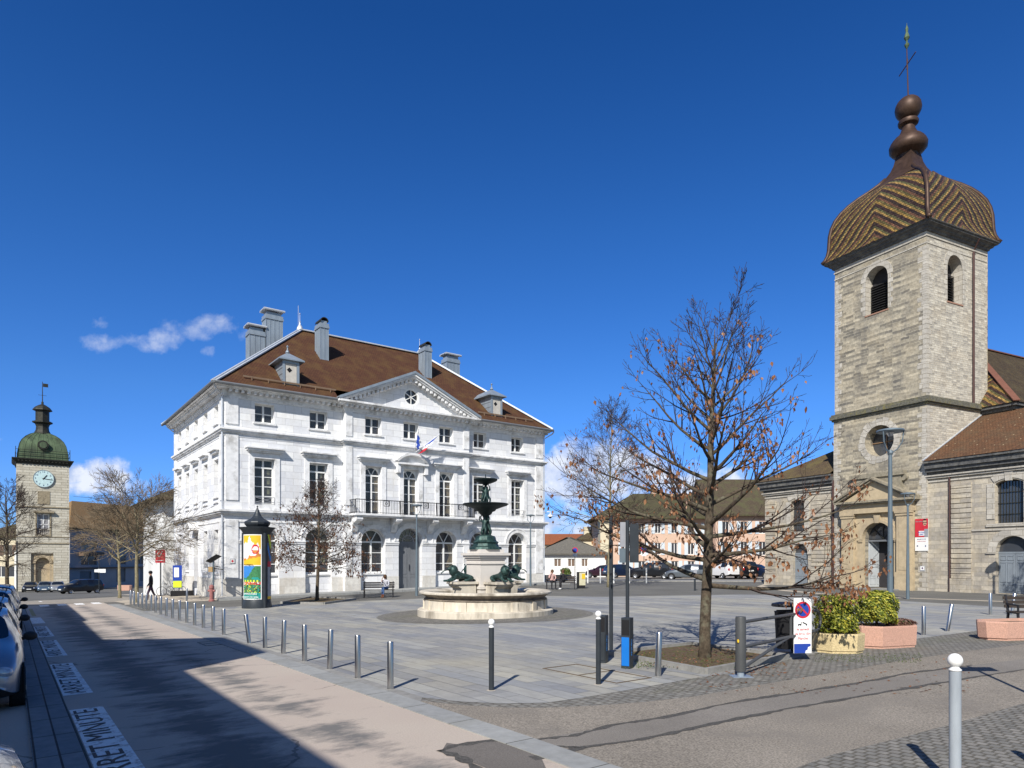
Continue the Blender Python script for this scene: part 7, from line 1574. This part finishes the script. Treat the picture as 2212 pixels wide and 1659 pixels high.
# ================================================================ CARS
CARP = {}
def carbody(L, Wd, H, kind):
    """returns lofted cage faces with material index per zone: 0 paint 1 windshield 2/3 side windows 4 rear window 5 black trim"""
    h = L / 2; s = H / 1.46; w = Wd / 2
    if kind == 'hatch': st = [(.995, .62, .34, .52, .56, 0), (.965, .78, .22, .62, .68, 0), (.86, .93, .19, .76, .83, 0), (.60, .985, .19, .86, .95, 0), (.44, 1, .19, .90, 1.00, 0), (.14, 1, .19, .92, 1.38, .70), (.10, 1, .19, .92, 1.40, .72), (-.18, 1, .19, .93, 1.46, .74), (-.22, 1, .19, .93, 1.46, .74), (-.55, 1, .19, .94, 1.43, .73), (-.60, 1, .2, .95, 1.42, .73), (-.82, .98, .22, .96, 1.34, .70), (-.95, .95, .26, .95, 1.02, 0), (-.985, .88, .30, .72, .78, 0), (-1.0, .74, .38, .55, .58, 0)]
    else: st = [(.995, .62, .36, .56, .60, 0), (.965, .80, .24, .68, .74, 0), (.86, .95, .22, .82, .90, 0), (.62, .99, .22, .92, 1.0, 0), (.48, 1, .22, .95, 1.04, 0), (.22, 1, .22, .97, 1.42, .72), (.18, 1, .22, .97, 1.44, .74), (-.14, 1, .22, .98, 1.47, .76), (-.18, 1, .22, .98, 1.47, .76), (-.50, 1, .22, .99, 1.46, .76), (-.55, 1, .22, .99, 1.46, .76), (-.88, .98, .24, 1.0, 1.40, .73), (-.965, .95, .30, 1.0, 1.06, 0), (-.99, .90, .32, .75, .80, 0), (-1.0, .76, .40, .58, .62, 0)]
    V = []; F = []; Mi = []; n = 13
    for (x, kw, zb, zs, zt, kt) in st:
        W_ = w * kw; tp = w * kt if kt else W_ * .80
        half = [(W_ * .86, zb), (W_ * .985, zb + .09), (W_, (zb + zs) / 2), (W_ * .985, zs), (tp + (.0 if kt else 0), zt - (.045 if kt else .015)), (tp * .72, zt + (.0 if kt else .012)), (0, zt + (.018 if kt else .022))]
        ring = [(a, b) for a, b in half] + [(-a, b) for a, b in half[::-1][1:]]
        V += [(x * h, a, b * s) for a, b in ring]
    m = len(st)
    for j in range(m - 1):
        for i in range(n - 1):
            F.append((j * n + i, j * n + i + 1, (j + 1) * n + i + 1, (j + 1) * n + i)); mi = 0
            if j == 4 and 4 <= i <= 7: mi = 1
            if i in (3, 8) and j in (5, 6, 8, 10) : mi = 0
            if i in (3, 8) and j in (6, 7, 8, 9) and j != 7 + 1: mi = 2 if i == 3 else 3
            if j == 11 and 4 <= i <= 7: mi = 4
            if i in (0, 11): mi = 5
            if i == 3 and j == 4 or i == 8 and j == 4: mi = 0
            if i in (3, 8) and j == 10: mi = 2 if i == 3 else 3
            Mi.append(mi)
        F.append((j * n + n - 1, j * n, (j + 1) * n, (j + 1) * n + n - 1)); Mi.append(5)
    F.append(tuple(range(n))); Mi.append(0); F.append(tuple(range((m - 1) * n, m * n))[::-1]); Mi.append(0)
    me = bpy.data.meshes.new('cage'); me.from_pydata(V, [], F); me.polygons.foreach_set('material_index', Mi)
    bm = bmesh.new(); bm.from_mesh(me); cr = bm.edges.layers.float.new('crease_edge') if 'crease_edge' not in bm.edges.layers.float else bm.edges.layers.float['crease_edge']
    for e in bm.edges:
        ms = {f.material_index for f in e.link_faces}
        if len(ms) > 1: e[cr] = .75
    bmesh.ops.recalc_face_normals(bm, faces=bm.faces); bm.to_mesh(me); bm.free()
    o = bpy.data.objects.new('cage', me); COL.objects.link(o)
    for _ in range(6): me.materials.append(M['black'])
    sb = o.modifiers.new('b', 'SUBSURF'); sb.levels = 2; dg = bpy.context.evaluated_depsgraph_get(); m2 = bpy.data.meshes.new_from_object(o.evaluated_get(dg)); bpy.data.objects.remove(o)
    out = {}
    for k in range(6):
        mp = {}; vs = []; fs = []
        for p in m2.polygons:
            if p.material_index != k: continue
            f = []
            for vi in p.vertices:
                if vi not in mp: mp[vi] = len(vs); vs.append(tuple(m2.vertices[vi].co))
                f.append(mp[vi])
            fs.append(tuple(f))
        me2 = bpy.data.meshes.new('car_part'); me2.from_pydata(vs, [], fs); me2.polygons.foreach_set('use_smooth', [True] * len(fs)); out[k] = me2
    return out
PAINTS = {'silver': paint('silver_car_paint', (.42, .43, .44), .6), 'bluegrey': paint('blue_grey_car_paint', (.09, .14, .20), .5), 'dark': paint('black_car_paint', (.012, .013, .016), .3), 'navy': paint('navy_car_paint', (.014, .025, .06), .4), 'grey': paint('grey_car_paint', (.16, .18, .20), .5), 'white': paint('white_car_paint', (.75, .75, .75), 0), 'maroon': paint('dark_maroon_car_paint', (.05, .02, .03), .4), 'paleblue': paint('pale_blue_silver_car_paint', (.30, .34, .40), .6)}
CM = {}
def car(label, p, ang, col, kind='hatch', L=3.95, Wd=1.68, H=1.46, detail=True, group='parked cars', mark=None):
    key = (kind, L, Wd, H)
    if key not in CM: CM[key] = carbody(L, Wd, H, kind)
    ms = CM[key]; e = empty('parked_car', p, ang, label, 'car', group); pm = PAINTS[col]; h = L / 2; w = Wd / 2; s = H / 1.46
    for k, (nm, mt) in enumerate((('body', pm), ('windshield', M['carglass']), ('side_window', M['carglass']), ('side_window', M['carglass']), ('rear_window', M['carglass']), ('sill_trim', M['trim_black']))):
        me = ms[k].copy(); me.materials.clear(); me.materials.append(mt); me.name = nm; link(bpy.data.objects.new(nm, me), e)
    for x in (h * .66, -h * .62):
        for sy in (-1, 1):
            mb = MB(); y0, y1 = sy * (w - .20), sy * (w + .005); r = .305
            mb.lathe([(r * .6, -.10), (r * .96, -.10), (r, -.07), (r, .07), (r * .96, .10), (r * .62, .10)], 24, cap=False)
            for v_ in mb.v: v_.xyz = (x + v_.x, sy * (w - .10) + v_.z, r + v_.y)
            wl = mb.build('wheel', M['tyre'], e); mb = MB()
            mb.lathe([(.001, .06), (.05, .07), (.06, .05), (r * .60, .085), (r * .64, .10)], 20, cap=False)
            for k in range(5):
                a = 2 * math.pi * k / 5; mb.bar((.03 * math.cos(a), .03 * math.sin(a), .085), (r * .6 * math.cos(a), r * .6 * math.sin(a), .098), .06, .02)
            for v_ in mb.v: v_.xyz = (x + v_.x, sy * (w - .10) + v_.z * sy, r + v_.y)
            mb.build('rim', M['rim'], wl)
            mb = MB(); mb.lathe([(r + .0, -.01), (r + .055, -.01), (r + .055, .0), (r, .0)], 24, a0=-.15, a1=math.pi + .15, cap=False)
            for v_ in mb.v: v_.xyz = (x + v_.x, sy * (w - .012) + v_.z * sy, r + v_.y)
            mb.build('wheel_arch', M['trim_black'], wl)
    for sy in (-1, 1):
        mb = MB(); mb.ball((h * .925, sy * w * .66, .60 * s), .13, 8, sz=.72); hl = mb.build('headlight', M['lens'], e, smooth=True); hl.scale = (.8, 1.05, 1); hl.location = (h * .925 * .2, -sy * w * .66 * .05, 0)
        mb = MB(); mb.ball((-h * .955, sy * w * .84, .80 * s), .10, 7, sz=1.7); mb.build('tail_light', M['redlens'], e, smooth=True)
        mb = MB(); mb.tube([(h * .36, sy * w * .96, .98 * s), (h * .37, sy * (w + .03), 1.0 * s)], .03, 6); mb.ball((h * .37, sy * (w + .07), 1.02 * s), .10, 7, sz=.72); mb.build('mirror', M['trim_black'] if col != 'white' else M['ballwhite'], e, smooth=True)
    mb = MB(); mb.box(h * .955, h * .992, -w * .62, w * .62, .30 * s, .42 * s); mb.build('grille', M['trim_black'], e); mb = MB(); mb.box(h * .99, h * 1.002, -.26, .26, .42 * s, .53 * s); mb.build('number_plate', M['plate'], e)
    mb = MB(); mb.box(-h * 1.003, -h * .985, -.26, .26, .62 * s, .73 * s); mb.build('number_plate', M['plate'], e)
    if detail:
        mb = MB()
        for sy in (-1, 1): mb.tube([(h * .10, sy * w * .64, 1.44 * s), (-h * .7, sy * w * .64, 1.44 * s)], .014, 6); mb.bar((h * .25, sy * (w * 1.0), .62 * s), (-h * .5, sy * (w * 1.0), .62 * s), .02, .05)
        mb.build('side_moulding', M['trim_black'], e)
    return e
def street_car(label, s, t, col, **k):
    p = ST(s, t); return car(label, p, math.atan2(-.804, .595) if not k.pop('rev', 0) else math.atan2(.804, -.595), col, **k)
street_car('silver car cut off at the lower left corner right beside the viewer', 1.72, -.60, 'silver', L=4.0, H=1.50, detail=False)
street_car('silver-blue hatchback facing the viewer at the left edge with round headlight', 13.9, -.64, 'paleblue', L=3.8, H=1.44)
street_car('silver hatchback behind the nearest facing car', 18.7, -.64, 'silver', L=3.9, H=1.46)
street_car('dark car third in the row facing the viewer', 23.6, -.62, 'bluegrey', L=4.2, H=1.5, kind='suv', Wd=1.75)
street_car('pale silver car farthest in the row facing the viewer', 28.9, -.55, 'silver', L=4.4, H=1.52, kind='suv', Wd=1.8)
def lot(label, u, v, ang, col, **k): return car(label, gp(u, v), rad(ang), col, detail=False, **k)
lot('dark car at the far left of the row before the clock tower', 66, 1279, -60, 'dark'); lot('blue-grey hatchback second in the row before the clock tower', 97, 1279.5, -58, 'bluegrey'); lot('silver-white car in front of the clock tower right corner', 124, 1279, -55, 'silver')
lot('black sport utility car parked across right of the clock tower', 174, 1282, 240, 'dark', kind='suv', L=4.5, Wd=1.85, H=1.65)
lot('blue-grey estate car seen from behind by the yellow bin', 1252, 1247, 118, 'bluegrey', kind='suv', L=4.5, Wd=1.8, H=1.6); lot('dark maroon hatchback behind the background tree trunk', 1303, 1248, 150, 'maroon'); lot('navy car right of the dark pole before the pink house', 1346, 1248, 15, 'navy', L=4.2)
lot('black car beneath the round no-parking sign', 1407, 1250, 160, 'dark', kind='suv', L=4.4, H=1.6); lot('navy car facing forward behind the grey hatchback', 1440, 1248, -70, 'navy'); lot('grey hatchback seen from the side left of the big oak trunk', 1484, 1252, 160, 'grey', L=4.1)
lot('white sport utility car behind the big oak trunk', 1556, 1250, 112, 'white', kind='suv', L=4.6, Wd=1.85, H=1.68); lot('black van with rear plate right of the white car', 1594, 1250, 105, 'dark', kind='suv', L=4.4, Wd=1.8, H=1.75); lot('dark blue car at the right end beside the church wall', 1634, 1250, -50, 'navy', L=4.2)
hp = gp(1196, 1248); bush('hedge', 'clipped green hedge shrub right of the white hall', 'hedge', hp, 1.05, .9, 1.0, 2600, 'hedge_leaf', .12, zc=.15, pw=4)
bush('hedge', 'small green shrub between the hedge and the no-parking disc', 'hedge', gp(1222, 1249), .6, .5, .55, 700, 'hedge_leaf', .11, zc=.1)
mb = MB(); a = gp(1168, 1251); b = gp(1232, 1251); mb.bar(a + Vector((0, 0, .2)), b + Vector((0, 0, .2)), .3, .5); o = mb.build('low_wall', M['planter_yellow'] if 0 else M['portal']); tag(o, 'low stone wall behind the bench right of the white hall', 'wall')

# ================================================================ TREES
def tree(name, label, base, H, r0, spec, bark, twigm, leafm=None, nleaf=0, leafsize=.09, seed=1, lean=(0, 0), group=None, leafzone=(0, 1), pit=None):
    rr = random.Random(seed); e = empty(name, base, 0, label, 'tree', group)
    tk = MB(); tw = MB(); tips = []
    def wob(d, a): return (d + Vector((rr.uniform(-a, a), rr.uniform(-a, a), rr.uniform(-a, a)))).normalized()
    N = 18; path = []; P = Vector((0, 0, -.1)); d = Vector((lean[0], lean[1], 1)).normalized(); sg = H / N
    for i in range(N + 1):
        path.append(P.copy()); P = P + d * sg; d = (d + Vector((rr.uniform(-.03, .03), rr.uniform(-.03, .03), 0)) + Vector((-d.x, -d.y, 0)) * .12).normalized(); d.z = abs(d.z)
    def rt(f): return max(.006, r0 * (1 - f) ** spec.get('tp', .85) + .003)
    rads = [rt(i / N) for i in range(N + 1)]; rads[0] = r0 * 1.35; rads[1] *= 1.0
    tk.tube(path, rads, 12)
    def at_(f): x = f * N; i = min(N - 1, int(x)); return path[i].lerp(path[i + 1], x - i)
    def grow(p, d, L, r, lvl, z0):
        n = 5 if lvl < 2 else 3; sgm = L / n; pts = [p]; dd = d
        for i in range(n):
            dd = wob(dd, spec['wob']); dd = (dd + Vector((0, 0, spec['up'][min(lvl, len(spec['up']) - 1)]))).normalized(); pts.append(pts[-1] + dd * sgm)
        rs = [max(spec.get('rmin', .0035), r * (1 - .75 * i / n)) for i in range(n + 1)]
        (tk if lvl == 0 else tw).tube(pts, rs, 6 if lvl == 0 else (4 if lvl == 1 else 3), cap=False)
        if lvl >= spec['lv']: tips.append((pts[-1], dd, pts)); return
        k = spec['kids'][lvl]
        for i in range(k):
            f = rr.uniform(.25, .98) if i else 1.0; x = f * n; j = min(n - 1, int(x)); q = pts[j].lerp(pts[j + 1], x - j)
            ax_ = wob(dd, .2); side = ax_.cross(Vector((rr.uniform(-1, 1), rr.uniform(-1, 1), rr.uniform(-1, 1)))).normalized(); a = rad(rr.uniform(*spec['ang'])) if i else .15
            nd = (ax_ * math.cos(a) + side * math.sin(a)).normalized(); grow(q, nd, L * rr.uniform(*spec['ratio']) * (1 - .35 * f), rs[j] * .55, lvl + 1, z0)
        if lvl >= 1: tips.append((pts[-1], dd, pts))
    nb = spec['n']
    for i in range(nb):
        f = spec['f0'] + (.97 - spec['f0']) * (i + rr.uniform(-.3, .3)) / nb; f = max(spec['f0'], min(.97, f)); q = at_(f); az = i * 2.399 + rr.uniform(-.4, .4); g_ = (f - spec['f0']) / (1 - spec['f0'])
        el = rad(spec['el'][0] + (spec['el'][1] - spec['el'][0]) * g_ + rr.uniform(-8, 8)); L = spec['prof'](g_) * rr.uniform(.8, 1.12)
        grow(q, Vector((math.cos(az) * math.cos(el), math.sin(az) * math.cos(el), math.sin(el))), L, min(rt(f) * .62, spec.get('br', .05) * (1 - .6 * g_)), 0, f)
    tk.build('trunk', M[bark], e, smooth=True, recalc=False); tw.build('twigs', M[twigm], e, recalc=False)
    if leafm:
        lf = MB(); cand = [t for t in tips if leafzone[0] * H <= t[0].z <= leafzone[1] * H]
        for _ in range(nleaf):
            t = rr.choice(cand); bias = rr.random()
            if t[0].z > H * (.24 + .80 * bias ** 5): continue
            pts = t[2]; q = pts[rr.randrange(1, len(pts))]
            for k in range(rr.choice((1, 1, 2, 3))):
                c = q + Vector((rr.gauss(0, leafsize * .7), rr.gauss(0, leafsize * .7), rr.uniform(-leafsize * 1.3, 0))); a = Vector((rr.uniform(-1, 1), rr.uniform(-1, 1), rr.uniform(-.4, .4))).normalized(); dn = Vector((rr.uniform(-.4, .4), rr.uniform(-.4, .4), -1)).normalized(); u = a.cross(dn).normalized(); s = leafsize * rr.uniform(.55, 1.15)
                b = u * s * .32; lf.add([c, c + dn * s * .35 + b + a * s * .12, c + dn * s * .62 + b * .55, c + dn * s + a * s * .1, c + dn * s * .62 - b * .6 + a * s * .15, c + dn * s * .33 - b - a * s * .05], [(0, 1, 2, 3), (0, 3, 4, 5)])
        lf.build('leaves', M[leafm], e, recalc=False)
    return e
ob = gp(1522, 1424)
oak = dict(n=40, f0=.235, el=(0, 62), prof=lambda g_: 1.95 * (1 - g_) ** .68 + .70, kids=(8, 5, 2), lv=3, ang=(18, 50), ratio=(.30, .58), wob=.11, up=(.075, .05, .03), br=.060, tp=.70, rmin=.0042)
tree('oak_tree', 'large bare oak with rusty leaves in the kerbed pit in front of the church', ob, 6.75, .118, oak, 'bark_dark', 'twig', 'oak_leaf', 8000, .105, seed=17, lean=(.012, 0))
q = gp(685, 1299)
oak2 = dict(n=40, f0=.28, el=(0, 66), prof=lambda g_: 2.0 * (1 - g_) ** .7 + .35, kids=(7, 5, 3), lv=3, ang=(25, 60), ratio=(.42, .68), wob=.15, up=(.05, .03, .02), br=.035, tp=.8, rmin=.006)
tree('oak_tree', 'small oak with dense brown leaves in front of the hall left wing', q, 6.2, .10, oak2, 'bark_dark', 'twig', 'oak_leaf_dark', 9000, .13, seed=5)
q = gp(1315, 1268.5); oak3 = dict(oak2); oak3.update(f0=.30, prof=lambda g_: 3.3 * (1 - g_) ** .6 + .6, el=(5, 68), br=.05, rmin=.008, n=38)
tree('oak_tree', 'tall thin bare oak with few leaves behind the fountain near the car park', q, 12.6, .125, oak3, 'bark_pale', 'twig', 'oak_leaf', 700, .2, seed=23)
pale = dict(n=22, f0=.47, el=(18, 60), prof=lambda g_: 2.3 * (1 - g_) ** .3 + .4, kids=(7, 6, 3), lv=3, ang=(18, 45), ratio=(.5, .8), wob=.22, up=(.0, -.02, .03), br=.07, tp=.6, rmin=.008)
tree('pale_tree', 'pale-barked bare tree with thick twig head behind the far bollards', gp(294, 1302), 5.9, .11, pale, 'bark_pale', 'twig_pale', seed=3, lean=(.05, 0), group='pale bare trees at the street end')
tree('pale_tree', 'slightly farther pale-barked bare tree left of the thick-headed one', gp(258.6, 1292), 5.5, .11, pale, 'bark_pale', 'twig_pale', seed=8, group='pale bare trees at the street end')
tree('bare_tree', 'dark bare tree at the left edge in front of the clock tower', Vector((-.743 * 50, 50, g(-37, 50))), 8.6, .14, dict(pale, prof=lambda g_: 2.5 * (1 - g_) ** .5 + .5, f0=.3), 'bark_dark', 'twig', seed=14)
signpole('thin dark pole in front of the white annex left of the clock tower', 0, 0, 5.2, .06, [], base=Vector(((36.7 - CX) / FPX * 62, 62, g(-45, 62))), cat='pole')
# street tree outside the frame on the right: its branches throw shadows on the aisle wall
tree('street_tree', 'bare tree outside the right edge throwing branch shadows on the church aisle', Vector((25.2, 28.6, g(25, 28))), 7.5, .13, dict(oak, rmin=.01, n=26), 'bark_dark', 'twig', seed=31)
# tree pits
def pit(poly, off, label, mulch=True):
    P = [gp(*c) for c in poly]; n = len(P); mb = MB()
    for i in range(n): mb.bar(P[i] + Vector((0, 0, .03)), P[(i + 1) % n] + Vector((0, 0, .03)), .10, .16)
    o = mb.build('tree_pit_kerb', M['kerb']); tag(o, label, 'kerb'); return sheet('tree_pit_soil', [tuple(p[:2]) for p in P], .045, M['soil'], kind='structure')
pit([(1316, 1417), (1524, 1457), (1700, 1424), (1494, 1396)], 0, 'low stone kerb of the square tree pit under the big oak')
pit([(607, 1304), (700, 1306), (768, 1296), (672, 1292)], 0, 'low stone kerb of the tree pit under the small oak')
rr = random.Random(4); mb = MB()
for i in range(900):
    if i < 420: c = gp(rr.uniform(1380, 1640), rr.uniform(1404, 1448)); 
    elif i < 640: c = gp(1530 + rr.random() * 170, 0 or 1462 - (rr.random()) * 30)
    else: c = gp(rr.uniform(1500, 2100), rr.uniform(1420, 1500))
    c += Vector((0, 0, .055 if i < 420 else .012)); a = rr.uniform(0, 6.28); s = rr.uniform(.015, .04); u = Vector((math.cos(a), math.sin(a), rr.uniform(-.3, .3))) * s; v = Vector((-math.sin(a), math.cos(a), rr.uniform(-.3, .3))) * s * .5
    mb.add([c - u, c - v, c + u, c + v], [(0, 1, 2, 3)])
o = mb.build('fallen_leaves', M['oak_leaf'], recalc=False); o['kind'] = 'stuff'
mb = MB()
for i in range(1500):
    k = rr.random()
    if k < .55: c = gp(rr.choice((1400 + rr.gauss(0, 20), 1520 + rr.gauss(0, 60))), rr.uniform(1412, 1448))
    else: c = gp(rr.uniform(1760, 1990), rr.uniform(1412, 1432) - .0)
    h = rr.uniform(.015, .04); a = rr.uniform(0, 6.28); z0 = .04 if k < .55 else .0
    mb.add([c + Vector((math.cos(a) * .008, math.sin(a) * .008, z0)), c - Vector((math.cos(a) * .008, math.sin(a) * .008, -z0)), c + Vector((rr.gauss(0, .02), rr.gauss(0, .02), z0 + h))], [(0, 1, 2)])
o = mb.build('grass', plain('short_grass', (.07, .10, .02), .9, var=.4, scale=8), recalc=False); o['kind'] = 'stuff'
# overhead wire
mb = MB(); a = Vector((-64, 99, 9.0)); b = Vector((-27.5, 56, 5.6)); mb.tube([a.lerp(b, i / 10) - Vector((0, 0, .5 * math.sin(math.pi * i / 10))) for i in range(11)], .02, 4); o = mb.build('overhead_wire', M['black']); tag(o, 'thin overhead wire between the clock tower and the white house', 'wire')

for o in list(bpy.data.objects):
    if o.type == 'MESH' and o.parent is not None and o.name.split('.')[0] in ('window_surround', 'arch_moulding', 'window_infill', 'corbel', 'plinth', 'rusticated_pilaster', 'corner_quoin', 'portal_pilaster', 'stone_moulding', 'downpipe', 'snow_guard', 'window_sticker', 'gutter', 'portal_arch_moulding', 'side_window'): split_pieces(o)
